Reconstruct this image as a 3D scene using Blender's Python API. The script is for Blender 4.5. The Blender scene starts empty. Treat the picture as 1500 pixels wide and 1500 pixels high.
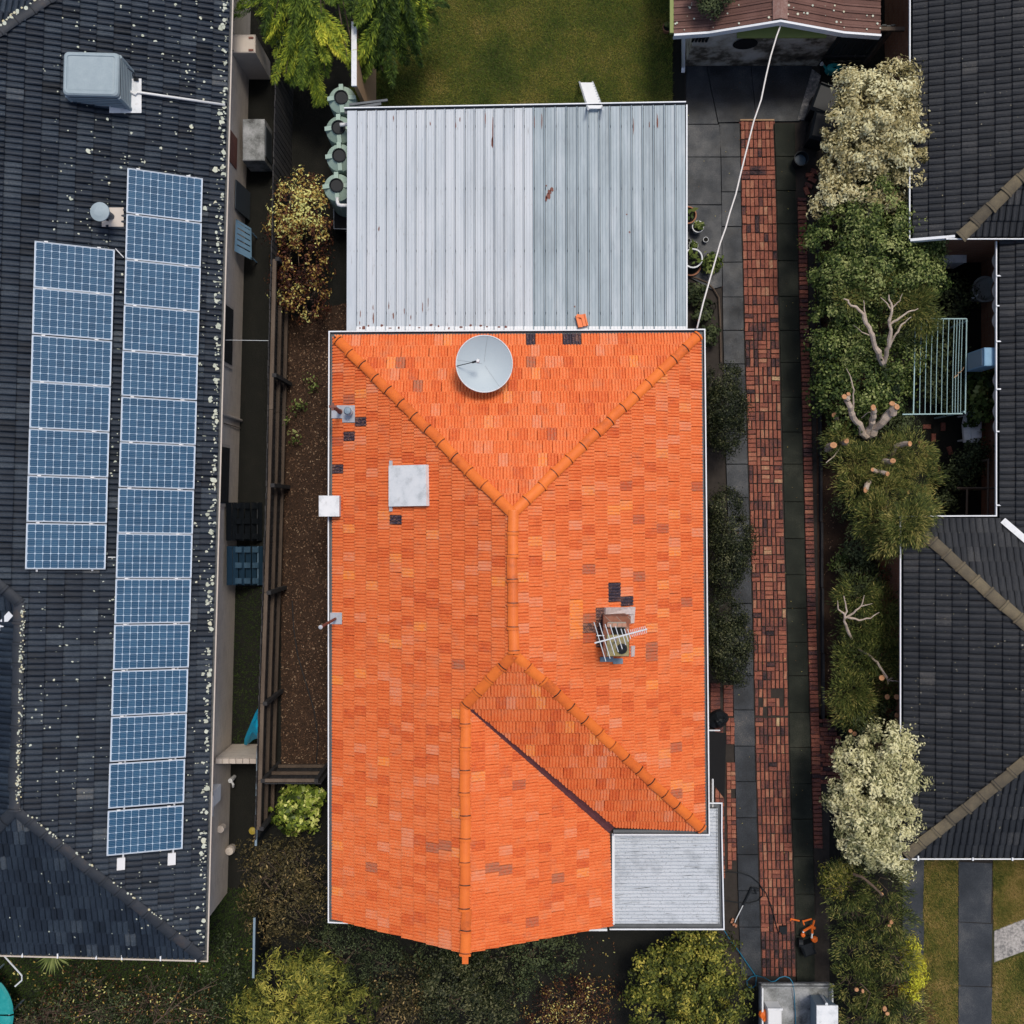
import bpy, math, random
import numpy as np
from mathutils import Vector, Matrix

R = math.radians
SC = bpy.context.scene
COL = SC.collection
random.seed(7)
RNG = np.random.default_rng(11)

# ------------------------------------------------------------------ camera, sky, sun, exposure
H = 26.5                 # drone height (m)
F = 1521.0               # focal length in photo pixels (1500 px frame)
cam = bpy.data.cameras.new('camera'); camo = bpy.data.objects.new('camera', cam); COL.objects.link(camo)
camo.location = (0, 0, H); camo.rotation_euler = (0, 0, 0)
cam.angle = 2*math.atan(750.0/F); cam.clip_start = 0.1; cam.clip_end = 500
SC.camera = camo
W = bpy.data.worlds.new('World'); SC.world = W; W.use_nodes = True
SUN_EL, SUN_AZ = 69.0, 25.0      # azimuth measured from +Y towards +X
wn = W.node_tree.nodes; wl = W.node_tree.links
wn.clear()
sky = wn.new('ShaderNodeTexSky'); sky.sky_type = 'NISHITA'; sky.sun_disc = False
sky.sun_elevation = R(SUN_EL); sky.sun_rotation = R(SUN_AZ)
sky.air_density = 1.0; sky.dust_density = 3.0; sky.ozone_density = 1.0
bg = wn.new('ShaderNodeBackground'); bg.inputs['Strength'].default_value = 0.13
wo = wn.new('ShaderNodeOutputWorld')
wl.new(sky.outputs[0], bg.inputs[0]); wl.new(bg.outputs[0], wo.inputs[0])
sl = bpy.data.lights.new('sun', 'SUN'); so = bpy.data.objects.new('sun', sl); COL.objects.link(so)
sl.energy = 2.1; sl.angle = R(14); sl.color = (1.0, 0.93, 0.82)
so.rotation_euler = (R(90-SUN_EL), 0, R(180-SUN_AZ)); so.location = (10, 10, 30)
SC.view_settings.view_transform = 'Standard'; SC.view_settings.look = 'None'
SC.view_settings.gamma = 1.0; SC.view_settings.use_curve_mapping = False
SC.view_settings.exposure = 0.15

# ------------------------------------------------------------------ helpers
def P(px, py, z=0.0):
    k = (H-z)/F
    return Vector(((px-750)*k, (750-py)*k, z))
def SX(px, z=0.0): return (px-750)*(H-z)/F
def SY(py, z=0.0): return (750-py)*(H-z)/F
def pix(v):
    k = F/(H-v[2]); return 750+v[0]*k, 750-v[1]*k
def lerp(a, b, t): return a+(b-a)*t
def interp(tab, y):
    if y <= tab[0][0]: return tab[0][1]
    for (y0, x0), (y1, x1) in zip(tab, tab[1:]):
        if y <= y1: return x0+(x1-x0)*(y-y0)/(y1-y0)
    return tab[-1][1]

def material(name, stops, base=0.5, rough=0.8, spec=0.3, amt=0.25, scale=6.0, detail=5.0, stretch=None,
             amt2=0.0, scale2=40.0, bump=0.0, bscale=60.0, metal=0.0, trans=0.0, brick=None, rot=None, spots=None, wet=None):
    """ramp colour picked by: base + mesh 'tint' + object 'tint' + noise. stops: [(pos,(r,g,b)),...]"""
    m = bpy.data.materials.new(name); m.use_nodes = True
    nt = m.node_tree; N = nt.nodes; L = nt.links; N.clear()
    out = N.new('ShaderNodeOutputMaterial')
    geo = N.new('ShaderNodeNewGeometry')
    vec = geo.outputs['Position']
    if stretch or rot:
        mp = N.new('ShaderNodeMapping'); L.new(vec, mp.inputs['Vector'])
        if stretch: mp.inputs['Scale'].default_value = stretch
        if rot: mp.inputs['Rotation'].default_value = rot
        nvec = mp.outputs[0]
    else: nvec = vec
    def mth(op, a, b=None):
        n = N.new('ShaderNodeMath'); n.operation = op
        for i, x in enumerate((a, b)):
            if x is None: continue
            if isinstance(x, (int, float)): n.inputs[i].default_value = x
            else: L.new(x, n.inputs[i])
        return n.outputs[0]
    a1 = N.new('ShaderNodeAttribute'); a1.attribute_name = 'tint'; a1.attribute_type = 'GEOMETRY'
    a2 = N.new('ShaderNodeAttribute'); a2.attribute_name = 'tint'; a2.attribute_type = 'OBJECT'
    v = mth('ADD', mth('ADD', a1.outputs['Fac'], a2.outputs['Fac']), base)
    def noise(s, d, vv):
        n = N.new('ShaderNodeTexNoise'); n.inputs['Scale'].default_value = s; n.inputs['Detail'].default_value = d
        n.inputs['Roughness'].default_value = 0.6
        L.new(vv, n.inputs['Vector']); return n.outputs['Fac']
    if amt: v = mth('ADD', v, mth('MULTIPLY', mth('SUBTRACT', noise(scale, detail, nvec), 0.5), amt*2))
    if amt2: v = mth('ADD', v, mth('MULTIPLY', mth('SUBTRACT', noise(scale2, 3.0, nvec), 0.5), amt2*2))
    r = N.new('ShaderNodeValToRGB'); cr = r.color_ramp
    while len(cr.elements) < len(stops): cr.elements.new(0.5)
    for e, (p, c) in zip(cr.elements, stops): e.position = p; e.color = (c[0], c[1], c[2], 1)
    L.new(v, r.inputs[0]); colr = r.outputs[0]
    def mix(fac, a, b):
        x = N.new('ShaderNodeMix'); x.data_type = 'RGBA'
        if isinstance(fac, float): x.inputs[0].default_value = fac
        else: L.new(fac, x.inputs[0])
        for i, q in ((6, a), (7, b)):
            if isinstance(q, tuple): x.inputs[i].default_value = (q[0], q[1], q[2], 1)
            else: L.new(q, x.inputs[i])
        return x.outputs[2]
    hsrc = None
    if brick:      # (mortar colour, brick w, brick h, axis) courses on a vertical wall
        comb = N.new('ShaderNodeCombineXYZ'); sep = N.new('ShaderNodeSeparateXYZ'); L.new(vec, sep.inputs[0])
        L.new(mth('ADD', sep.outputs[0], sep.outputs[1]), comb.inputs[0]); L.new(sep.outputs[2], comb.inputs[1])
        bt = N.new('ShaderNodeTexBrick'); L.new(comb.outputs[0], bt.inputs['Vector'])
        bt.inputs['Scale'].default_value = 1.0; bt.inputs['Brick Width'].default_value = brick[1]
        bt.inputs['Row Height'].default_value = brick[2]; bt.inputs['Mortar Size'].default_value = 0.006
        bt.inputs['Color1'].default_value = (0.35, 0.35, 0.35, 1); bt.inputs['Color2'].default_value = (0.65, 0.65, 0.65, 1)
        rb = mth('ADD', v, mth('MULTIPLY', mth('SUBTRACT', bt.outputs['Color'], 0.5), 0.9))
        L.new(rb, r.inputs[0])
        colr = mix(bt.outputs['Fac'], colr, brick[0]); hsrc = mth('SUBTRACT', 1.0, bt.outputs['Fac'])
    if spots:      # (colour, scale, threshold, noise gate, stretch): stains and specks with a shape of their own
        for (c, s, th, ga, st) in spots:
            mp2 = N.new('ShaderNodeMapping'); L.new(vec, mp2.inputs['Vector']); mp2.inputs['Scale'].default_value = st
            f = mth('MULTIPLY', mth('SUBTRACT', noise(s, 6.0, mp2.outputs[0]), th), ga)
            cl = N.new('ShaderNodeClamp'); L.new(f, cl.inputs[0])
            colr = mix(cl.outputs[0], colr, c)
    b = N.new('ShaderNodeBsdfPrincipled'); L.new(colr, b.inputs['Base Color'])
    b.inputs['Roughness'].default_value = rough; b.inputs['Metallic'].default_value = metal
    b.inputs['Specular IOR Level'].default_value = spec
    if wet:
        L.new(mth('ADD', mth('MULTIPLY', noise(wet[0], 3.0, vec), wet[1]), wet[2]), b.inputs['Roughness'])
    if bump:
        bp = N.new('ShaderNodeBump'); bp.inputs['Strength'].default_value = bump; bp.inputs['Distance'].default_value = 0.02
        hh = noise(bscale, 4.0, vec)
        if hsrc is not None: hh = mth('ADD', mth('MULTIPLY', hh, 0.4), hsrc)
        L.new(hh, bp.inputs['Height']); L.new(bp.outputs[0], b.inputs['Normal'])
    if trans:
        t = N.new('ShaderNodeBsdfTranslucent'); L.new(colr, t.inputs[0])
        ms = N.new('ShaderNodeMixShader'); ms.inputs[0].default_value = trans
        L.new(b.outputs[0], ms.inputs[1]); L.new(t.outputs[0], ms.inputs[2]); L.new(ms.outputs[0], out.inputs[0])
    else: L.new(b.outputs[0], out.inputs[0])
    return m

class G:
    """collects shapes (world coordinates) for ONE mesh object"""
    def __init__(s): s.v = []; s.f = []; s.t = []
    def add(s, vs, fs, tint=0.0):
        b = len(s.v); s.v += [tuple(x) for x in vs]
        for f in fs: s.f.append(tuple(b+i for i in f)); s.t.append(tint)
    def quad(s, a, b, c, d, tint=0.0): s.add((a, b, c, d), ((0, 1, 2, 3),), tint)
    def prism(s, pts, z0, z1, tint=0.0, bottom=True):
        n = len(pts); vs = [(p[0], p[1], z0) for p in pts]+[(p[0], p[1], z1) for p in pts]
        area = sum(pts[i][0]*pts[(i+1) % n][1]-pts[(i+1) % n][0]*pts[i][1] for i in range(n))
        idx = list(range(n)) if area > 0 else list(range(n))[::-1]
        fs = [tuple(n+i for i in idx)]
        if bottom: fs.append(tuple(i for i in idx[::-1]))
        for k in range(n):
            i, j = idx[k], idx[(k+1) % n]; fs.append((i, j, n+j, n+i))
        s.add(vs, fs, tint)
    def hexa(s, lo, hi, tint=0.0):       # 4 lower points, 4 upper points, counter-clockwise from above
        s.add(list(lo)+list(hi), ((3, 2, 1, 0), (4, 5, 6, 7), (0, 1, 5, 4), (1, 2, 6, 5), (2, 3, 7, 6), (3, 0, 4, 7)), tint)
    def box(s, c, size, M=None, tint=0.0, bev=0.0):
        x, y, z = size[0]/2, size[1]/2, size[2]/2; c = Vector(c)
        if bev:
            o = [(-x, -y), (x, -y), (x, y), (-x, y)]; b = bev
            i = [(-x+b, -y+b), (x-b, -y+b), (x-b, y-b), (-x+b, y-b)]
            vs = [Vector((p[0], p[1], -z)) for p in o]+[Vector((p[0], p[1], z-b)) for p in o]+[Vector((p[0], p[1], z)) for p in i]
            fs = [(3, 2, 1, 0), (8, 9, 10, 11)]+[(k, (k+1) % 4, 4+(k+1) % 4, 4+k) for k in range(4)]+[(4+k, 4+(k+1) % 4, 8+(k+1) % 4, 8+k) for k in range(4)]
        else:
            vs = [Vector(p) for p in ((-x, -y, -z), (x, -y, -z), (x, y, -z), (-x, y, -z), (-x, -y, z), (x, -y, z), (x, y, z), (-x, y, z))]
            fs = [(3, 2, 1, 0), (4, 5, 6, 7), (0, 1, 5, 4), (1, 2, 6, 5), (2, 3, 7, 6), (3, 0, 4, 7)]
        if M is not None: vs = [M @ p for p in vs]
        s.add([p+c for p in vs], fs, tint)
    def tube(s, pts, rad, n=6, tint=0.0, caps=True):
        pts = [Vector(p) for p in pts]
        if not isinstance(rad, (list, tuple)): rad = [rad]*len(pts)
        vs = []; fs = []; up = None
        for i, p in enumerate(pts):
            d = (pts[min(i+1, len(pts)-1)]-pts[max(i-1, 0)])
            d = d.normalized() if d.length > 1e-9 else Vector((0, 0, 1))
            if up is None: up = Vector((0, 0, 1)) if abs(d.z) < .9 else Vector((1, 0, 0))
            a = d.cross(up); a = a.normalized() if a.length > 1e-6 else Vector((1, 0, 0))
            b = a.cross(d).normalized(); up = b
            for k in range(n):
                t = 2*math.pi*k/n; vs.append(p+(a*math.cos(t)+b*math.sin(t))*rad[i])
        for i in range(len(pts)-1):
            for k in range(n):
                fs.append((i*n+k, (i+1)*n+k, (i+1)*n+(k+1) % n, i*n+(k+1) % n))
        if caps: fs.append(tuple(range(n))); fs.append(tuple((len(pts)-1)*n+k for k in range(n))[::-1])
        s.add(vs, fs, tint)
    def lathe(s, c, prof, n=20, M=None, tint=0.0, a0=0.0, a1=2*math.pi):
        c = Vector(c); vs = []; fs = []; m = len(prof); full = abs(a1-a0-2*math.pi) < 1e-6
        cnt = n if full else n+1
        for k in range(cnt):
            t = a0+(a1-a0)*k/n
            for (r, z) in prof:
                p = Vector((r*math.cos(t), r*math.sin(t), z))
                vs.append((M @ p if M is not None else p)+c)
        for k in range(n):
            k2 = (k+1) % cnt
            for i in range(m-1): fs.append((k*m+i, k2*m+i, k2*m+i+1, k*m+i+1))
        s.add(vs, fs, tint)
    def disc(s, c, r, n=16, M=None, tint=0.0):
        c = Vector(c); vs = []
        for k in range(n):
            p = Vector((r*math.cos(2*math.pi*k/n), r*math.sin(2*math.pi*k/n), 0)); vs.append((M @ p if M is not None else p)+c)
        s.add(vs, (tuple(range(n)),), tint)
    def mesh(s, name, mat, off=(0, 0, 0), smooth=False):
        me = bpy.data.meshes.new(name); o = Vector(off)
        me.from_pydata([(x[0]-o.x, x[1]-o.y, x[2]-o.z) for x in s.v], [], s.f)
        if any(s.t):
            at = me.attributes.new('tint', 'FLOAT', 'FACE'); at.data.foreach_set('value', s.t)
        if mat: me.materials.append(mat)
        if smooth: me.polygons.foreach_set('use_smooth', [True]*len(me.polygons))
        me.update(); return me
    def build(s, name, mat, parent=None, smooth=False, stuff=False):
        off = base_of(parent)
        o = bpy.data.objects.new(name, s.mesh(name, mat, off, smooth)); COL.objects.link(o)
        if parent is not None: o.parent = parent
        if stuff: o['kind'] = 'stuff'
        return o

def base_of(o):
    v = Vector((0, 0, 0))
    while o is not None: v = v+o.location; o = o.parent
    return v
def thing(name, label, cat, loc=(0, 0, 0), group=None):
    o = bpy.data.objects.new(name, None); COL.objects.link(o); o.location = loc; o.empty_display_size = 0.2
    o['label'] = label; o['category'] = cat
    if group: o['group'] = group
    return o
def tag(o, label, cat, group=None):
    o['label'] = label; o['category'] = cat
    if group: o['group'] = group
    return o
def struct(o): o['kind'] = 'structure'; return o
def inst(name, me, M4, parent, tint=None):
    o = bpy.data.objects.new(name, me); COL.objects.link(o); o.parent = parent
    o.matrix_local = Matrix.Translation(-base_of(parent)) @ M4
    if tint is not None: o['tint'] = tint
    return o
def frame(p0, u, v, n):
    return Matrix(((u.x, v.x, n.x, p0.x), (u.y, v.y, n.y, p0.y), (u.z, v.z, n.z, p0.z), (0, 0, 0, 1)))

def raw_mesh(name, verts, nf, tint, mat, parent=None, stuff=False, k=4):
    """fast mesh of nf separate k-gons"""
    me = bpy.data.meshes.new(name); off = np.array(base_of(parent)); n = len(verts)
    me.vertices.add(n); me.vertices.foreach_set('co', (verts-off).astype(np.float32).ravel())
    me.loops.add(n); me.loops.foreach_set('vertex_index', np.arange(n, dtype=np.int32))
    me.polygons.add(nf); me.polygons.foreach_set('loop_start', np.arange(0, n, k, dtype=np.int32))
    me.polygons.foreach_set('loop_total', np.full(nf, k, dtype=np.int32))
    at = me.attributes.new('tint', 'FLOAT', 'FACE'); at.data.foreach_set('value', tint.astype(np.float32))
    me.materials.append(mat); me.update(calc_edges=True)
    o = bpy.data.objects.new(name, me); COL.objects.link(o)
    if parent is not None: o.parent = parent
    if stuff: o['kind'] = 'stuff'
    return o

# ------------------------------------------------------------------ materials
MT = {}
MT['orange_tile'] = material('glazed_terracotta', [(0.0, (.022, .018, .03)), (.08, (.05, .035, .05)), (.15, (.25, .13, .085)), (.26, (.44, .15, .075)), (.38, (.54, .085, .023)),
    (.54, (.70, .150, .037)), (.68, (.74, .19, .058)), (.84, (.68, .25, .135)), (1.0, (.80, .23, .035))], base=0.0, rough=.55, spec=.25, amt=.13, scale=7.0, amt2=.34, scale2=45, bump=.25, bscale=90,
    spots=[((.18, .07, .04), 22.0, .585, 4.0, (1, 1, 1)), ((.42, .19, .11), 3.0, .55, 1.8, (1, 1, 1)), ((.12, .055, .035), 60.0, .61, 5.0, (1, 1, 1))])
MT['orange_cap'] = material('glazed_ridge_terracotta', [(0, (.05, .02, .012)), (.2, (.34, .07, .014)), (.4, (.62, .125, .018)), (.7, (.72, .165, .022)), (1, (.78, .24, .05))], base=.52, rough=.45, spec=.35, amt=.3, scale=5, amt2=.1, scale2=30, bump=.15)
MT['dark_tile'] = material('dark_concrete_tile', [(0, (.003, .006, .011)), (.35, (.009, .015, .026)), (.6, (.018, .028, .043)), (.85, (.045, .058, .074)), (1, (.085, .085, .085))], base=0, rough=.55, spec=.28, amt=.22, scale=2.2, amt2=.45, scale2=40, bump=.35, bscale=80)
MT['right_tile'] = material('charcoal_concrete_tile', [(0, (.005, .006, .008)), (.35, (.012, .014, .018)), (.6, (.024, .026, .030)), (.85, (.055, .054, .054)), (1, (.10, .085, .06))], base=0, rough=.65, spec=.28, amt=.22, scale=2.0, amt2=.42, scale2=40, bump=.35, bscale=80)
MT['dark_cap'] = material('dark_ridge', [(0, (.010, .013, .018)), (.5, (.026, .031, .040)), (1, (.09, .06, .04))], base=.4, rough=.6, amt=.35, scale=4, amt2=.15, bump=.3)
MT['olive_cap'] = material('mossy_ridge', [(0, (.03, .028, .025)), (.5, (.10, .082, .055)), (1, (.21, .17, .10))], base=.5, rough=.8, amt=.35, scale=4, amt2=.2, bump=.4)
MT['underlay'] = material('roof_underlay', [(0, (.012, .010, .010)), (1, (.03, .022, .02))], rough=.95)
MT['lichen'] = material('pale_lichen', [(0, (.32, .34, .26)), (.5, (.50, .53, .45)), (1, (.50, .42, .22))], base=.4, rough=.95, amt=.3, scale=8, bump=.4)
MT['dull_lichen'] = material('dull_lichen', [(0, (.10, .09, .05)), (.5, (.20, .18, .12)), (1, (.34, .33, .29))], base=.2, rough=.95)
MT['white_metal'] = material('white_painted_metal', [(0, (.40, .42, .43)), (.5, (.66, .68, .70)), (1, (.78, .79, .80))], base=.55, rough=.5, amt=.25, scale=3)
MT['gutter_in'] = material('gutter_grey', [(0, (.05, .055, .06)), (.5, (.12, .13, .14)), (1, (.25, .26, .27))], base=.4, rough=.7, amt=.35, scale=5)
MT['roof_light'] = material('pale_galvanised_sheet', [(0, (.23, .27, .31)), (.5, (.42, .46, .50)), (1, (.53, .55, .58))], base=.5, rough=.5, spec=.4, amt=.38, scale=1.2, stretch=(3, .5, 1), amt2=.08, scale2=15,
    spots=[((.10, .08, .07), 5.0, .635, 6.0, (7, .45, 1)), ((.30, .37, .44), 1.5, .57, 2, (4, .5, 1)), ((.16, .13, .11), 14.0, .64, 6, (2, .5, 1))])
MT['roof_dull'] = material('dull_galvanised_sheet', [(0, (.14, .18, .21)), (.5, (.25, .31, .35)), (1, (.40, .45, .49))], base=.5, rough=.5, spec=.4, amt=.7, scale=1.1, stretch=(3, .5, 1), amt2=.08, scale2=15,
    spots=[((.09, .11, .13), 4.0, .60, 3.0, (4, .6, 1)), ((.40, .43, .44), 2.5, .60, 3.0, (6, .6, 1))])
MT['porch_sheet'] = material('white_corrugated_sheet', [(0, (.22, .25, .28)), (.5, (.45, .48, .51)), (1, (.60, .61, .63))], base=.52, rough=.5, amt=.25, scale=2, stretch=(.6, 4, 1), amt2=.12, scale2=40,
    spots=[((.05, .05, .05), 3.2, .615, 9.0, (.6, 7, 1)), ((.13, .14, .15), 28.0, .55, 5.0, (1, 1, 1)), ((.20, .22, .24), 2.0, .52, 3.0, (1, 1, 1))])
MT['rust_sheet'] = material('rusty_red_roof_sheet', [(0, (.035, .02, .018)), (.45, (.12, .058, .045)), (.8, (.20, .11, .09)), (1, (.32, .24, .21))], base=.45, rough=.75, amt=.3, scale=2, amt2=.15, scale2=25, bump=.3)
MT['cream_brick'] = material('cream_brick', [(0, (.40, .34, .29)), (.5, (.62, .54, .455)), (1, (.70, .62, .54))], base=.5, rough=.9, amt=.3, scale=2, brick=((.52, .47, .42), .24, .086), bump=.4)
MT['red_brick'] = material('red_brick_wall', [(0, (.13, .055, .03)), (.5, (.25, .105, .055)), (1, (.36, .18, .10))], base=.5, rough=.9, amt=.15, scale=2, brick=((.24, .19, .15), .24, .086), bump=.4)
MT['cream_paint'] = material('cream_paint', [(0, (.26, .22, .18)), (.5, (.48, .42, .36)), (1, (.58, .52, .46))], base=.55, rough=.7, amt=.3, scale=4)
MT['grey_plastic'] = material('grey_blue_plastic', [(0, (.17, .22, .25)), (.5, (.27, .33, .36)), (1, (.38, .44, .46))], base=.5, rough=.6, amt=.25, scale=5, amt2=.2, scale2=60)
MT['louvre_dark'] = material('louvre_grey', [(0, (.025, .034, .042)), (1, (.07, .085, .1))], rough=.6)
MT['lead'] = material('lead_flashing', [(0, (.22, .23, .25)), (.5, (.42, .43, .46)), (1, (.56, .57, .6))], rough=.6, amt=.35, scale=9)
MT['copper_pipe'] = material('rusted_pipe', [(0, (.07, .03, .025)), (.6, (.20, .08, .06)), (1, (.32, .15, .12))], rough=.8, amt=.4, scale=14)
MT['frame_alu'] = material('panel_frame', [(0, (.42, .48, .55)), (1, (.58, .63, .69))], rough=.5)
MT['backsheet'] = material('panel_backsheet', [(0, (.34, .43, .54)), (1, (.42, .51, .62))], rough=.5, spec=.2)
def cell_material():
    m = material('solar_cell', [(0, (.008, .040, .085)), (.5, (.018, .070, .138)), (1, (.04, .11, .19))], base=.5, rough=.5, spec=.10, amt=.2, scale=3)
    return m
MT['cell'] = cell_material()
MT['finger'] = material('cell_busbar', [(0, (.20, .27, .36)), (1, (.26, .33, .42))], rough=.3)
MT['timber'] = material('grey_timber', [(0, (.03, .022, .017)), (.5, (.085, .062, .046)), (1, (.16, .125, .095))], base=.5, rough=.9, amt=.35, scale=5, stretch=(1, .3, 1), bump=.4)
MT['dark_timber'] = material('dark_paling', [(0, (.012, .012, .013)), (.5, (.030, .029, .030)), (1, (.075, .066, .058))], base=.45, rough=.9, amt=.3, scale=6, bump=.4)
MT['steel_blue'] = material('blue_grey_steel', [(0, (.10, .15, .19)), (1, (.24, .31, .37))], rough=.5, amt=.2)
MT['blue_tarp'] = material('blue_tarp', [(0, (.0, .10, .18)), (.5, (.0, .24, .40)), (1, (.02, .34, .52))], rough=.5, amt=.2, scale=8)
MT['black_plastic'] = material('black_plastic', [(0, (.004, .006, .008)), (1, (.014, .017, .021))], rough=.5, spec=.18, amt=.3)
MT['navy_plastic'] = material('navy_plastic', [(0, (.006, .014, .024)), (.6, (.02, .05, .085)), (1, (.08, .15, .22))], rough=.45, amt=.2)
MT['blue_paint'] = material('blue_paint', [(0, (.08, .16, .24)), (.5, (.17, .30, .42)), (1, (.26, .40, .52))], rough=.6, amt=.3, scale=6)
MT['green_tank'] = material('pale_green_tank', [(0, (.16, .22, .18)), (.5, (.30, .40, .34)), (1, (.38, .47, .42))], base=.55, rough=.5, amt=.25, scale=4)
MT['pvc'] = material('white_pvc', [(0, (.55, .56, .56)), (1, (.72, .72, .72))], rough=.4)
MT['tan_board'] = material('tan_board', [(0, (.22, .13, .07)), (.5, (.36, .23, .13)), (1, (.46, .31, .19))], base=.5, rough=.85, amt=.25, scale=7, amt2=.15)
MT['alu'] = material('aluminium', [(0, (.45, .48, .50)), (1, (.68, .70, .72))], rough=.4, amt=.25)
MT['mesh_dish'] = material('grey_dish', [(0, (.30, .36, .39)), (.5, (.40, .46, .49)), (1, (.52, .57, .60))], rough=.5, amt=.15, scale=2, amt2=.06)
MT['white_panel'] = material('weathered_white_panel', [(0, (.30, .32, .33)), (.5, (.62, .635, .645)), (1, (.72, .72, .72))], base=.53, rough=.6, amt=.6, scale=4, amt2=.25, spots=[((.22, .20, .17), 5.0, .60, 3.0, (1, 1, 1))])
MT['soot_brick'] = material('chimney_brick', [(0, (.03, .012, .010)), (.5, (.22, .085, .05)), (1, (.42, .22, .15))], base=.45, rough=.9, amt=.3, scale=8, brick=((.28, .24, .2), .23, .08), bump=.4)
MT['mortar'] = material('mossy_mortar', [(0, (.10, .085, .03)), (.4, (.24, .20, .07)), (.7, (.33, .28, .2)), (1, (.5, .45, .42))], base=.5, rough=.95, amt=.3, scale=12, bump=.5)
MT['pale_mortar'] = material('pale_mortar', [(0, (.25, .18, .17)), (.5, (.48, .40, .38)), (1, (.62, .56, .55))], base=.5, rough=.95, amt=.4, scale=18, bump=.5)
MT['black'] = material('sooty_black', [(0, (.004, .004, .004)), (1, (.012, .011, .011))], rough=.9)
MT['valley'] = material('dark_red_valley', [(0, (.03, .010, .012)), (.5, (.085, .024, .026)), (1, (.16, .06, .06))], rough=.6, amt=.3, scale=8)
MT['concrete_wet'] = material('damp_concrete', [(0, (.005, .006, .008)), (.3, (.012, .015, .019)), (.6, (.026, .031, .038)), (.85, (.052, .054, .058)), (1, (.10, .092, .085))], base=.47, rough=.6, spec=.3, amt=1.0, scale=1.1, detail=11, amt2=.5, scale2=30, bump=.25, bscale=120, wet=(2.0, .6, .2))
MT['concrete_mossy'] = material('mossy_concrete', [(0, (.004, .006, .004)), (.5, (.014, .017, .012)), (1, (.045, .046, .034))], base=.45, rough=.75, spec=.2, amt=.9, scale=1.4, detail=11, amt2=.5, scale2=40, bump=.3, bscale=120)
MT['concrete_path'] = material('grey_path_concrete', [(0, (.018, .022, .028)), (.5, (.038, .044, .053)), (1, (.10, .10, .10))], base=.46, rough=.8, spec=.2, amt=.8, scale=1.1, detail=11, amt2=.5, scale2=50, bump=.3, bscale=120)
MT['pale_concrete'] = material('pale_mottled_concrete', [(0, (.07, .075, .08)), (.35, (.16, .155, .15)), (.7, (.34, .32, .30)), (1, (.42, .40, .38))], base=.58, rough=.9, amt=.6, scale=3, detail=8, amt2=.7, scale2=14, bump=.3)
MT['paver'] = material('recycled_brick', [(0, (.018, .015, .018)), (.12, (.055, .032, .034)), (.3, (.15, .055, .042)), (.5, (.25, .085, .055)), (.68, (.30, .125, .08)), (.8, (.32, .17, .105)), (.92, (.40, .27, .15)), (1, (.46, .36, .21))], base=0, rough=.85, spec=.2, amt=.34, scale=2.2, amt2=.34, scale2=30, bump=.5, bscale=70)
MT['sand'] = material('dark_joint_sand', [(0, (.012, .010, .009)), (1, (.05, .042, .036))], rough=1, amt=.4, scale=9)
MT['soil'] = material('dark_soil', [(0, (.004, .005, .004)), (.5, (.010, .010, .008)), (1, (.032, .026, .019))], base=.42, rough=1, amt=.35, scale=2.5, detail=8, amt2=.25, scale2=40, bump=.6, bscale=60)
MT['mulch'] = material('brown_mulch', [(0, (.010, .006, .004)), (.5, (.038, .021, .013)), (1, (.10, .058, .035))], base=.45, rough=1, amt=.3, scale=3, detail=8, amt2=.35, scale2=45, bump=.6)
MT['chip'] = material('mulch_chip', [(0, (.02, .012, .008)), (.5, (.065, .034, .019)), (.85, (.13, .075, .045)), (1, (.28, .20, .13))], base=0, rough=1, amt=.05)
MT['lawn'] = material('lawn_soil', [(0, (.018, .024, .006)), (.5, (.05, .056, .013)), (1, (.11, .09, .026))], base=.5, rough=1, amt=.4, scale=1.0, detail=8)
MT['grass'] = material('grass_blade', [(0, (.045, .08, .014)), (.3, (.10, .165, .026)), (.5, (.19, .225, .036)), (.75, (.31, .28, .055)), (1, (.44, .34, .11))], base=.03, rough=.8, amt=.95, scale=.75, detail=5, trans=.2)
MT['grass_dry'] = material('dry_grass_blade', [(0, (.04, .065, .012)), (.3, (.12, .15, .03)), (.55, (.26, .23, .055)), (.8, (.38, .28, .09)), (1, (.50, .36, .15))], base=.08, rough=.8, amt=.9, scale=1.5, detail=5, trans=.2)
MT['fibro'] = material('stained_fibro', [(0, (.03, .025, .02)), (.35, (.12, .10, .075)), (.6, (.36, .32, .26)), (1, (.52, .48, .42))], base=.60, rough=.9, amt=1.7, scale=1.6, detail=8, amt2=.1)
MT['green_paint'] = material('olive_green_paint', [(0, (.15, .18, .05)), (1, (.24, .28, .09))], rough=.6, amt=.2)
MT['dark_gate'] = material('dark_corrugated', [(0, (.014, .017, .018)), (1, (.06, .066, .066))], rough=.6, amt=.35)
MT['teal'] = material('teal_plastic', [(0, (.0, .10, .10)), (.5, (.015, .25, .25)), (1, (.10, .40, .38))], rough=.45, amt=.3, scale=7)
MT['teal_wire'] = material('pale_teal_metal', [(0, (.22, .36, .36)), (1, (.40, .54, .54))], rough=.5)
MT['terracotta'] = material('terracotta_pot', [(0, (.20, .08, .04)), (1, (.42, .20, .12))], rough=.8, amt=.3)
MT['grey_pot'] = material('grey_pot', [(0, (.16, .17, .16)), (1, (.36, .37, .34))], rough=.8, amt=.3)
MT['orange_plastic'] = material('orange_plastic', [(0, (.50, .09, .01)), (1, (.75, .16, .02))], rough=.4, amt=.2)
MT['hose_blue'] = material('blue_hose', [(0, (.005, .10, .18)), (1, (.02, .17, .28))], rough=.4)
MT['yellow'] = material('yellow_plastic', [(0, (.20, .15, .02)), (1, (.38, .29, .04))], rough=.5, amt=.3)
MT['cable'] = material('white_cable', [(0, (.60, .56, .52)), (1, (.72, .68, .64))], rough=.5)
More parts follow.
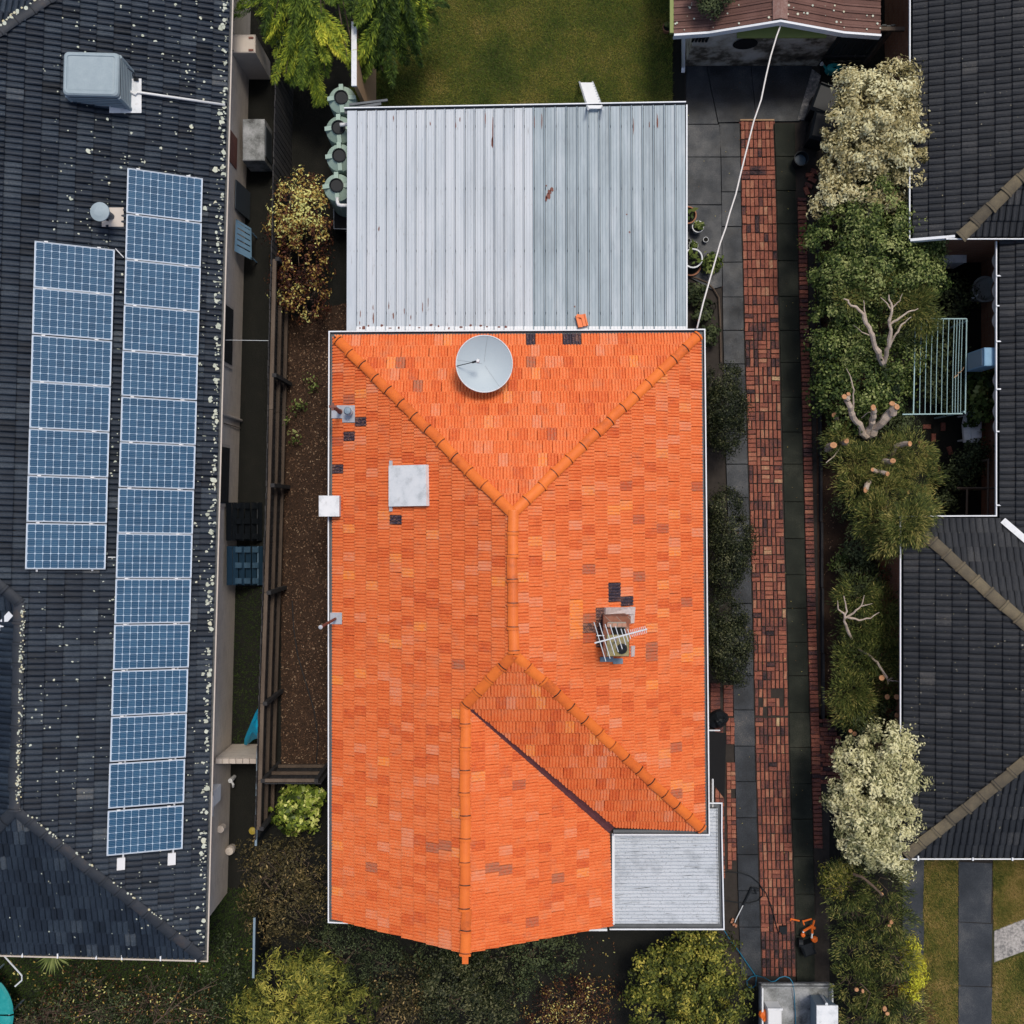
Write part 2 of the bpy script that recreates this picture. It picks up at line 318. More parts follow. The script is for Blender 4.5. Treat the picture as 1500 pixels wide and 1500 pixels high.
MT['tray'] = material('worn_grey_tray', [(0, (.05, .05, .05)), (.4, (.19, .20, .20)), (.8, (.34, .35, .36)), (1, (.42, .43, .44))], base=.5, rough=.75, amt=1.2, scale=2.0, detail=9, amt2=.3, scale2=25)
MT['glass'] = material('dark_window_glass', [(0, (.01, .012, .016)), (1, (.03, .035, .045))], rough=.08, spec=.6)
MT['bark'] = material('brown_bark', [(0, (.03, .02, .014)), (.5, (.10, .07, .05)), (1, (.20, .15, .115))], base=.5, rough=.95, amt=.35, scale=9, bump=.6)
MT['pale_bark'] = material('pale_bark', [(0, (.16, .11, .08)), (.5, (.42, .34, .27)), (1, (.60, .53, .46))], base=.5, rough=.9, amt=.35, scale=9, bump=.5)
MT['cut_wood'] = material('fresh_cut_wood', [(0, (.22, .10, .045)), (.5, (.42, .21, .10)), (1, (.58, .36, .20))], rough=.8, amt=.4, scale=20)
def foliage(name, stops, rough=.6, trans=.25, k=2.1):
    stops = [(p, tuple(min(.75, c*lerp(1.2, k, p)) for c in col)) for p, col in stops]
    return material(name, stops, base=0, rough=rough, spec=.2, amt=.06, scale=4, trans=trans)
MT['f_conifer'] = foliage('conifer_needles', [(0, (.006, .014, .004)), (.35, (.026, .050, .008)), (.6, (.085, .125, .014)), (.85, (.22, .24, .02)), (1, (.36, .30, .035))], k=2.3)
MT['f_green'] = foliage('green_leaves', [(0, (.006, .015, .004)), (.4, (.027, .045, .010)), (.7, (.072, .095, .022)), (1, (.16, .175, .065))])
MT['f_cream'] = foliage('cream_leaves', [(0, (.03, .035, .012)), (.3, (.13, .14, .06)), (.6, (.35, .335, .17)), (1, (.55, .52, .31))], k=1.35)
MT['f_cream_warm'] = foliage('warm_cream_leaves', [(0, (.03, .03, .01)), (.3, (.16, .14, .055)), (.6, (.39, .33, .16)), (1, (.60, .53, .33))], k=1.35)
MT['f_hedge'] = foliage('dark_hedge_leaves', [(0, (.004, .006, .003)), (.5, (.012, .017, .007)), (.8, (.032, .038, .014)), (1, (.085, .085, .04))], rough=.5, k=1.6)
MT['f_olive'] = foliage('olive_needles', [(0, (.008, .012, .004)), (.4, (.036, .052, .013)), (.7, (.090, .102, .024)), (1, (.19, .16, .05))])
MT['f_brown'] = foliage('bronze_leaves', [(0, (.010, .004, .003)), (.4, (.050, .016, .010)), (.6, (.10, .042, .016)), (.78, (.24, .17, .04)), (1, (.42, .36, .13))])
MT['f_yellow'] = foliage('yellow_green_leaves', [(0, (.012, .016, .004)), (.35, (.05, .065, .012)), (.65, (.14, .145, .024)), (1, (.33, .28, .055))], k=1.65)
MT['f_twig'] = foliage('dry_leaves', [(0, (.008, .008, .004)), (.4, (.03, .026, .011)), (.7, (.075, .058, .022)), (1, (.20, .14, .06))])
MT['f_lime'] = foliage('glossy_lime_leaves', [(0, (.012, .02, .005)), (.4, (.06, .09, .015)), (.7, (.17, .21, .03)), (1, (.36, .36, .12))], rough=.35)
MT['f_dark'] = foliage('dark_green_leaves', [(0, (.004, .007, .003)), (.5, (.015, .022, .009)), (1, (.05, .062, .026))])  # deep green palette of the dark shrubs and ground plants
MT['f_bright'] = foliage('bright_yellow_leaves', [(0, (.05, .05, .006)), (.5, (.22, .19, .015)), (1, (.45, .38, .03))])

# ------------------------------------------------------------------ roof tiling
class TileKind:
    def __init__(s, w, g, prof, step, thick, lap=.05):
        s.w = w; s.g = g; s.L = g+lap; s.prof = prof; s.step = step; s.th = thick
        s.vs = []; s.fs = []
        n = len(prof)
        for (u, h) in prof: s.vs.append((u*w, 0.0, step+h))
        for (u, h) in prof: s.vs.append((u*w, s.L, h*0.6))
        for (u, h) in prof: s.vs.append((u*w, 0.004, max(-.004, step+h-thick)))
        for i in range(n-1):
            s.fs.append((i, i+1, n+i+1, n+i)); s.fs.append((2*n+i, 2*n+i+1, i+1, i))
        s.fs.append((0, n, 2*n)); s.fs.append((n-1, 3*n-1, 2*n-1))
    def mesh(s, name, mat):
        g = G(); g.add(s.vs, s.fs); return g.mesh(name, mat)
    def height(s, u, v):
        t = (u/s.w) % 1.0
        for (a, ha), (b, hb) in zip(s.prof, s.prof[1:]):
            if a <= t <= b: h = ha+(hb-ha)*(t-a)/max(b-a, 1e-6); break
        vv = v % s.g
        return (s.step+h)*(1-vv/s.L)+h*.6*(vv/s.L)
FR = [(0, -.012), (.03, .002), (.07, .016), (.19, .016), (.26, .004), (.33, -.006), (.40, .010), (.46, .016), (.56, .016), (.62, .006), (.68, -.006), (.74, .010), (.80, .016), (.92, .014), (.965, 0), (1, -.012)]
FR = [(0, -.022), (.045, .012), (.12, .017), (.25, .015), (.30, -.012), (.335, -.012), (.38, .013), (.48, .017), (.60, .015), (.635, -.012), (.67, -.012), (.715, .013), (.82, .017), (.94, .012), (1, -.022)]
CT = [(0, -.030), (.05, .012), (.12, .026), (.24, .026), (.36, .010), (.44, -.004), (.46, -.030), (.50, -.030), (.545, .012), (.62, .026), (.74, .026), (.86, .010), (.94, -.004), (1, -.030)]
T_ORANGE = TileKind(.208, .333, FR, .036, .018)
T_LEFT = TileKind(.262, .350, CT, .046, .018)
T_RIGHT = TileKind(.30, .345, CT, .040, .018)

def clip_poly(pts, poly):
    """pts: list of (u,v,w); poly: convex ccw list of (u,v)"""
    out = pts; n = len(poly)
    for i in range(n):
        ax, ay = poly[i]; bx, by = poly[(i+1) % n]
        ins = lambda p: (bx-ax)*(p[1]-ay)-(by-ay)*(p[0]-ax)
        res = []
        for k in range(len(out)):
            p, q = out[k], out[(k+1) % len(out)]; dp, dq = ins(p), ins(q)
            if dp >= 0: res.append(p)
            if (dp >= 0) != (dq >= 0):
                t = dp/(dp-dq); res.append(tuple(p[j]+(q[j]-p[j])*t for j in range(3)))
        out = res
        if len(out) < 3: return []
    return out

class Patch:
    def __init__(s, polys, e0, e1, kind):
        e0, e1 = Vector(e0), Vector(e1)
        allp = [Vector(p) for q in polys for p in q]
        c = sum(allp, Vector())/len(allp)
        u = (e1-e0).normalized(); n = u.cross(c-e0).normalized()
        if n.z < 0: u = -u; n = u.cross(c-e0).normalized(); e0, e1 = e1, e0
        s.u, s.n = u, n; s.v = n.cross(u).normalized(); s.o = e0; s.k = kind
        s.polys = []
        for q in polys:
            pp = [((Vector(p)-e0).dot(u), (Vector(p)-e0).dot(s.v)) for p in q]
            ar = sum(pp[i][0]*pp[(i+1) % len(pp)][1]-pp[(i+1) % len(pp)][0]*pp[i][1] for i in range(len(pp)))
            s.polys.append(pp if ar > 0 else pp[::-1])
        s.src = [[Vector(p) for p in q] for q in polys]
    def inside(s, u, v, m=0.0):
        for pp in s.polys:
            ok = True
            for i in range(len(pp)):
                ax, ay = pp[i]; bx, by = pp[(i+1) % len(pp)]; l = math.hypot(bx-ax, by-ay)
                if ((bx-ax)*(v-ay)-(by-ay)*(u-ax))/max(l, 1e-6) < m: ok = False; break
            if ok: return True
        return False
    def world(s, u, v, w=0): return s.o+s.u*u+s.v*v+s.n*w
    def uv(s, px, py):      # pixel ray meets the plane
        d = Vector(((px-750)/F, (750-py)/F, -1)); o = Vector((0, 0, H))
        t = (s.o-o).dot(s.n)/d.dot(s.n); p = o+d*t-s.o
        return p.dot(s.u), p.dot(s.v)
    def hit(s, px, py, w=0.0): u, v = s.uv(px, py); return s.world(u, v, w)

def lay_tiles(root, roof, patches, kind, mat, tintf, over=.04, name='roof_tile', limit=300):
    full = []; rest = G()
    for ip, pt in enumerate(patches):
        us = [a for q in pt.polys for a, b in q]; vs = [b for q in pt.polys for a, b in q]
        v0s = -over
        polys = []
        for q in pt.polys:      # let the eave course hang over the gutter
            polys.append([(a, b-over if b < .02 else b) for a, b in q])
        k = 0
        while v0s+k*kind.g < max(vs):
            v0 = v0s+k*kind.g; sh = (k % 2)*kind.w*.5
            j = math.floor((min(us)-sh)/kind.w)-1
            while j*kind.w+sh < max(us):
                u0 = j*kind.w+sh+random.uniform(-.003, .003); j += 1
                cu, cv = u0+kind.w/2, v0+kind.g/2
                cs = [(u0, v0), (u0+kind.w, v0), (u0+kind.w, v0+kind.L), (u0, v0+kind.L)]
                done = False
                for q in polys:
                    if all(((q[(i+1) % len(q)][0]-q[i][0])*(b-q[i][1])-(q[(i+1) % len(q)][1]-q[i][1])*(a-q[i][0])) >= -1e-6
                           for i in range(len(q)) for a, b in cs):
                        wz = random.uniform(-.003, .005); tw = random.gauss(0, .007)
                        U = (pt.u+pt.v*tw).normalized(); V = (pt.v-pt.u*tw).normalized()
                        M = frame(pt.world(u0, v0, wz), U, V, pt.n)
                        c = pt.world(cu, cv); px, py = pix(c)
                        d = (Vector((0, 0, H))-c); sc = abs(d.normalized().dot(pt.n))/d.length_squared
                        if not (6 < px < 1494 and 6 < py < 1494): sc *= .01
                        full.append((sc, M, tintf(px, py))); done = True; break
                if done: continue
                c = pt.world(cu, cv); px, py = pix(c); t = tintf(px, py)
                for q in polys:
                    for f in kind.fs:
                        pts = clip_poly([(kind.vs[i][0]+u0, kind.vs[i][1]+v0, kind.vs[i][2]) for i in f], q)
                        if len(pts) >= 3: rest.add([pt.world(*p) for p in pts], (tuple(range(len(pts))),), t)
            k += 1
    full.sort(key=lambda x: -x[0])
    me = kind.mesh(name, mat)
    for (_, M, t) in full[:limit]: inst(name, me, M, roof, t)
    for (_, M, t) in full[limit:]: rest.add([M @ Vector(p) for p in kind.vs], kind.fs, t)
    rest.build(name+'s', mat, roof, stuff=True)

def cap_mesh(name, mat, r, ang=100, n=8):
    """ridge cap along +X of length 1 (scaled), opening down"""
    g = G(); prof = []
    for k in range(n+1):
        t = R(180-ang)/2*0+R(-ang/2+ang*k/n)*1.0
        prof.append((math.sin(t), math.cos(t)-math.cos(R(ang/2))))
    secs = [(0.0, 1.12, .012), (.11, 1.14, .014), (.115, 1.02, .002), (.15, 1.0, .0), (.55, .98, -.004), (1.0, .95, -.010), (1.04, .95, -.012)]
    vs = []; fs = []; m = n+1
    for (x, s, dz) in secs:
        for (y, z) in prof: vs.append((x, y*r*s/math.sin(R(ang/2)), z*r*s*.75/math.sin(R(ang/2))+dz))
    for i in range(len(secs)-1):
        for k in range(n): fs.append((i*m+k, i*m+k+1, (i+1)*m+k+1, (i+1)*m+k))
    g.add(vs, fs[:2*n]); g.t[-n:] = [-.5]*n; g.add(vs, fs[2*n:3*n], -.42); g.add(vs, fs[3*n:]); vs = [] ; fs = []
    base = 0; vs = [(x_, y_, z_) for x_, y_, z_ in g.v[:m]]; base = m
    for k in range(m): vs.append((0.0, vs[k][1]*.8, vs[k][2]-.03))
    for k in range(n): fs.append((base+k, base+k+1, k+1, k))
    g.add(vs, fs, -.3); return g.mesh(name, mat)
def lay_caps(roof, me, a, b, pitch, lift=.03, name='ridge_cap', flip=False):
    a, b = Vector(a), Vector(b); d = b-a; L = d.length; n = max(1, round(L/pitch)); x = d.normalized()
    y = Vector((0, 0, 1)).cross(x).normalized(); z = x.cross(y)
    for i in range(n):
        p = a+d*(i/n)+z*lift
        M = frame(p, x, y, z) @ Matrix.Translation((random.gauss(0, .008), random.gauss(0, .007), random.gauss(0, .004))) @ Matrix.Rotation(random.gauss(0, .022), 4, 'Z') @ Matrix.Rotation(random.gauss(0, .012), 4, 'Y') @ Matrix.Diagonal((L/n, 1, 1, 1))
        inst(name, me, M, roof, random.uniform(-.14, .14))

def sweep(g, prof, path, z=None, closed=False, tint=0.0):
    """profile [(out, up)] swept along a path of 3D points; out = to the right of travel"""
    n = len(path); pts = [Vector(p) for p in path]; rows = []
    for i, p in enumerate(pts):
        dirs = []
        if i > 0: dirs.append((pts[i]-pts[i-1]).to_2d().normalized())
        if i < n-1: dirs.append((pts[i+1]-pts[i]).to_2d().normalized())
        ns = [Vector((d.y, -d.x)) for d in dirs]
        if len(ns) == 2:
            m = (ns[0]+ns[1]).normalized(); m = m/max(.3, m.dot(ns[0]))
        else: m = ns[0]
        rows.append([(p.x+m.x*o, p.y+m.y*o, p.z+h) for (o, h) in prof])
    k = len(prof); vs = [q for r in rows for q in r]; fs = []
    for i in range(n-1):
        for j in range(k-1): fs.append((i*k+j, (i+1)*k+j, (i+1)*k+j+1, i*k+j+1))
    g.add(vs, fs, tint)
def gutter(root, path, w=.115, name='gutter', mat='gutter_in', lipmat='white_metal', lip=.028):
    g = G(); sweep(g, [(-.02, .0), (-.015, -.085), (w-.03, -.085), (w-.012, -.01)], path); o = g.build(name, MT[mat], root)
    g = G(); sweep(g, [(w-.012-lip*.2, -.004), (w-.012, .008), (w+lip-.016, .008), (w+lip-.012, -.004), (w-.008, -.10), (w-.03, -.10)], path)
    g.build('gutter_lip', MT[lipmat], o)
    return o

# ------------------------------------------------------------------ ground
g = G(); g.quad((-70, -70, -.06), (70, -70, -.06), (70, 70, -.06), (-70, 70, -.06)); struct(g.build('ground', MT['soil']))
def sheet(name, pts, mat, z, kind=True, tint=0):
    g = G(); q = [P(x, y, z) for x, y in pts]
    ar = sum(q[i].x*q[(i+1) % len(q)].y-q[(i+1) % len(q)].x*q[i].y for i in range(len(q)))
    if ar < 0: q = q[::-1]
    g.add(q, (tuple(range(len(q))),), tint); o = g.build(name, mat)
    if kind: struct(o)
    return o

def in_poly(pts, xs, ys):
    c = np.zeros(len(xs), bool); n = len(pts)
    for i in range(n):
        x0, y0 = pts[i]; x1, y1 = pts[(i+1) % n]
        if y0 == y1: continue
        m = ((y0 > ys) != (y1 > ys)) & (xs < (x1-x0)*(ys-y0)/(y1-y0)+x0)
        c ^= m
    return c
def scatter_px(pts, n):
    xs = [p[0] for p in pts]; ys = [p[1] for p in pts]
    X = RNG.uniform(min(xs), max(xs), n); Y = RNG.uniform(min(ys), max(ys), n)
    m = in_poly(pts, X, Y); return X[m], Y[m]
def grass(name, pts, n, mat, z=.0, h=(.03, .07), w=.006, tint=(0.2, .75), parent=None):
    X, Y = scatter_px(pts, n); k = (H-z)/F; N = len(X)
    p = np.stack([(X-750)*k, (750-Y)*k, np.full(N, z)], 1)
    a = RNG.uniform(0, 2*math.pi, N); lean = RNG.uniform(.2, 1.0, N); hh = RNG.uniform(h[0], h[1], N)
    d = np.stack([np.cos(a), np.sin(a), np.zeros(N)], 1); s = np.stack([-np.sin(a), np.cos(a), np.zeros(N)], 1)
    tip = p+d*(hh*lean)[:, None]; tip[:, 2] += hh
    ww = (w*RNG.uniform(.7, 1.5, N))[:, None]
    v = np.stack([p-s*ww, p+s*ww, tip], 1).reshape(-1, 3)
    o = raw_mesh(name, v, N, RNG.uniform(tint[0], tint[1], N), mat, parent, stuff=True, k=3); return o
def chips(name, pts, n, mat, size, z=.01, tint=(0, 1), parent=None):
    X, Y = scatter_px(pts, n); k = (H-z)/F; N = len(X)
    p = np.stack([(X-750)*k, (750-Y)*k, z+RNG.uniform(0, .03, N)], 1)
    a = RNG.uniform(0, 2*math.pi, N); til = RNG.uniform(-.5, .5, N)
    d = np.stack([np.cos(a), np.sin(a), til], 1)*(RNG.uniform(.4, 1.3, N)*size)[:, None]
    s = np.stack([-np.sin(a), np.cos(a), RNG.uniform(-.4, .4, N)], 1)*(RNG.uniform(.25, .7, N)*size)[:, None]
    v = np.stack([p-d-s, p+d-s*.7, p+d+s, p-d*.8+s], 1).reshape(-1, 3)
    t = RNG.uniform(tint[0], tint[1], N)**1.4
    return raw_mesh(name, v, N, t, mat, parent, stuff=True, k=4)

LAWN = [(545, -190), (1000, -190), (985, 50), (985, 170), (505, 175), (520, 90)]
sheet('lawn', LAWN, MT['lawn'], -.04)
grass('grass', LAWN, 190000, MT['grass'], z=-.04, h=(.03, .075))
MULCH = [(412, 470), (520, 440), (520, 1140), (412, 1140)]
sheet('garden_bed', MULCH, MT['mulch'], -.045)
chips('mulch', MULCH, 14000, MT['chip'], .022, z=-.04)
NECK = [(335, 800), (395, 800), (385, 1100), (340, 1100)]
grass('side_yard_grass', [(335, 860), (386, 860), (380, 1095), (343, 1095)], 3500, MT['grass'], z=-.05, tint=(-.5, -.1))
FRONT_L = [(-40, 1380), (430, 1380), (430, 1540), (-40, 1540)]
grass('front_yard_grass', [(-40, 1300), (375, 1300), (375, 1540), (-40, 1540)], 60000, MT['grass'], z=-.05, h=(.04, .1), tint=(-.35, .12))
chips('leaf_litter', [(0, 1395), (480, 1380), (480, 1500), (0, 1500)], 420, MT['f_brown'], .028, z=.0, tint=(.4, 1))
chips('fallen_leaves', [(690, 1370), (900, 1370), (900, 1500), (690, 1500)], 320, MT['f_brown'], .024, z=.0, tint=(.2, 1))
chips('drive_litter', [(1005, 100), (1165, 100), (1182, 600), (1190, 1300), (1085, 1430), (1062, 500), (1058, 420), (1006, 380)], 260, MT['f_brown'], .011, z=.015, tint=(.5, 1))
chips('drive_dirt', [(1040, 170), (1165, 180), (1190, 900), (1195, 1420), (1085, 1430), (1060, 500), (1058, 300)], 2600, MT['chip'], .007, z=.008, tint=(0, .8))
chips('side_litter', [(1193, 270), (1260, 270), (1260, 1050), (1200, 1050)], 1500, MT['chip'], .02, z=-.04, tint=(0, 1))
HEDGEBED = [(1192, 280), (1300, 280), (1300, 1060), (1200, 1060)]
sheet('hedge_bed', HEDGEBED, MT['mulch'], -.046)
# right neighbour's front: grass strips, paths
RG = [(1340, 1240), (1560, 1240), (1560, 1560), (1335, 1560)]
sheet('front_lawn', RG, MT['lawn'], -.045)
for q in ([(1354, 1250), (1404, 1250), (1404, 1520), (1350, 1520)], [(1454, 1250), (1540, 1250), (1540, 1335), (1500, 1345), (1455, 1362)], [(1455, 1412), (1500, 1396), (1540, 1380), (1540, 1520), (1450, 1520)]):
    grass('grass', q, int(26000*abs(q[0][0]-q[1][0])/50), MT['grass_dry'], z=-.045, h=(.025, .06), w=.007, tint=(.15, .75))
pth = struct(sheet('path', [(1403, 1256), (1455, 1258), (1453, 1545), (1403, 1545)], MT['sand'], -.04))
def slab(parent, q, z1, th, mat, gap=1.0, tint=0.0):
    c = (sum(p[0] for p in q)/len(q), sum(p[1] for p in q)/len(q))
    pts = []
    for x, y in q:
        dx, dy = x-c[0], y-c[1]; l = math.hypot(dx, dy); pts.append(P(x-gap*.45*dx/l+random.uniform(-.25, .25), y-gap*.45*dy/l+random.uniform(-.25, .25), z1))
    # chamfered slab
    cc = P(c[0], c[1], z1); n = len(pts); inn = [p+(cc-p).normalized()*.008 for p in pts]
    g = G(); ar = sum(pts[i].x*pts[(i+1) % n].y-pts[(i+1) % n].x*pts[i].y for i in range(n))
    if ar < 0: pts = pts[::-1]; inn = inn[::-1]
    vs = [(p.x, p.y, z1-th) for p in pts]+[(p.x, p.y, z1-.008) for p in pts]+[(p.x, p.y, z1) for p in inn]
    fs = [tuple(2*n+i for i in range(n))]+[(i, (i+1) % n, n+(i+1) % n, n+i) for i in range(n)]+[(n+i, n+(i+1) % n, 2*n+(i+1) % n, 2*n+i) for i in range(n)]
    g.add(vs, fs, tint); return g.build('slab', mat, parent)
for (y0, y1) in ((1262, 1351), (1351, 1444), (1444, 1540)):
    slab(pth, [(1404, y0), (1454, y0+2), (1452, y1+2), (1404, y1)], -.01, .04, MT['concrete_path'], tint=random.uniform(-.08, .08))
for (y0, y1) in ((1180, 1258), (1258, 1348), (1348, 1440), (1440, 1540)):
    slab(pth, [(1322, y0), (1354, y0), (1352, y1), (1322, y1)], -.012, .04, MT['concrete_path'], tint=random.uniform(-.08, .08))
slab(pth, [(1456, 1364), (1500, 1346), (1545, 1330), (1545, 1378), (1500, 1394), (1456, 1410)], -.008, .04, MT['pale_concrete'])

# ------------------------------------------------------------------ driveway: slabs, bricks, edging
BL = [(177, 1085), (300, 1086.5), (440, 1090), (560, 1093), (700, 1097), (800, 1100), (900, 1103), (1000, 1105), (1100, 1107), (1200, 1110), (1300, 1113), (1430, 1116.5)]
BR = [(177, 1133), (300, 1137), (440, 1140), (560, 1143), (700, 1146.5), (800, 1149), (900, 1152), (1000, 1154), (1100, 1156), (1200, 1159), (1300, 1163), (1430, 1166)]
SLX = [(95, 1040), (200, 1056), (440, 1058.5), (560, 1061), (700, 1064), (900, 1072), (1100, 1076), (1300, 1081), (1430, 1085)]
EL = [(290, 1168.5), (480, 1172), (600, 1175.5), (800, 1180), (950, 1184), (1050, 1187), (1200, 1191.5), (1340, 1195)]
drive = struct(sheet('driveway', [(1003, 90), (1200, 90), (1215, 300), (1215, 1445), (1050, 1445), (1030, 1300), (1003, 500)], MT['sand'], -.055))
ys = [180, 230, 281, 332, 384, 435, 484, 533, 582, 632, 680, 729, 778, 830, 884, 938, 990, 1040, 1093, 1145, 1198, 1252, 1305, 1358, 1430]
for y0, y1 in zip(ys, ys[1:]):
    slab(drive, [(interp(SLX, y0), y0), (interp(BL, y0)-1, y0), (interp(BL, y1)-1, y1), (interp(SLX, y1), y1)], 0.0, .05, MT['concrete_wet'], tint=random.uniform(-.10, .10))
ys = [180, 229, 279, 328, 382, 434, 484, 531, 582, 633, 680, 735, 789, 842, 891, 941, 990, 1044, 1095, 1148, 1200, 1255, 1310, 1370, 1440]
for y0, y1 in zip(ys, ys[1:]):
    slab(drive, [(interp(BR, y0)+1, y0), (interp(EL, y0)-1 if y0 > 280 else 1165, y0), (interp(EL, y1)-1 if y1 > 280 else 1166, y1), (interp(BR, y1)+1, y1)], 0.0, .05, MT['concrete_mossy'], tint=random.uniform(-.12, .12))
for q, t in (([(1005, 96), (1035, 96), (1052, 182), (1005, 182)], -.05), ([(1035, 96), (1100, 96), (1108, 178), (1052, 180)], -.12), ([(1100, 96), (1190, 96), (1172, 178), (1108, 178)], -.10),
             ([(1005, 182), (1055, 182), (1056, 230), (1005, 230)], .12), ([(1005, 230), (1056, 230), (1057, 300), (1005, 300)], .04), ([(1005, 300), (1057, 300), (1058, 420), (1042, 424), (1005, 404)], .12)):
    slab(drive, q, 0.0, .05, MT['concrete_wet'], tint=t)
slab(drive, [(1190, 100), (1203, 110), (1185, 176), (1168, 176)], .004, .05, MT['pale_concrete'], tint=-.3)

def brick_mesh(name):
    g = G(); g.box((0, 0, 0), (1, 1, 1), bev=0)
    o = [(-.5, -.5), (.5, -.5), (.5, .5), (-.5, .5)]; g = G()
    vs = [(x, y, -.5) for x, y in o]+[(x, y, .32) for x, y in o]+[(x*.84, y*.92, .5) for x, y in o]
    fs = [(8, 9, 10, 11)]+[(k, (k+1) % 4, 4+(k+1) % 4, 4+k) for k in range(4)]+[(4+k, 4+(k+1) % 4, 8+(k+1) % 4, 8+k) for k in range(4)]
    g.add(vs, fs); return g, g.mesh(name, MT['paver'])
BG, BM = brick_mesh('brick')
def paver_tint(y=600):
    r = random.random()
    if r < .06: return random.uniform(.08, .2)
    if r < .072: return random.uniform(.80, .90)
    if r < .25: return random.uniform(.58, .74)
    return random.gauss(.44, .08)
def lay_bricks(parent, lst, limit=300, name='brick'):
    # lst of (px,py,len_px along dir,wid_px,angle(deg, image-plane, 0 = long side along y),ztop,tint)
    lst = sorted(lst, key=lambda b: abs(b[0]-750)**2+abs(b[1]-750)**2); rest = G(); me = BM
    for i, (px, py, l, w, a, zt, t) in enumerate(lst):
        k = (H-zt)/F; c = P(px, py, zt); h = .06
        M = Matrix.Translation(c-Vector((0, 0, h/2))) @ Matrix.Rotation(R(a), 4, 'Z') @ Matrix.Rotation(random.gauss(0, .02), 4, 'X') @ Matrix.Rotation(random.gauss(0, .025), 4, 'Y') @ Matrix.Diagonal((w*k, l*k, h, 1))
        if i < limit: inst(name, me, M, parent, t)
        else: rest.add([M @ Vector(p) for p in BG.v], BG.f, t)
    if rest.v: rest.build(name+'s', MT['paver'], parent, stuff=True)
bl = []; y = 184.0; row = 0
while y < 1428:
    xl, xr = interp(BL, y), interp(BR, y); n = 8; w = (xr-xl)/n; j = 0
    dip = math.sin(y*.03)*.3
    if abs(y-256) < 7 or abs(y-1038) < 0:      # one course laid lengthwise
        for q in range(4):
            for s in (-3, 3): pass
        for q in range(4): bl.append((xl+(q+.5)*(xr-xl)/4, y-3.2, 12.2, 5.9, 90, .012, random.uniform(.1, .55)))
        y += 6.6; row += 1; continue
    if 1050 < y < 1056: y += 2.5
    while j < n:
        zt = .012+random.uniform(-.008, .008)
        miss = (1010 < y < 1050 and random.random() < .3)
        if y > 455 and j in (0, 6, 3) and random.random() < (.42 if y < 1000 else .12) and j+1 < n:
            for s in (-1, 1): bl.append((xl+(j+1)*w, y+s*3.25+random.uniform(-.3, .3), 2*w-.7, 5.7, 90+random.gauss(0, 1.5), zt, paver_tint()))
            j += 2; continue
        if 465 < y < 540 and random.random() < .6: t = random.uniform(.12, .3)
        elif y > 1340: t = random.uniform(.05, .45)
        elif y > 640 and y < 1330 and random.random() < .4: t = random.uniform(.2, .38)
        else: t = paver_tint()
        if not miss: bl.append((xl+(j+.5)*w+random.uniform(-.25, .25), y+random.uniform(-.5, .5)+dip, 12.1, w*(.87 if y < 460 else .76), random.gauss(0, 1.6), zt, t))
        j += 1
    y += 13.1; row += 1
pathb = struct(sheet('brick_path', [(1085, 176)]+[(x-1, yy) for yy, x in BL[1:]]+[(x+1, yy) for yy, x in BR[::-1][:-1]]+[(1133, 176)], MT['sand'], -.03))
for k in range(9):      # rounded head of the path
    a = R(-10+200*k/8); r = 19
    bl.append((1109-r*math.cos(a)*1.1, 177-r*math.sin(a)*.62, 11, 6.5, math.degrees(a)+90+random.gauss(0, 6), -.005, random.uniform(.15, .4)))
for k in range(5):
    a = R(20+140*k/4); bl.append((1109-10*math.cos(a), 176-6*math.sin(a), 9, 6, math.degrees(a)+random.gauss(0, 12), -.008, random.uniform(.1, .35)))
lay_bricks(pathb, bl)
g = G(); a, b = P(1084, 176, .02), P(1134, 176, .02); g.box((a+b)/2, ((b-a).length, .035, .05)); g.build('timber_strip', MT['tan_board'], pathb)
edg = struct(sheet('brick_edging', [(1168, 288), (1182, 288), (1199, 1050), (1208, 1340), (1195, 1340)], MT['sand'], -.04))
el = []; y = 292
while y < 1245:
    x = interp(EL, y); el.append((x+6.6, y, 12.4, 5.3, 90+random.gauss(0, 2), .02+random.uniform(-.01, .01), random.choice([random.uniform(.15, .45), random.uniform(.15, .5), paver_tint()]) if y < 900 else paver_tint()*.8)); y += 6.45
for (x, yy, a) in ((1187, 256, 0), (1194, 251, -20), (1190, 263, -25), (1185, 271, -25), (1182, 279, -70)): el.append((x, yy, 12, 6.2, a+90, .03, random.uniform(.25, .5)))
lay_bricks(edg, el)
pv = []      # pavers by the dark bin area and by the porch
pav = struct(sheet('paved_patch', [(1034, 1000), (1078, 1000), (1083, 1262), (1062, 1300), (1034, 1300)], MT['sand'], -.045))
for yy in range(0, 8):
    for c, x in enumerate((1046, 1065)):
        y = 1004+yy*6.5+c*3
        if y < 1052: pv.append((x+2, y, 14, 6.1, 90+random.gauss(0, 1), .0, random.uniform(.26, .36)))
y = 1058
while y < 1290:
    for x in (1050, 1056.5, 1067, 1073.5):
        if random.random() < .97 and y < 1255+ (1078-x)*1.2 and not (1092 < y < 1112 and x > 1060):
            if random.random() < .45: pv.append((x+random.uniform(-.4, .4)+y*.012-13, y, 12.2, 5.8, random.gauss(0, 2), random.uniform(-.012, .01), paver_tint()))
            else:
                for s in (-1, 1): pv.append((x+y*.012-13, y+s*3.2, 12*(.5 if x in (1050, 1067) else .55), 5.7, 90+random.gauss(0, 2), random.uniform(-.012, .01), random.uniform(.2, .7)))
    y += 13.1
lay_bricks(pav, pv)
bp2 = []
pat2 = struct(sheet('brick_landing', [(1190, 1048), (1222, 1048), (1212, 1150), (1195, 1150)], MT['sand'], -.046))
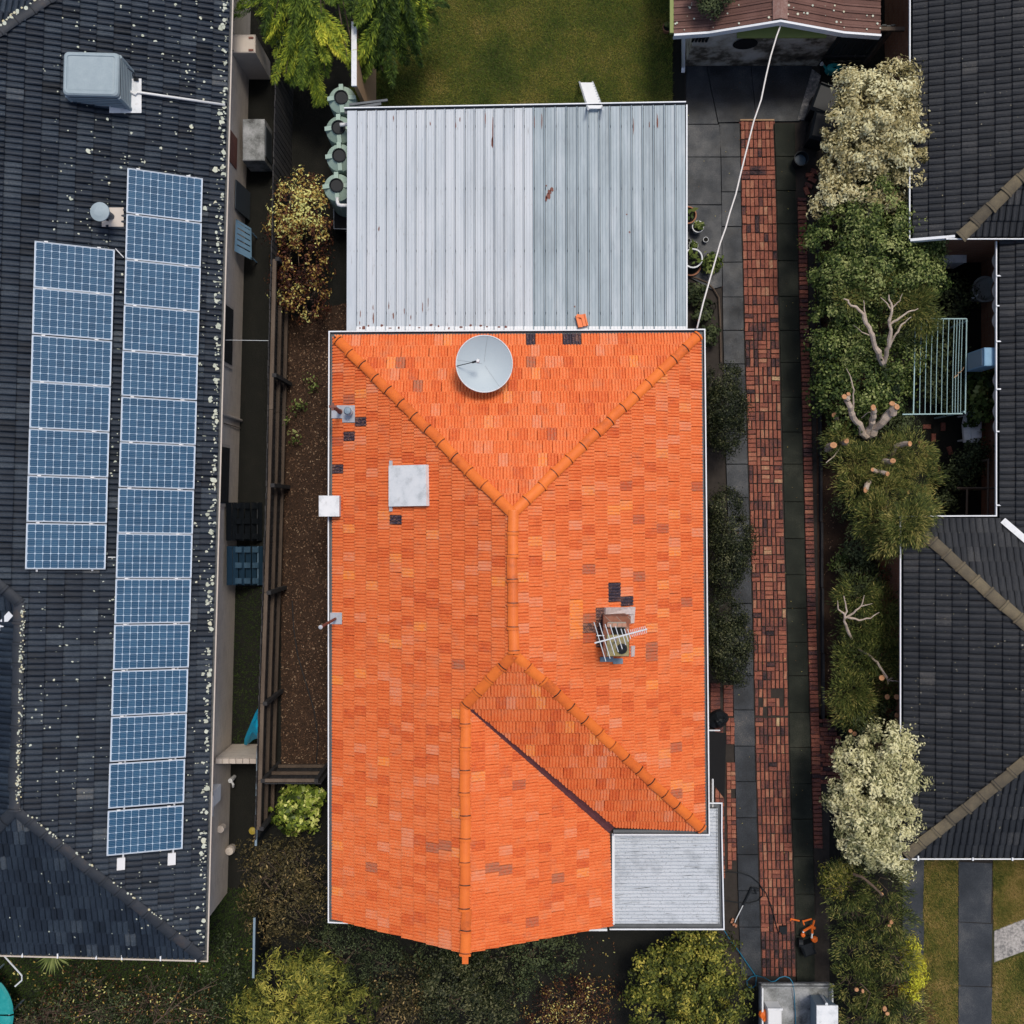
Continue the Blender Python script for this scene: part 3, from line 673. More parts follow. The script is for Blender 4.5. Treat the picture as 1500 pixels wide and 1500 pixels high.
for r_ in range(15):
    for c_ in range(3):
        y = 1056+r_*6.4
        if random.random() < .9: bp2.append((1199+c_*12.5+r_*.5-(r_//2 % 2)*5, y, 12, 5.6, 90+random.gauss(0, 3), random.uniform(-.015, .01), random.uniform(.1, .42)))
lay_bricks(pat2, bp2)
g = G()
for y0 in range(285, 1050, 96):
    a = P(1197+(y0-285)*.011, y0, 0); b = P(1197+(y0+96-285)*.011, y0+95, 0); mid = (a+b)/2
    g.box((mid.x, mid.y, .03), (.055, (a-b).length, .14))
tag(g.build('timber_edging', MT['dark_timber']), 'long dark timber edging beside the brick edge of the garden bed', 'edging')

# ------------------------------------------------------------------ orange house
ZE = 2.9
ZR = 5.46; ZJ = 4.83
oh = thing('brick_house', 'house with the bright orange terracotta tiled roof in the middle of the picture', 'house', P(757, 900, 0))
A_, B_, C_ = P(489.5, 493, ZE), P(1025, 490, ZE), P(1031, 1215.5, ZE)
T_, S_ = P(750.5, 752, ZR), P(752.5, 957, ZR)
J_, G_ = P(681.5, 1033, ZJ), P(681.5, 1396, ZJ)
W_ = P(488.5, 1346, ZE); V_ = P(896, 1215.5, ZE); E_ = P(896, 1356, ZE)
Lsplit = W_.lerp(A_, (J_.y-W_.y)/(A_.y-W_.y))
pl = Patch([[A_, Lsplit, J_, S_, T_], [Lsplit, W_, G_, J_]], A_, W_, T_ORANGE)
pr = Patch([[B_, T_, S_, C_]], C_, B_, T_ORANGE)
pn = Patch([[A_, T_, B_]], B_, A_, T_ORANGE)
dv = (V_-J_).to_2d().normalized(); pv_ = Vector((-dv.y, dv.x, 0))   # towards north-east
def planept(a, b, c, q):      # lift q onto plane abc
    n = (b-a).cross(c-a); return Vector((q.x, q.y, a.z-(n.x*(q.x-a.x)+n.y*(q.y-a.y))/n.z))
VG = .075
ps = Patch([[S_, planept(S_, J_, C_, J_+pv_*VG*.5), planept(S_, J_, C_, V_+pv_*VG*1.3), C_]], V_, C_, T_ORANGE)
pe = Patch([[planept(J_, G_, E_, J_-pv_*VG*.3+dv.to_3d()*.05), G_, E_, planept(J_, G_, E_, V_-pv_*VG*1.3)]], E_, V_, T_ORANGE)
roof_g = G()
OP = [pl, pr, pn, ps, pe]
for p in [pl, pr, pn, Patch([[S_, J_, V_, C_]], V_, C_, T_ORANGE), Patch([[J_, G_, E_, V_]], E_, V_, T_ORANGE)]:
    for q in p.src: roof_g.add([v-Vector((0, 0, .012)) for v in q], (tuple(range(len(q))),))
oroof = roof_g.build('roof', MT['underlay'], oh)
SPEC = [(872, 893, 6, .125), (864, 903, 8, .28), (878, 905, 8, .10), (868, 916, 7, .13), (880, 920, 8, .085), (876, 934, 7, .11), (880, 946, 7, .10), (866, 930, 6, .32), (856, 906, 6, .40), (872, 955, 6, .30), (782, 499, 6, .03), (828, 497, 6, .02), (839, 497, 6, .04), (531, 623, 7, .05), (514, 642, 7, .06), (496, 689, 7, .06), (588, 764, 7, .05), (905, 861, 8, .03), (905, 874, 8, .02),  # leading dark entries paint soot and the chimney's shadow into the tile tint
        (925, 877, 8, .03), (512, 588, 5, .3), (845, 902, 9, .95), (845, 917, 8, .95), (845, 933, 8, .95), (495, 998, 7, .98), (945, 943, 7, .28), (945, 955, 8, .28), (590, 537, 7, .28), (617, 571, 7, .28),
        (780, 537, 7, .28), (1009, 1235, 6, .28), (820, 1290, 8, .28), (744, 1272, 8, .28), (655, 1232, 7, .28), (640, 1247, 7, .28), (727, 1268, 7, .28)]
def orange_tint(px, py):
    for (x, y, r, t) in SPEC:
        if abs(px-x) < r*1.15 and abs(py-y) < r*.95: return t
    r = random.random()
    if r < .008: return random.uniform(.28, .34)
    if r < .08: return random.uniform(.69, .79)
    if r < .115: return random.uniform(.92, .97)
    if r < .20: return random.uniform(.44, .50)
    return random.gauss(.585, .042)
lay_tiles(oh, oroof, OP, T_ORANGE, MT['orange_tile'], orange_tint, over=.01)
CM = cap_mesh('ridge_cap', MT['orange_cap'], .108)
for a, b in ((A_.lerp(T_, .02), T_), (B_.lerp(T_, .01), T_), (C_.lerp(S_, .01), S_)): lay_caps(oroof, CM, a, b, .46, lift=.045)
lay_caps(oroof, CM, S_+Vector((0, 0, .015)), T_+Vector((0, .05, .015)), .455, lift=.05)
lay_caps(oroof, CM, J_, S_, .44, lift=.045)
lay_caps(oroof, CM, G_+Vector((0, -.06, 0)), J_+Vector((0, .05, 0)), .49, lift=.05)
# valley tray
g = G(); d = (V_-J_); s = Vector((0, 0, 1)).cross(d).normalized()*.10
g.add([J_-s*.6+Vector((0, 0, .025)), V_-s+Vector((0, 0, .03)), V_+Vector((0, 0, .005)), V_+s+Vector((0, 0, .03)), J_+s*.6+Vector((0, 0, .025)), J_+Vector((0, 0, .005))], ((0, 1, 2, 5), (5, 2, 3, 4)))
g.build('valley_tray', MT['valley'], oroof)
g = G(); a = P(681.5, 1397, ZJ); g.box(a+Vector((0, -.10, -.02)), (.13, .22, .07)); g.build('ridge_finial', MT['orange_cap'], oroof)
# walls
w = .42
def wall_ring(root, pts, z0, z1, mat, name='wall'):
    g = G(); g.prism([(p[0], p[1]) for p in pts], z0, z1); return g.build(name, mat, root)
wall_ring(oh, [A_+Vector((w, -w, 0)), B_+Vector((-w, -w, 0)), C_+Vector((-w, w+.1, 0)), V_+Vector((-w+.1, w+.1, 0)), E_+Vector((-w+.1, .5, 0)), W_+Vector((w, .5, 0))], 0, ZE-.12, MT['red_brick'])
g = G(); yb = W_.y+.38     # front gable wall and soffits
g.add([(W_.x+.3, yb, ZE-.1), (E_.x-.3, yb, ZE-.1), (G_.x, yb, ZJ-.1)], ((0, 1, 2),)); g.build('gable', MT['cream_paint'], oh)
g = G()
for pts in ([A_, A_+Vector((w+.1, -w-.1, 0)), W_+Vector((w+.1, .3, 0)), W_], [B_, C_, C_+Vector((-w-.1, w, 0)), B_+Vector((-w-.1, -w, 0))], [A_, B_, B_+Vector((-w, -w-.1, 0)), A_+Vector((w, -w-.1, 0))]):
    g.add([p+Vector((0, 0, -.11)) for p in pts], ((0, 1, 2, 3),))
g.build('eave_soffit', MT['cream_paint'], oh)
for x0, x1 in ((560, 640), (730, 800)):
    g = G(); a, b = P(x0, 0, 1.6).x, P(x1, 0, 1.6).x; yw = W_.y+.5
    g.box(((a+b)/2, yw-.01, 1.5), (b-a, .08, 1.2)); wd = g.build('window', MT['white_metal'], oh)
    g = G(); g.box(((a+b)/2, yw-.055, 1.5), (b-a-.12, .02, 1.08)); g.build('pane', MT['glass'], wd)
# gutters and barge edges
zg = ZE+.03
gutter(oh, [P(510, 1346, zg), P(487.5, 1345, zg), P(487.5, 1000, zg), P(487.5, 730, zg), P(488.5, 492, zg), P(1026, 489, zg), P(1028.5, 750, zg), P(1030.5, 1000, zg), P(1032.5, 1216.5, zg), P(899, 1216.5, zg)][::-1], w=.10)
g = G()
for a, b in ((W_, G_), (G_, E_)):
    d = (b-a); n = Vector((0, -1, 0)); o = Vector((0, .015, 0))
    g.add([a+Vector((0, .02, .03)), b+Vector((0, .02, .03)), b+Vector((0, .02, -.16)), a+Vector((0, .02, -.16))], ((0, 1, 2, 3),))
g.build('barge_board', MT['orange_cap'], oh)
# porch roof (lower right) : part of the house
zp = 2.75
p0, p1, p2, p3 = P(900, 1220, zp), P(1051, 1217, zp-.08), P(1054, 1353, zp-.08), P(900, 1353, zp)
def corr(g, a, b, c, d, n, amp, sub=6):
    """corrugated sheet; waves repeat from edge a-b to edge d-c, flutes run a->b"""
    vs = []; fs = []; m = n*sub
    for i in range(m+1):
        t = i/m; h = amp*math.sin(2*math.pi*i/sub)
        vs.append(a.lerp(d, t)+Vector((0, 0, h))); vs.append(b.lerp(c, t)+Vector((0, 0, h)))
    for i in range(m): fs.append((2*i, 2*i+1, 2*i+3, 2*i+2))
    g.add(vs, fs)
g = G(); corr(g, p0, p1, p2, p3, 26, .016); corr(g, P(1039, 1184, zp-.06), P(1051, 1184, zp-.08), P(1051, 1217, zp-.08), P(1039, 1217, zp-.06), 6, .010)
porch = g.build('porch_roof', MT['porch_sheet'], oh)
g = G(); g.box(((p0.x+p3.x)/2-.03, (p0.y+p3.y)/2, zp+.03), (.06, p0.y-p3.y, .05)); g.box(((p0.x+P(1037, 0, zp).x)/2, p0.y+.02, zp+.035), (P(1037, 0, zp).x-p0.x, .08, .05)); g.build('flashing', MT['white_metal'], porch)
gutter(oh, [P(1039, 1183, zp-.05), P(1051, 1183, zp-.05), P(1051, 1218, zp-.05), P(1054, 1355, zp-.05), P(893, 1355, zp-.05)][::-1], w=.10)
g = G(); g.box((P(870, 1361, 2.7).x, P(870, 1361, 2.7).y, 2.68), (.6, .05, .14), tint=0); g.build('fascia_board', MT['white_metal'], oh)
g = G(); g.prism([(p.x, p.y) for p in (P(905, 1225, zp), P(1047, 1222, zp), P(1049, 1347, zp), P(905, 1347, zp))], .0, .12); g.build('porch_floor', MT['red_brick'], oh)
for (x, y) in ((1045, 1343), (1043, 1226), (910, 1343)):
    g = G(); c = P(x, y, 2.6); g.box((c.x, c.y, 1.37), (.11, .11, 2.55)); g.build('porch_post', MT['white_metal'], oh)
# chimney
ch = thing('chimney', 'brick chimney with an open sooty top and pale mortar collar on the orange roof', 'chimney', pr.hit(897, 915))
cz = 4.55+.75
def cbox(g, x0, y0, x1, y1, z0, z1, tint=0, zref=None):
    z = zref if zref else z1
    a, b = P(x0, y1, z), P(x1, y0, z); g.prism([(a.x, a.y), (b.x, a.y), (b.x, b.y), (a.x, b.y)], z0, z1, tint)
g = G(); cbox(g, 886, 904, 922, 961, 3.9, 4.98, zref=4.98); g.build('stack', MT['soot_brick'], ch)
ct = 5.06
g = G(); cbox(g, 884, 903, 924, 913, 4.98, ct, zref=ct); cbox(g, 884, 913, 891, 962, 4.98, ct, zref=ct); cbox(g, 916, 913, 922, 962, 4.98, ct, zref=ct); cbox(g, 891, 950, 916, 962, 4.98, ct, zref=ct); g.build('top_course', MT['soot_brick'], ch)
g = G(); cbox(g, 890, 911, 917, 919, 5.06, 5.12, zref=5.12, tint=.2); g.build('brick', MT['soot_brick'], ch)
for x in (889, 897, 905, 911):
    g = G(); cbox(g, x, 913, x+6.5, 918, 5.05, 5.14, zref=5.12, tint=.45); g.build('brick', MT['soot_brick'], ch)
g = G(); cbox(g, 897, 919, 915, 931, 5.04, 5.075, zref=5.075); g.build('flue_opening', MT['black'], ch)
g = G(); cbox(g, 889, 930, 921, 961, 5.04, 5.11, zref=5.11); m_ = g.build('mortar_cap', MT['mortar'], ch)
g = G(); c = P(911, 950, 5.12); g.lathe(c, [(.10, -.02), (.11, .03), (.07, .035), (.065, -.02)], 16); g.disc(c+Vector((0, 0, 0)), .07, 14); g.build('flue_pot', MT['black_plastic'], ch)
g = G(); n = pr.n
for (x0, y0, x1, y1, hh) in ((884, 889, 925, 900, .10), (919, 889, 926, 912, .09), (922, 945, 928, 962, .06)):
    q = [pr.hit(x0, y1, .0), pr.hit(x1, y1, .0), pr.hit(x1, y0, .0), pr.hit(x0, y0, .0)]
    g.hexa(q, [p+n*hh+Vector((random.uniform(-.02, .02), random.uniform(-.02, .02), random.uniform(-.02, .03))) for p in q])
g.build('mortar_collar', MT['pale_mortar'], ch)
g = G()
for (x0, y0, x1, y1) in ((877, 962, 896, 969), (896, 964, 910, 972)):
    q = [pr.hit(x0, y1, .04), pr.hit(x1, y1, .04), pr.hit(x1, y0, .04), pr.hit(x0, y0, .04)]; g.hexa(q, [p+n*.02 for p in q])
g.build('flashing', MT['steel_blue'], ch)
g = G(); q = [pr.hit(862, 906, .055), pr.hit(884, 914, .055), pr.hit(886, 898, .055), pr.hit(875, 893, .055)]
# TV antenna
an = thing('antenna', 'white television antenna with many rods above the chimney', 'antenna', P(900, 942, 5.1))
za = 6.15
a, b = P(871, 942, za), P(948, 921.5, za)
g = G(); g.tube([a, b], .016, 6); g.build('boom', MT['alu'], an)
d = (b-a).normalized()
def rod(t, l1, l2, r=.009):
    c = a.lerp(b, t); q = Vector((-d.y, d.x, 0)); q = Vector((-.29, .957, 0))
    g = G(); g.tube([c+q*l1+Vector((0, 0, .01)), c-q*l2+Vector((0, 0, .01))], r, 5); g.build('rod', MT['alu'], an)
for t, l1, l2 in ((.10, .40, .40), (.19, .36, .37), (.285, .31, .33), (.37, .28, .29), (.455, .22, .25), (.54, .14, .19), (.60, .12, .14), (.655, .10, .10)): rod(t, l1, l2)
for i in range(9): rod(.70+i*.034, .075, .075, .006)
g = G(); g.tube([P(902, 934, za-.02), P(902, 940, 5.1)], .02, 6); g.tube([P(874, 931, za-.1), P(885, 931, za-.1)], .012, 5); g.build('mast', MT['alu'], an)
# satellite dish
zd = 4.35
c = P(709.5, 533, zd); r = 41.2*(H-zd)/F
sd = thing('satellite_dish', 'large round pale grey satellite dish pointing up on the orange roof', 'satellite dish', pn.hit(712, 548))
tilt = Matrix.Rotation(R(7), 4, 'X') @ Matrix.Rotation(R(5), 4, 'Y')
g = G(); prof = [(r*k/10, .17*(k/10)**2-.17) for k in range(11)]
g.lathe(c, prof, 48, tilt); g.lathe(c-Vector((0, 0, .012)), prof[::-1], 48, tilt); dish = g.build('dish', MT['mesh_dish'], sd, smooth=True)
g = G(); pts = [c+(tilt @ Vector((r*1.0*math.cos(t), r*math.sin(t), .0))) for t in [2*math.pi*k/48 for k in range(49)]]; g.tube(pts, .012, 6, caps=False); g.build('rim', MT['white_panel'], sd)
fd = c+tilt @ Vector((-.16, .05, .42))
g = G(); g.tube([c+tilt @ Vector((-r, -.05, 0)), fd], .009, 5); g.tube([fd+Vector((-.01, 0, .02)), fd+Vector((-.12, -.03, .0))], .022, 6); g.build('feed_arm', MT['black_plastic'], sd)
g = G(); g.lathe(fd, [(0, .07), (.03, .07), (.045, .03), (.035, -.05), (0, -.05)], 12); g.build('feed_horn', MT['pvc'], sd)
g = G()
for t in (1.45, -.98, 3.0):
    g.tube([c+tilt @ Vector((r*q*math.cos(t), r*q*math.sin(t), .17*q*q-.168)) for q in (.06, .3, .55, .8, .98)], .0016, 4)
g.build('seam', MT['gutter_in'], dish)
g = G(); bpt = pn.hit(716, 556); g.tube([bpt+Vector((0, 0, -.2)), Vector((bpt.x, bpt.y, zd-.2))], .045, 8); g.tube([Vector((bpt.x, bpt.y, zd-.25)), c+Vector((0, 0, -.26))], .05, 8); g.box(pn.hit(716, 556, .04), (.3, .3, .03)); g.build('mount', MT['gutter_in'], sd)
# roof hatch, box, flues
hh = thing('roof_hatch', 'large square white panel lying flat on the orange tiles', 'hatch', pl.hit(603, 712))
q = [pl.hit(576, 742, .05), pl.hit(631, 741, .05), pl.hit(630, 681, .05), pl.hit(576, 682.5, .05)]
g = G(); g.hexa(q, [p+pl.n*.11 for p in q]); g.build('cover', MT['white_panel'], hh)
q = [pl.hit(573.5, 749, .055), pl.hit(577.5, 749, .055), pl.hit(577.5, 675, .055), pl.hit(573.5, 675, .055)]
g = G(); g.hexa(q, [p+pl.n*.03 for p in q]); g.build('flashing', MT['lead'], hh)
rb = thing('vent_box', 'small square white box straddling the left gutter of the orange roof', 'vent box', P(482, 741, 2.8))
g = G(); cbox(g, 467, 726, 497, 756.5, 3.05, 3.28, zref=3.28); g.build('lid', MT['white_panel'], rb)
g = G(); cbox(g, 470, 729, 494, 753, 2.7, 3.05, zref=3.28); g.build('body', MT['gutter_in'], rb)
f1 = thing('flue', 'stubby grey flue pipe with flashing plate near the upper left of the orange roof', 'flue', pl.hit(507, 605))
def plate(root, pt, x0, y0, x1, y1, mat, w0=.045, th=.012, name='flashing'):
    q = [pt.hit(x0, y1, w0), pt.hit(x1, y1, w0), pt.hit(x1, y0, w0), pt.hit(x0, y0, w0)]
    g = G(); g.hexa(q, [p+pt.n*th for p in q]); return g.build(name, mat, root)
plate(f1, pl, 488, 594, 522, 613, MT['lead']); plate(f1, pl, 504, 612, 522, 619, MT['lead'], w0=.048)
b0 = pl.hit(514, 604, .03)
g = G(); g.tube([b0, b0+Vector((0, 0, .34))], .085, 14, caps=False); g.tube([b0+Vector((0, 0, .26)), b0+Vector((0, 0, .28))], .10, 14); g.build('pipe', MT['lead'], f1)
g = G(); g.lathe(b0+Vector((0, 0, .33)), [(.0, .05), (.07, .04), (.09, .0), (.07, -.02)], 14); g.build('cap', MT['steel_blue'], f1)
f2 = thing('vent_pipe', 'rusty red vent pipe beside the stubby grey flue', 'vent pipe', pl.hit(502, 604))
b0 = pl.hit(500, 603.5, .03); top = b0+Vector((0.03, 0, 1.15))
g = G(); g.tube([b0, top], .045, 10); g.tube([b0, b0+Vector((0, 0, .1))], .06, 10); g.build('pipe', MT['copper_pipe'], f2)
g = G(); g.box(top+Vector((0, 0, .03)), (.16, .05, .06)); g.box(top+Vector((0, 0, .02)), (.05, .16, .05)); g.build('cowl', MT['copper_pipe'], f2)
f3 = thing('vent_pipe', 'thin rusty vent pipe on a square grey plate at the orange roof edge', 'vent pipe', pl.hit(494, 906))
plate(f3, pl, 486, 897, 503, 914, MT['lead']); b0 = pl.hit(493, 906, .03)
g = G(); g.tube([b0, b0+Vector((-.02, 0, 1.75))], .032, 8); g.build('pipe', MT['copper_pipe'], f3)
g = G(); g.lathe(b0+Vector((-.02, 0, 1.75)), [(.04, -.06), (.045, .0), (.0, .03)], 10); g.build('cap', MT['lead'], f3)

# ------------------------------------------------------------------ carport with metal deck roof
cp = thing('carport', 'flat carport roof of ribbed metal sheets, pale on the left and duller on the right', 'carport', P(757, 320, 0))
zc = 2.72
NWc, NEc, SEc, SWc = P(509, 163, zc), P(1004, 154, zc), P(1006, 482, zc), P(508, 487, zc)
def on_roof(s, t): return (NWc.lerp(NEc, s)).lerp(SWc.lerp(SEc, s), t)
def deck(x0, x1, mat):
    s0 = (x0-508.5)/496.5; s1 = (x1-508.5)/496.5
    g = G(); sec = [(0, -.035), (.012, .04), (.10, .045), (.125, .0), (.14, -.034), (.178, -.034), (.192, .0), (.36, 0), (.375, .008), (.40, .008), (.415, 0), (.66, 0), (.675, .008), (.70, .008), (.715, 0), (.98, 0), (1, -.035)]
    vs = []; fs = []
    for (u, h) in sec:
        for t in (0, .5, 1): p = on_roof(lerp(s0, s1, u), t); vs.append(p+Vector((0, 0, h+ .004)))
    for i in range(len(sec)-1):
        for k in range(2): fs.append((i*3+k, (i+1)*3+k, (i+1)*3+k+1, i*3+k+1)[::-1])
    g.add(vs, fs, 0.0); o = g.build('roof_sheet', mat, cp); o['tint'] = random.uniform(-.10, .10)
x = 521.0
for i in range(18): deck(x, x+14.42, MT['roof_light']); x += 14.42
for i in range(14): deck(x, x+16.0, MT['roof_dull']); x += 16.0
g = G(); s = 12.5/496.5
a, b, c, d = on_roof(0, 0), on_roof(s, 0), on_roof(s, 1), on_roof(0, 1)
g.hexa([d+Vector((0, 0, -.02)), c+Vector((0, 0, -.02)), b+Vector((0, 0, -.02)), a+Vector((0, 0, -.02))], [d+Vector((0, 0, .03)), c+Vector((0, 0, .03)), b+Vector((0, 0, .03)), a+Vector((0, 0, .03))]); g.build('edge_flashing', MT['roof_light'], cp)
g = G(); a, b = on_roof(1, 0), on_roof(1, 1); g.box(((a.x+b.x)/2+.012, (a.y+b.y)/2, zc), (.03, a.y-b.y, .07)); g.build('edge_trim', MT['white_metal'], cp)
gutter(cp, [P(1005, 156, zc), P(504, 165, zc)], w=.11)
g = G(); a, b = SWc, SEc; m_ = (a+b)/2; g.box(m_+Vector((0, .05, -.02)), ((b-a).length, .10, .06)); g.build('back_flashing', MT['white_metal'], cp)
g = G()
for t in (.08, .36, .64, .92):
    a, b = on_roof(.01, t), on_roof(.99, t); g.box((a+b)/2+Vector((0, 0, -.10)), ((b-a).length, .06, .14))
g.build('beam', MT['timber'], cp)
for (s_, t_) in ((.02, .03), (.5, .03), (.98, .03), (.98, .5), (.02, .5)):
    q = on_roof(s_, t_); g = G(); g.box((q.x, q.y, zc/2-.09), (.09, .09, zc-.18)); g.build('post', MT['timber'], cp)
sheet('carport_floor', [(510, 180), (1003, 180), (1003, 520), (510, 520)], MT['concrete_wet'], -.02)
# things on the carport roof
bt = thing('brick', 'loose orange roof tile lying on the dull half of the carport roof', 'roof tile', P(852, 470, zc+.05))
M = Matrix.Rotation(R(14), 4, 'Z') @ Matrix.Rotation(R(6), 4, 'Y')
c = P(852, 470, zc+.09)
g = G(); g.box(c, (.24, .28, .03), M); g.box(c+M @ Vector((-.09, 0, .03)), (.05, .27, .04), M); g.box(c+M @ Vector((.02, 0, .03)), (.04, .27, .03), M); g.box(c+M @ Vector((.10, 0, .03)), (.03, .27, .04), M)
g.build('body', MT['orange_cap'], bt)
g = G(); g.box(c+Vector((-.06, .10, .055)), (.12, .07, .03), Matrix.Rotation(R(-10), 4, 'Z')); g.build('broken_piece', MT['orange_cap'], bt)
bt['label'] = 'broken orange roof tile lying loose on the dull half of the carport roof'; bt.name = 'loose_tile'
def blotch(name, label, pts, mat, z):
    g = G(); 
    for (x, y, rx, ry) in pts:
        vs = [P(x+rx*math.cos(t)*random.uniform(.6, 1.2), y+ry*math.sin(t)*random.uniform(.6, 1.2), z) for t in [2*math.pi*k/11 for k in range(11)]][::-1]
        g.add(vs, (tuple(range(11)),))
    return g
g = blotch('', '', [(805, 281, 3.5, 4), (803, 287, 4, 5), (808, 278, 3, 3.5), (800, 291, 2, 4), (800, 272, 1.3, 1.5)], None, zc+.013); g.build('rust_patch', MT['copper_pipe'], cp)
g = blotch('', '', [(722, 195, 1.3, 22), (721, 208, 1.8, 10), (547, 468, 1.2, 9), (576, 462, 1.0, 6), (555, 335, 1.0, 4), (918, 314, 1.2, 1.2), (922, 340, 1.5, 1.5), (842, 449, 1.2, 1.5), (533, 480, 4, 2.5)]+[(528+k*14.4+random.uniform(-4, 4), 479+random.uniform(-3, 2), random.uniform(1, 3), random.uniform(1, 2.2)) for k in range(16)]+[(520+random.random()*480, 172+random.random()*14, .8, random.uniform(3, 12)) for k in range(12)]+[(525+random.random()*120, 440+random.random()*40, .7, random.uniform(2, 9)) for k in range(9)], None, zc+.012); g.build('dirt_streak', MT['copper_pipe'], cp)
# ladder
ld = thing('ladder', 'aluminium ladder leaning from the lawn onto the carport edge', 'ladder', P(858, 120, 0))
top, foot = P(872, 159, 2.98), P(858.5, 120, .0)
ax = (top-foot).normalized(); sd_ = Vector((1, 0, 0))
g = None
for s_ in (-.165, .165):
    g = G(); g.tube([foot+sd_*s_, top+sd_*s_+ax*.1], .026, 4); g.build('rail', MT['alu'], ld)
for i in range(1, 11):
    p = foot.lerp(top, i/10.5); g = G(); g.box(p, (.33, .075, .03)); g.build('rung', MT['alu'], ld)
# white cable
cb = G(); pts = [(1145, 33, 2.75), (1138, 52, 2.7), (1129, 82, 2.68), (1122, 112, 2.66), (1115, 146, 2.64), (1104, 178, 2.64), (1095, 214, 2.64), (1086, 250, 2.66), (1078, 284, 2.68), (1069, 312, 2.7), (1063, 334, 2.75), (1055, 356, 2.78), (1046, 388, 2.84), (1039, 412, 2.9), (1030, 444, 3.0), (1021, 481, 3.1)]
cb.tube([P(*p) for p in pts], .019, 6); tag(cb.build('overhead_cable', MT['cable'], smooth=True), 'white overhead cable running from the garage gable to the orange roof corner', 'cable')
g = G(); tanks_xy = [(500, 143), (496, 187), (497, 228), (493, 272)]
tl = ['green water tank at the top of the row, half hidden by the tan wall', 'dirty green water tank second from the top with a white pipe into its side', 'clean green water tank third from the top of the row', 'green water tank at the bottom of the row above the white elbow pipe']
for i, (x, y) in enumerate(tanks_xy):
    zt = 1.95; c = P(x, y, zt); t = thing('water_tank', tl[i], 'water tank', (c.x, c.y, 0), 'green water tanks beside the carport')
    r = .335
    g = G(); g.lathe((c.x, c.y, 0), [(r, 0), (r, .4), (r-.015, .42), (r, .44), (r, zt-.25), (r*.97, zt-.15), (r*.62, zt-.04), (r*.5, zt)], 28); o = g.build('body', MT['green_tank'], t, smooth=False); o['tint'] = (-.0, -.28, .0, .0)[i]
    for k in range(4):
        a = math.pi/2*k+.05; g = G(); M = Matrix.Rotation(a, 4, 'Z'); g.box(Vector((c.x, c.y, zt-.05))+M @ Vector((r*.72, 0, 0)), (r*.52, .10, .09), M @ Matrix.Rotation(R(14), 4, 'Y')); g.build('rib', MT['green_tank'], t)
    g = G(); g.lathe((c.x, c.y, zt), [(r*.5, -.01), (r*.5, .05), (r*.44, .055), (r*.40, .02), (0, .02)], 20); g.build('lid', MT['black_plastic'], t)
wp = G(); z = 2.2; wp.tube([P(498, 183, z), P(503, 182.5, z), P(514, 182, z)], .045, 10); wp.tube([P(500, 183, z), P(501, 184, 1.95)], .04, 8); tag(wp.build('white_pipe', MT['pvc'], smooth=True), 'white pipe entering the second water tank', 'pipe')
wp = G(); wp.tube([P(494, 290, 2.0), P(494.5, 297, 2.05), P(496, 300, 2.07), P(500, 301, 2.08), P(515, 301, 2.08)], .042, 10); tag(wp.build('white_pipe', MT['pvc'], smooth=True), 'white elbow pipe below the lowest water tank', 'pipe')
g = G(); cbox(g, 489.5, 303, 512, 335, 0, .5, zref=.5); t = thing('planter', 'dark rectangular tub beside the carport below the water tanks', 'planter', P(500, 320)); g.build('body', MT['black_plastic'], t)
g = G(); a = P(489, 335, .52); b = P(510, 335.5, .52); g.tube([P(489, 303, .52), a, b], .012, 5); g.build('rim', MT['alu'], t)
# tan wall at the lawn edge
tw = thing('screen_wall', 'tan board screen with a white capped top edge beside the lawn', 'screen', P(540, 120))
xa, xb = SX(523, 2.5), SX(551, 0); y0, y1 = SY(158, 1.2), SY(70, 1.2)
g = G(); g.hexa([(xa-.02, y0, 0), (xb, y0, 0), (xb, y1, 0), (xa-.02, y1, 0)], [(xa-.08, y0, 2.5), (xa, y0, 2.5), (xa, y1, 2.5), (xa-.08, y1, 2.5)]); g.build('board', MT['tan_board'], tw)
g = G(); g.box((xa-.065, (y0+y1)/2, 2.5), (.12, y1-y0+.02, .07)); g.build('cap', MT['white_panel'], tw)
g = G(); p = P(535, 156, 2.5); g.box(p, (.75, .06, .05), Matrix.Rotation(R(9), 4, 'Z')); g.box(p+Vector((.06, .13, -.1)), (.9, .05, .05), Matrix.Rotation(R(7), 4, 'Z')); tag(g.build('metal_rail', MT['gutter_in']), 'grey metal rails lying across the top left corner of the carport', 'rail')

# ------------------------------------------------------------------ left house
ZL = 2.7; TL = .407
lh = thing('tiled_house', 'dark grey tiled house with solar panels on the left', 'house', P(150, 900, 0))
def Lx(y): return interp([(-400, 346), (0, 333), (500, 322), (1000, 308.5), (1404, 297)], y)
ne = P(Lx(-171), -171, ZL); se = P(297, 1401, ZL); sw_ = P(-420, 1390, ZL)
ea = (ne-se).normalized(); inw = Vector((-ea.y, ea.x, 0))      # along eave north, and inward (west)
if inw.x > 0: inw = -inw
def LP(along, run):      # point on the east slope: metres along eave from SE corner, metres up from the eave
    p = se+ea*along+inw*run; p.z = ZL+run*TL; return p
run1 = 3.68; RA = LP(run1, run1)                          # lower ridge south end
def L_at(px, py):        # solve on slope
    n = Vector((-inw.x*TL, -inw.y*TL, 1)).normalized(); d = Vector(((px-750)/F, (750-py)/F, -1)); o = Vector((0, 0, H))
    t = (se-o).dot(n)/d.dot(n); return o+d*t
RB = L_at(41, 884); rB = (RB-se).dot(inw); aB = (RB-se).dot(ea); RB = LP(aB, run1)
aN = (ne-se).length
RC = LP(aB+3.2, run1+3.2)                                   # broken hip up to the main ridge
runm = run1+3.2; RD = LP(aN-runm, runm)
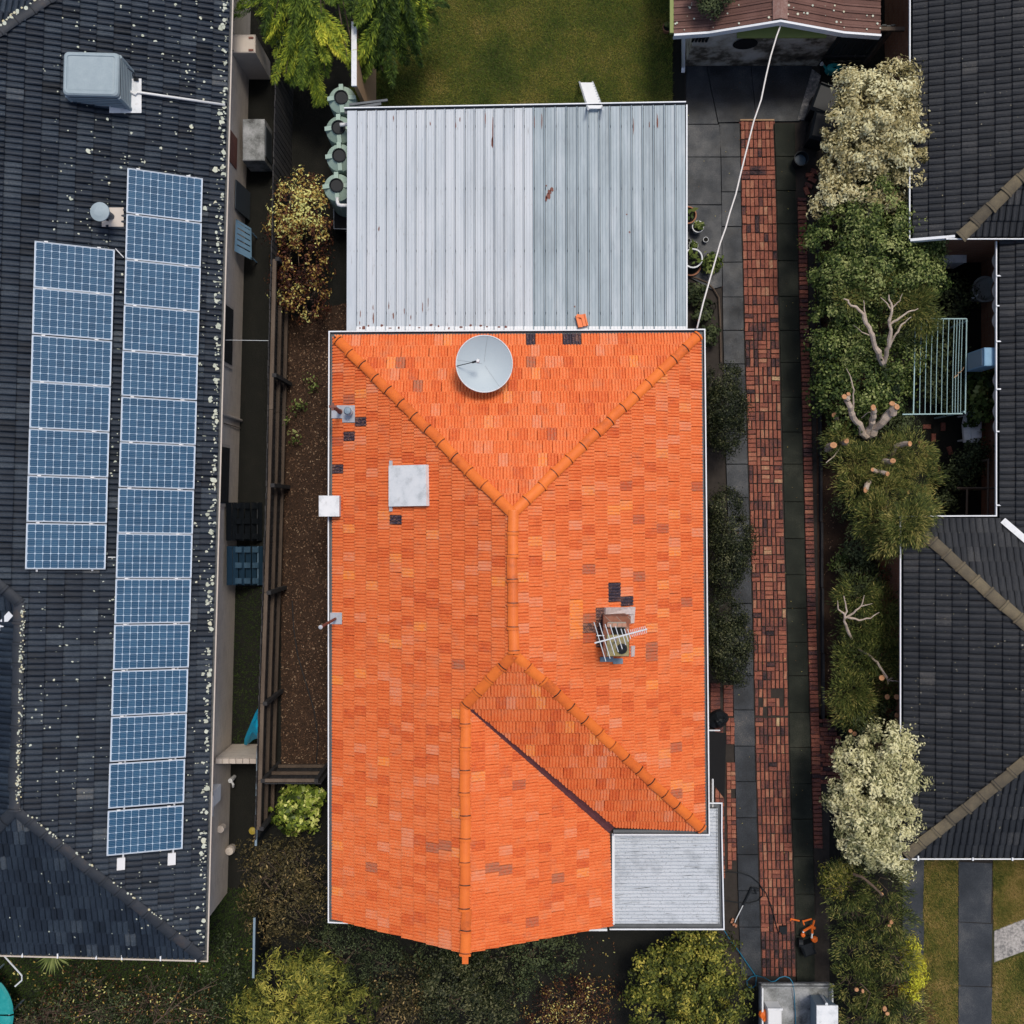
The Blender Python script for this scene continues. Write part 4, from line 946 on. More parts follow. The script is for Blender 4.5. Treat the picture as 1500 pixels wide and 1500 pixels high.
east = Patch([[LP(0, 0), LP(aB, 0), RB, RA], [LP(aB, 0), LP(aN, 0), RD, RC, RB]], LP(0, 0), LP(aN, 0), T_LEFT)
swc = se+inw*7.36; 
south = Patch([[se, RA, Vector((swc.x, swc.y, ZL))]], se, swc, T_LEFT)
def LPw(along, run):  # west slope of lower ridge
    p = se+ea*along+inw*(2*run1-run); p.z = ZL+run*TL; return p
west = Patch([[LPw(0, 0), RA, RB, LPw(aB+run1*0, 0)]], LPw(0, 0), LPw(aB, 0), T_LEFT)
# the slope beyond the broken hip facing south, above the valley
vy = LPw(aB-run1, 0)
south2 = Patch([[RB, RC, LP(aB+3.2, run1+3.2)+inw*6, LPw(aB-run1*1.0+0.0, 0)+inw*6]], RB, RB+inw*4, T_LEFT)
def on_s2(px, py): pass
nwc = ne+inw*2*runm
north = Patch([[Vector(ne), RD, Vector((nwc.x, nwc.y, ZL))]], nwc, ne, T_LEFT)
# south-facing slope of main roof: plane rising to the north from the eave in line with the valley
e0 = se+ea*(aB-run1)+inw*run1*2; s2 = []
vlow = Vector((e0.x, e0.y, ZL)); far = inw*7
s2p = Patch([[RB, RC, RC+far, Vector((vlow.x, vlow.y, ZL))+far, vlow]], vlow, vlow+far, T_LEFT)
LPS = [east, south, west, s2p, north]
g = G()
for p in LPS:
    for q in p.src: g.add([v-Vector((0, 0, .012)) for v in q], (tuple(range(len(q))),))
lroof = g.build('roof', MT['underlay'], lh)
def left_tint(px, py):
    r = random.random()
    if r < .012: return random.uniform(.8, .95)
    return random.gauss(.44, .15)
lay_tiles(lh, lroof, LPS, T_LEFT, MT['dark_tile'], left_tint, over=.03)
CML = cap_mesh('ridge_cap', MT['dark_cap'], .125)
lay_caps(lroof, CML, se, RA, .43, lift=.045); lay_caps(lroof, CML, Vector((swc.x, swc.y, ZL)), RA, .43, lift=.045); lay_caps(lroof, CML, RA, RB, .43, lift=.05)
lay_caps(lroof, CML, RB, RC, .43, lift=.045); lay_caps(lroof, CML, RC, RD, .43, lift=.05); lay_caps(lroof, CML, Vector(ne), RD, .43, lift=.045)
g = G(); d = vlow-RB; sv = Vector((0, 0, 1)).cross(d).normalized()*.07
g.add([RB.lerp(vlow, .06)-sv+Vector((0, 0, .06)), vlow-sv+Vector((0, 0, .06)), vlow+sv+Vector((0, 0, .06)), RB.lerp(vlow, .06)+sv+Vector((0, 0, .06))], ((0, 1, 2, 3),)); g.build('valley_tray', MT['white_metal'], lroof)
# lichen: dense along the right eave and along hips, sparse elsewhere
def lichen_on(pt, lst, parent, mat):
    g = G()
    for (u, v, r) in lst:
        if not pt.inside(u, v): continue
        row = math.floor((v+.03)/pt.k.g); uu = u-(row % 2)*pt.k.w*.5
        w0 = pt.k.height(uu, v+.03)+.004; n = 8
        ph = random.uniform(0, 6)
        vs = []
        for k in range(n):
            a = ph+2*math.pi*k/n; q = r*random.uniform(.65, 1.15); vs.append(pt.world(u+q*math.cos(a), v+q*math.sin(a), w0+random.uniform(0, .006)))
        g.add(vs, (tuple(range(n)),), random.uniform(-.25, .25))
        
    return g
lst = []
L_ = aN
for i in range(480):
    a = random.uniform(0, L_); lst.append((a, abs(random.gauss(.02, .07)), abs(random.gauss(0, .024))+.010))
for i in range(900):
    a = random.uniform(0, L_); v = (int(random.random()*11)+random.gauss(0, .06))*.35+.0 if random.random() < .5 else random.random()*3.8; lst.append((a, v+.02, abs(random.gauss(0, .011))+.006))
for i in range(240):
    a = random.uniform(9.0, L_); v = random.random()*3.2+.1; lst.append((a, v, abs(random.gauss(0, .02))+.010))
cl_ = [(random.uniform(6, L_), random.uniform(.3, 2.5)) for _ in range(26)]
for (ca, cv) in cl_:
    for k in range(random.randint(3, 8)): lst.append((ca+random.gauss(0, .12), cv+random.gauss(0, .07), random.uniform(.010, .03)))
# east.u may run either way
def eu(a, v):
    p = LP(a, 0)+Vector((0, 0, 0)); d = p-east.o; return d.dot(east.u), v
g = lichen_on(east, [eu(a, v)+(r,) for a, v, r in lst], lroof, None); g.build('lichen', MT['lichen'], lroof, stuff=True)
g = lichen_on(south, [(random.uniform(0, 7.3), random.random()**1.5*2.8, random.uniform(.008, .025)) for _ in range(70)], lroof, None); g.build('lichen', MT['lichen'], lroof, stuff=True)
g = G()
def cap_lichen(a, b, n, sidev, rr=(.012, .045)):
    for i in range(n):
        p = a.lerp(b, random.random()); s_ = Vector((b-a).cross(Vector((0, 0, 1)))).normalized()*(sidev+random.gauss(0, .02)); r = random.uniform(*rr)
        c = p+s_+Vector((0, 0, .10-abs(sidev)*.25)); g.add([c+Vector((r*math.cos(t), r*math.sin(t), random.uniform(0, .012))) for t in [2*math.pi*k/7 for k in range(7)]], (tuple(range(7)),), random.uniform(-.2, .5))
cap_lichen(RA, RB, 130, .07, (.008, .028)); cap_lichen(RA, RB, 60, .12, (.006, .02)); cap_lichen(Vector(ne), RD, 170, .05); cap_lichen(Vector(ne), RD, 90, .10); cap_lichen(se, RA, 40, .12, (.01, .03))
g.build('lichen', MT['lichen'], lroof, stuff=True)
zg = ZL+.01
gutter(lh, [LPw(0, 0)+Vector((0, -.02, 0)), se+Vector((.02, -.02, 0)), LP(6, 0)+Vector((.02, 0, 0)), LP(aN, 0)+Vector((.02, .0, 0))], w=.09, lipmat='cream_paint', lip=.03)
# gutter brackets along the front
for t in (.02, .13, .25, .33, .45, .56, .7, .85):
    p = se.lerp(LPw(0, 0), t)+Vector((0, -.06, .03)); g = G(); g.box(p, (.03, .11, .03)); g.build('gutter_bracket', MT['white_metal'], lh)
# walls
wo = .20
wa = se+ea*.45+inw*wo; wb = LP(aN-.3, 0)+inw*wo; wc = wb+inw*9; wd = wa+inw*7
wall = wall_ring(lh, [wa, wb, wc, wd], -.05, ZL-.1, MT['cream_brick'])
g = G(); g.add([p+Vector((0, 0, 0)) for p in (Vector((se.x, se.y, ZL-.11)), Vector((LP(aN, 0).x, LP(aN, 0).y, ZL-.11)), Vector((wb.x, wb.y, ZL-.11))+inw*.1, Vector((wa.x, wa.y, ZL-.11))+inw*.1)], ((0, 1, 2, 3),)); g.build('eave_soffit', MT['cream_paint'], lh)
def on_wall(py, z): # point on east wall at image row py, height z
    y = SY(py, z); t = (y-wa.y)/(wb.y-wa.y); p = wa.lerp(wb, t); return Vector((p.x, p.y, z))
out = -inw
def wall_box(parent, py0, py1, z0, z1, depth, mat, name, off=0.0):
    a0, a1 = on_wall(py1, z1), on_wall(py0, z1); g = G()
    lo = [a0+out*off, a0+out*(off+depth), a1+out*(off+depth), a1+out*off]
    g.hexa([Vector((p.x, p.y, z0)) for p in lo], [Vector((p.x, p.y, z1)) for p in lo]); return g.build(name, mat, parent)
for (y0, y1) in ((435, 535), (645, 745)):
    wdw = wall_box(lh, y0+3, y1-3, .95, 2.0, .04, MT['cream_paint'], 'window')
    wall_box(wdw, y0+8, y1-8, 1.02, 1.94, .02, MT['glass'], 'pane', off=.035)
    wall_box(wdw, y0, y1, 2.0, 2.06, .11, MT['cream_paint'], 'window_head')
g = G(); p = on_wall(602, 2.5)+out*.045; g.tube([p, Vector((p.x, p.y, 0))], .04, 8); g.build('downpipe', MT['cream_paint'], lh)
g = G(); p = on_wall(620, 1.5)+out*.03; g.tube([p, Vector((p.x, p.y, 0))], .012, 6); g.build('wall_conduit', MT['timber'], lh)
mb = thing('meter_box', 'open white meter box on the cream wall of the left house', 'meter box', on_wall(1168, 1.6)+out*.1)
wall_box(mb, 1158, 1182, 1.55, 2.15, .20, MT['white_metal'], 'box'); wall_box(mb, 1160, 1166, 2.15, 2.2, .16, MT['black_plastic'], 'opening', off=.03)
wall_box(mb, 1178, 1196, 1.9, 1.95, .12, MT['pvc'], 'lid', off=.02)
g = G(); p = on_wall(1213, .9)+out*.06; g.lathe(p, [(0, .1), (.09, .1), (.1, -.08), (0, -.08)], 12); g.lathe(p+Vector((.02, 0, .1)), [(.04, 0), (.04, .02), (.0, .02)], 10); tag(g.build('gas_regulator', MT['cream_paint']), 'small cream gas fitting low on the cream wall near the front corner', 'gas fitting')
g = G(); p = on_wall(1245, .25)+out*.12; g.lathe(p, [(0, .12), (.1, .1), (.12, 0), (.1, -.2)], 12); tag(g.build('wall_vent', MT['cream_paint']), 'cream round drain cover at the foot of the wall', 'drain cover')
g = G(); p = on_wall(1142, .4)+out*.14; g.lathe(p, [(0.03, .1), (.055, .1), (.06, .0), (.05, -.3)], 12); g.tube([p+Vector((0, 0, .05)), p+Vector((.05, -.12, 0)), p+Vector((.02, -.2, -.1))], .03, 6); g.disc(p+Vector((0, 0, .09)), .03, 10, tint=-.5); tag(g.build('garden_tap', MT['pvc']), 'white pipe fitting against the cream wall below the low brick wall', 'tap')
# low brick wall
lw = thing('low_wall', 'short cream brick wall with a pale capping between the left house and the fence', 'wall', P(345, 1113))
g = G(); y_ = SY(1113.5, 1.5); g.box(((SX(316, 1.5)+SX(376, 1.5))/2, y_, .75), (SX(376, 1.5)-SX(316, 1.5), .11, 1.5)); g.build('body', MT['cream_brick'], lw)
for i in range(6):
    xx = lerp(SX(316, 1.52), SX(376, 1.52), (i+.5)/6); g = G(); g.box((xx, y_-.01, 1.535), (.155, .125, .07), bev=.01); o = g.build('brick', MT['cream_paint'], lw); o['tint'] = random.uniform(-.3, .15)
# rooftop cooler
zt = 4.35
cc = thing('rooftop_cooler', 'big pale grey box cooler with louvred sides on the dark roof', 'evaporative cooler', L_at(150, 145))
ctr = P(132.5, 107.5, zt); wd = 82*(H-zt)/F; hd = 64*(H-zt)/F
RZ = Matrix.Rotation(R(-1.5), 4, 'Z'); hb = 1.02
def ring(hw, hh, z, r, n=5):
    pts = []
    for (sx, sy, a0) in ((1, 1, 0), (-1, 1, 90), (-1, -1, 180), (1, -1, 270)):
        for k in range(n):
            a = R(a0+90*k/(n-1)); pts.append(ctr+RZ @ Vector((sx*(hw-r)+r*math.cos(a), sy*(hh-r)+r*math.sin(a), z)))
    return pts
def loft(g, rings, cap=True, capbot=False):
    n = len(rings[0]); vs = [p for r_ in rings for p in r_]; fs = []
    for i in range(len(rings)-1):
        for k in range(n): fs.append((i*n+k, i*n+(k+1) % n, (i+1)*n+(k+1) % n, (i+1)*n+k))
    if cap: fs.append(tuple((len(rings)-1)*n+k for k in range(n)))
    g.add(vs, fs)
hw, hh_ = wd/2, hd/2
g = G(); loft(g, [ring(hw-.004, hh_-.004, -.12, .09), ring(hw+.004, hh_+.004, -.09, .09), ring(hw*.985, hh_*.985, -.03, .10), ring(hw*.93, hh_*.92, 0, .10), ring(hw*.86, hh_*.82, .0, .06), ring(hw*.845, hh_*.80, -.018, .05), ring(hw*.78, hh_*.72, -.01, .05)]); g.build('lid', MT['grey_plastic'], cc)
g = G(); loft(g, [ring(hw*.955-.006, hh_*.955-.006, -hb, .07), ring(hw*.99-.006, hh_*.99-.006, -.10, .08)], cap=False); g.build('body', MT['louvre_dark'], cc)
for k in range(8):
    z = -.18-k*.098; g = G(); q_ = .99+(-.035)*(-z-.10)/(hb-.10); loft(g, [ring(hw*q_-.004, hh_*q_-.004, z-.052, .07), ring(hw*q_+.004, hh_*q_+.004, z-.050, .07), ring(hw*q_+.003, hh_*q_+.003, z, .07), ring(hw*q_-.006, hh_*q_-.006, z, .07)], cap=False); g.build('louvre', MT['grey_plastic'], cc)
g = G(); loft(g, [ring(hw*.96, hh_*.96, -hb-.03, .07), ring(hw*.965, hh_*.965, -hb+.06, .07), ring(hw*.9, hh_*.9, -hb+.07, .07)], cap=True); g.build('base_tray', MT['grey_plastic'], cc)
for (sx, sy) in ((1, 1), (-1, 1), (-1, -1), (1, -1)):
    g = G(); c = ctr+RZ @ Vector((sx*hw*.93, sy*hh_*.92, 0)); g.tube([c+Vector((0, 0, -.15)), c+Vector((0, 0, -hb+.05))], .05, 6); g.build('corner_post', MT['grey_plastic'], cc)
g = G(); M = RZ; g.box(ctr+Vector((0.04, -.05, -hb-.45)), (wd*.62, hd*.62, 1.0), M); g.build('duct', MT['lead'], cc)
plate(cc, east, 160, 117, 207, 167, MT['white_panel'], w0=.055, th=.02)
g = G(); g.box(east.hit(199, 119, .1), (.10, .05, .06)); g.build('clip', MT['black_plastic'], cc)
g = G(); g.tube([P(187, 100, 3.9), P(197, 107, 3.75), P(199, 118, 3.55)], .008, 5); g.build('lead_wire', MT['black_plastic'], cc)
g = G(); g.tube([P(186, 131, 3.6), east.hit(198, 141, .1), east.hit(201, 137.5, .1), east.hit(329, 156, .10)], .03, 8); tag(g.build('white_pipe', MT['pvc'], smooth=True), 'thin white drain pipe from the rooftop cooler to the gutter', 'pipe')
# round capped flue
ef = thing('flue', 'grey flue with a wide round cap on a cream plate beside the solar panels', 'flue', east.hit(166, 320))
plate(ef, east, 149, 305, 181, 333, MT['cream_paint'], w0=.05)
b0 = east.hit(163, 318, .03); tp = P(146, 310, b0.z+.62)
tp = Vector((b0.x, b0.y, b0.z+.55)); cpx = pix(tp)
g = G(); g.tube([b0, tp], .075, 12); g.build('pipe', MT['gutter_in'], ef)
tp2 = P(146, 310, 4.32); g = G(); g.lathe(tp2, [(0, .05), (.10, .04), (.205, .0), (.20, -.05), (.06, -.06)], 24); g.build('cap', MT['grey_plastic'], ef)
g = G(); g.tube([tp, tp2+Vector((0, 0, -.05))], .07, 10); g.build('neck', MT['gutter_in'], ef)

# ------------------------------------------------------------------ solar panels
PW, PH, PT = 1.60, .985, .04
gf = G()
def prect(g, x0, y0, x1, y1, z0, z1, tint=0): g.prism([(x0, y0), (x1, y0), (x1, y1), (x0, y1)], z0, z1, tint)
prect(gf, -PW/2, -PH/2, PW/2, -PH/2+.013, 0, PT); prect(gf, -PW/2, PH/2-.013, PW/2, PH/2, 0, PT); prect(gf, -PW/2, -PH/2+.018, -PW/2+.018, PH/2-.018, 0, PT); prect(gf, PW/2-.018, -PH/2+.018, PW/2, PH/2-.018, 0, PT)
ME_F = gf.mesh('frame', MT['frame_alu'])
gb = G(); prect(gb, -PW/2+.018, -PH/2+.018, PW/2-.018, PH/2-.018, .006, PT-.008); ME_B = gb.mesh('backsheet', MT['backsheet'])
cw = (PW-.06)/10; chh = (PH-.05)/6
gc = G(); c_ = .016; a_, b_ = cw/2-.0045, chh/2-.0045
gc.add([(-a_+c_, -b_, 0), (a_-c_, -b_, 0), (a_, -b_+c_, 0), (a_, b_-c_, 0), (a_-c_, b_, 0), (-a_+c_, b_, 0), (-a_, b_-c_, 0), (-a_, -b_+c_, 0)], ((0, 1, 2, 3, 4, 5, 6, 7),))
ME_C = gc.mesh('solar_cell', MT['cell'])
gk = G()
for j in range(6):
    for q in (-.25, .0, .25):
        yy = -PH/2+.025+(j+.5)*chh+q*chh; gk.quad((-PW/2+.03, yy-.0013, PT-.0035), (PW/2-.03, yy-.0013, PT-.0035), (PW/2-.03, yy+.0013, PT-.0035), (-PW/2+.03, yy+.0013, PT-.0035))
ME_K = gk.mesh('busbars', MT['finger'])
def solar(px, py, label, grp):
    c = east.hit(px, py, .13); t = thing('solar_panel', label, 'solar panel', c, grp)
    x = -inw*1.0; x.z = -TL; x = x.normalized(); n = east.n; y = n.cross(x).normalized()
    M = frame(c, x, y, n)
    inst('frame', ME_F, M, t); inst('backsheet', ME_B, M, t); inst('busbars', ME_K, M, t)
    for i in range(10):
        for j in range(6):
            inst('solar_cell', ME_C, M @ Matrix.Translation((-PW/2+.03+(i+.5)*cw, -PH/2+.025+(j+.5)*chh, PT-.0055)), t, random.uniform(-.2, .2))
    g = G()
    for s_ in (-.36, .30):
        p = c+x*s_*PW+n*(PT+.003); g.box(p+y*(PH/2+.005), (.075, .03, .02), frame(Vector(), x, y, n).to_3x3().to_4x4())
    g.build('clamp', MT['pvc'], t)
ordn = ['topmost', 'second', 'third', 'fourth', 'fifth', 'sixth', 'seventh', 'eighth', 'ninth', 'tenth', 'eleventh', 'twelfth', 'thirteenth', 'fourteenth', 'bottom']
ycs = [290]
RC_ = [(241, 289), (239.5, 355), (238, 420.5), (236, 486), (234, 551.5), (232.3, 617.5), (230.3, 683), (228, 749), (226, 814), (224, 879.5), (222, 945.5), (219.5, 1012), (217.5, 1078), (215, 1145), (212.8, 1213)]
for i, (x, y) in enumerate(RC_): solar(x, y, f'{"bottom" if i==14 else ordn[i]} solar panel in the long right-hand row on the dark roof'+('' if i in (0, 14) else ', counting downward'), 'solar panels on the dark roof')
LC_ = [(109.5, 395), (107.5, 462), (105.5, 530), (103.5, 597), (101.5, 664.5), (99.5, 732), (97.5, 800)]
for i, (x, y) in enumerate(LC_): solar(x, y, f'{"bottom" if i==6 else ordn[i]} solar panel in the short left-hand row on the dark roof'+('' if i in (0, 6) else ', counting downward'), 'solar panels on the dark roof')
g = G()
for (x0, y0, x1, y1) in ((201, 249, 180, 1256), (277, 258, 253, 1250), (68, 357, 54, 837), (147, 365, 135, 836)):
    a, b = east.hit(x0, y0, .10), east.hit(x1, y1, .10); g.tube([a, b], .022, 4)
tag(g.build('mounting_rail', MT['alu']), 'aluminium rails carrying the solar panels, their ends just showing', 'rail')
for i, (x, y) in enumerate(((177, 1263), (251, 1256))):
    g = G(); p = east.hit(x, y, .10); M = frame(Vector(), east.u, east.v, east.n); g.box(p, (.27, .17, .05), M); tag(g.build('foot_plate', MT['pvc']), ('white plate at the lower left foot of the long solar row', 'white plate at the lower right foot of the long solar row')[i], 'plate')
g = G(); g.tube([east.hit(169, 366, .12), east.hit(181, 379, .12)], .012, 5); g.tube([east.hit(158, 816, .1), east.hit(169, 816, .1)], .012, 5); tag(g.build('conduit', MT['pvc']), 'short white cable conduit linking the two rows of solar panels', 'conduit')

# ------------------------------------------------------------------ side passage on the left
wh = thing('water_heater', 'cream outdoor water heater with two rusty vents by the left house', 'water heater', P(372, 100))
def sbox(g, x0, y0, x1, y1, z0, z1, tint=0, bev=0): a, b = P(x0, y1, z1), P(x1, y0, z1); g.box(((a.x+b.x)/2, (a.y+b.y)/2, (z0+z1)/2), (b.x-a.x, b.y-a.y, z1-z0), tint=tint, bev=bev)
g = G(); sbox(g, 338, 50, 374, 77, 0, 1.55, bev=.02); g.build('cabinet', MT['cream_paint'], wh)
for y in (55, 73):
    g = G(); sbox(g, 364, y-1.3, 371, y+1.3, 1.55, 1.575); g.build('vent', MT['copper_pipe'], wh)
g = G(); a = on_wall(78, 1.4)+out*.02; g.tube([on_wall(74, 1.9)+out*.02, on_wall(74, .05)+out*.02], .018, 6); g.build('pipe', MT['black_plastic'], wh)
ac = thing('air_conditioner', 'pale grey air conditioner box standing by the cream wall', 'air conditioner', P(375, 215))
g = G(); sbox(g, 355, 174, 387.5, 235, .12, .95, bev=.02); g.build('casing', MT['tray'], ac)
g = G(); sbox(g, 357, 177, 386, 233, .0, .12); g.build('feet', MT['black_plastic'], ac)
g = G(); a = P(387.5, 205, .95); g.box((a.x+.006, a.y, .55), (.02, .75, .62)); g.build('grille', MT['louvre_dark'], ac)
wall_box(lh, 186, 232, .95, 1.75, .02, MT['copper_pipe'], 'rust_panel', off=.002)
bb = thing('screen_panel', 'dark flat screen leaning on the cream wall below the air conditioner', 'screen', on_wall(285, 0)+out*.1)
a0, a1 = on_wall(305, 1.05), on_wall(263, 1.05)
g = G(); q = [Vector((a0.x, a0.y, 1.05))+out*.02, Vector((a1.x, a1.y, 1.05))+out*.02]; b0_, b1_ = Vector((a1.x, a1.y, 0))+out*.10, Vector((a0.x, a0.y, 0))+out*.10
g.hexa([b1_, b1_+out*.03, b0_+out*.03, b0_], [q[0], q[0]+out*.03, q[1]+out*.03, q[1]]); g.build('panel', MT['louvre_dark'], bb)
br = thing('slatted_rack', 'pale blue slatted rack leaning against the cream wall', 'rack', on_wall(350, 0)+out*.3)
def rk(t, s, w=0):   # t along (0 top/1 bottom px), s 0 wall..1 out
    a = P(lerp(346, 344, t), lerp(321, 368, t), 1.15); b = P(lerp(368.5, 369, t), lerp(335, 381, t), .55); return a.lerp(b, s)+Vector((0, 0, w))
for t0, t1, s0, s1 in ((0, .07, 0, 1), (.93, 1, 0, 1), (0, 1, 0, .12), (0, 1, .92, 1)):
    g = G(); lo = [rk(t1, s0), rk(t1, s1), rk(t0, s1), rk(t0, s0)]; g.hexa(lo, [p+Vector((0, 0, .035)) for p in lo]); g.build('frame', MT['blue_paint'], br)
for k in range(5):
    t0 = .09+k*.175; lo = [rk(t0+.135, .12), rk(t0+.135, .92), rk(t0, .92), rk(t0, .12)]; g = G(); g.hexa(lo, [p+Vector((0, 0, .022)) for p in lo]); g.build('slat', MT['blue_paint'], br)
g = G(); g.tube([rk(.1, .9, -.02), Vector((rk(.1, .9).x, rk(.1, .9).y, -.05))], .02, 5); g.tube([rk(.9, .9, -.02), Vector((rk(.9, .9).x, rk(.9, .9).y, -.05))], .02, 5); g.build('leg', MT['blue_paint'], br)
for i, (y0, y1, x0, x1, m) in enumerate(((736, 792, 331, 384, 'black_plastic'), (800, 857, 332, 385, 'navy_plastic'))):
    pa = thing('plastic_pallet', ('black plastic pallet leaning on the cream wall, the darker upper one', 'dark blue plastic pallet with pale square feet leaning on the cream wall')[i], 'pallet', P((x0+x1)/2, (y0+y1)/2))
    def pq(s, t, w=0): a = P(x0, lerp(y0, y1, t), 1.25); b = P(x1-1, lerp(y0, y1, t), .02); return a.lerp(b, s)+Vector((.7*w, 0, .7*w))
    for (s0, s1) in ((0, .14), (.16, .30), (.34, .48), (.52, .66), (.70, .82), (.86, 1)):
        g = G(); lo = [pq(s0, 1), pq(s1, 1), pq(s1, 0), pq(s0, 0)]; g.hexa(lo, [p+Vector((.02, 0, .02)) for p in lo]); g.build('deck_board', MT[m], pa)
    for s_ in (.22, .46, .70):
        for t_ in (.08, .48, .88):
            g = G(); lo = [pq(s_, t_+.08, .02), pq(s_+.13, t_+.08, .02), pq(s_+.13, t_-.06, .02), pq(s_, t_-.06, .02)]; g.hexa(lo, [p+Vector((.06, 0, .06)) for p in lo], tint=.35 if i else .1); g.build('foot', MT[m], pa)
    for s_ in (.84,):
        g = G(); g.tube([pq(s_, 0, .06), pq(s_, 1, .06)], .018, 5, tint=.4 if i else 0); g.build('bar', MT[m], pa)
# paling fence between the properties
FX = [(60, -5.52), (340, -5.62), (500, -5.70), (700, -5.75), (1000, -5.92), (1210, -6.02)]
fe = thing('paling_fence', 'weathered timber paling fence with three long rails along the left garden', 'fence', (-5.8, 0, 0))
def fy(py): return (750-py)*.0163
y = 60; pal = []
while y < 1222:
    pal.append(y); y += 9.2
for i, y in enumerate(pal):
    x = interp(FX, y); Y = fy(y); h = 1.86+random.uniform(-.03, .04)
    g = G(); g.box((x-.075, Y-.07, h/2-.05), (.022, .142, h+.1), Matrix.Rotation(R(random.gauss(1.2, .8)), 4, 'Z')); o = g.build('paling', MT['dark_timber'], fe); o['tint'] = random.uniform(-.2, .25)
for (z, nm, w_) in ((1.72, .07, .055), (1.02, .07, .05), (.32, .07, .05)):
    for (ya, yb) in ((380, 600), (600, 868), (868, 1030), (1030, 1142), (1142, 1215)):
        a = Vector((interp(FX, ya)+.0, fy(ya), z)); b = Vector((interp(FX, yb)+.0, fy(yb), z)); g = G(); d = b-a
        ang = math.atan2(d.y, d.x); g.box((a+b)/2+Vector((-.02, 0, 0)), (d.length-.01, w_+.035, .085), Matrix.Rotation(ang, 4, 'Z')); o = g.build('rail', MT['timber'], fe); o['tint'] = random.uniform(-.1, .15)-(0 if z > 1.5 else .18)
for y in (380, 550, 711, 868, 1030, 1143, 1213):
    g = G(); g.box((interp(FX, y)+.05, fy(y), .88), (.10, .09, 1.78)); g.build('post', MT['dark_timber'], fe)
f2 = thing('paling_fence', 'short timber fence at right angles with three rails at the foot of the mulch bed', 'fence', (-5.3, -6.4, 0))
for z in (1.72, 1.02, .32):
    g = G(); xa, xb = SX(388, 1.72), SX(463, 1.72); g.box(((xa+xb)/2, -6.40, z), (xb-xa, .075, .085)); o = g.build('rail', MT['timber'], f2); o['tint'] = .12 if z > 1.5 else -.12
xx = SX(389, 1.72)
while xx < SX(463, 1.72):
    g = G(); g.box((xx+.07, -6.46, .9), (.142, .022, 1.8+random.uniform(-.03, .03))); o = g.build('paling', MT['dark_timber'], f2); o['tint'] = random.uniform(-.2, .2); xx += .15
g = G(); g.box((SX(464, 1.72), -6.4, .9), (.09, .09, 1.80)); g.build('post', MT['dark_timber'], f2)
sfn = thing('steel_fence', 'thin fence with a blue-grey steel capped top edge beside the timber rails', 'fence', P(374, 1265))
a, b = P(377.5, 1098, 1.75), P(371, 1432, 1.75); d = b-a
for (s0, s1) in ((0, .42), (.74, 1.0)):
    p, q = a.lerp(b, s0), a.lerp(b, s1); m_ = (p+q)/2; ang = math.atan2(d.y, d.x); M = Matrix.Rotation(ang, 4, 'Z')
    g = G(); g.box((m_.x, m_.y, .86), ((q-p).length, .03, 1.7), M); g.build('panel', MT['black_plastic'], sfn)
    g = G(); g.box((m_.x, m_.y, 1.735), ((q-p).length+.02, .05, .05), M); g.build('cap', MT['steel_blue'], sfn)
# crumpled blue tarpaulin
outl = [(380.5, 1033), (374, 1044), (368, 1058), (362, 1072), (358, 1083), (357.5, 1091), (361, 1091.5), (366, 1088), (372, 1083), (379, 1081), (380, 1065), (380.5, 1048)]
g = G(); zz = [1.55, 1.3, 1.1, .9, .75, .5, .45, .45, .6, 1.3, 1.4, 1.5]
ctrp = P(374, 1065, 1.35); vs = [P(x, y, z) for (x, y), z in zip(outl, zz)]+[ctrp, P(370, 1072, 1.15), P(376, 1052, 1.28)]
n = len(outl); fs = []
for k in range(n):
    j = (k+1) % n; hub = n+1 if 3 <= k <= 8 else (n+2 if k in (0, 1, 10, 11) else n); fs.append((k, j, hub))
fs += [(n, n+2, 2), (n, 3, n+1), (n, n+1, 9), (n, 10, n+2)]
g.add(vs, fs); g.tube([P(371, 1058, 1.3), P(376, 1050, 1.36)], .02, 4); 
tag(g.build('tarpaulin', MT['blue_tarp']), 'crumpled bright blue tarpaulin hung on the side of the fence', 'tarpaulin')
g = G(); g.tube([on_wall(498, 1.9), P(395, 499, 1.8)], .006, 5); tag(g.build('wire', MT['alu']), 'thin pale wire stretched from the cream wall to the fence', 'wire')
g = G()
pp = [(428, 880), (430, 920), (436, 960), (448, 1000), (460, 1040), (466, 1080), (463, 1120)]
g.tube([P(x, y, .0) for x, y in pp], .014, 5); tag(g.build('garden_hose', MT['black_plastic']), 'thin black hose curving across the mulch', 'hose')
sg = G(); c = P(370, 1217, 1.0); sg.lathe(c, [(0, .04), (.085, .025), (.095, 0), (.07, -.03)], 14); sg.tube([c, Vector((c.x, c.y, 0))], .02, 5); tag(sg.build('garden_light', MT['yellow']), 'small yellow disc on a stake beside the steel fence', 'garden ornament')
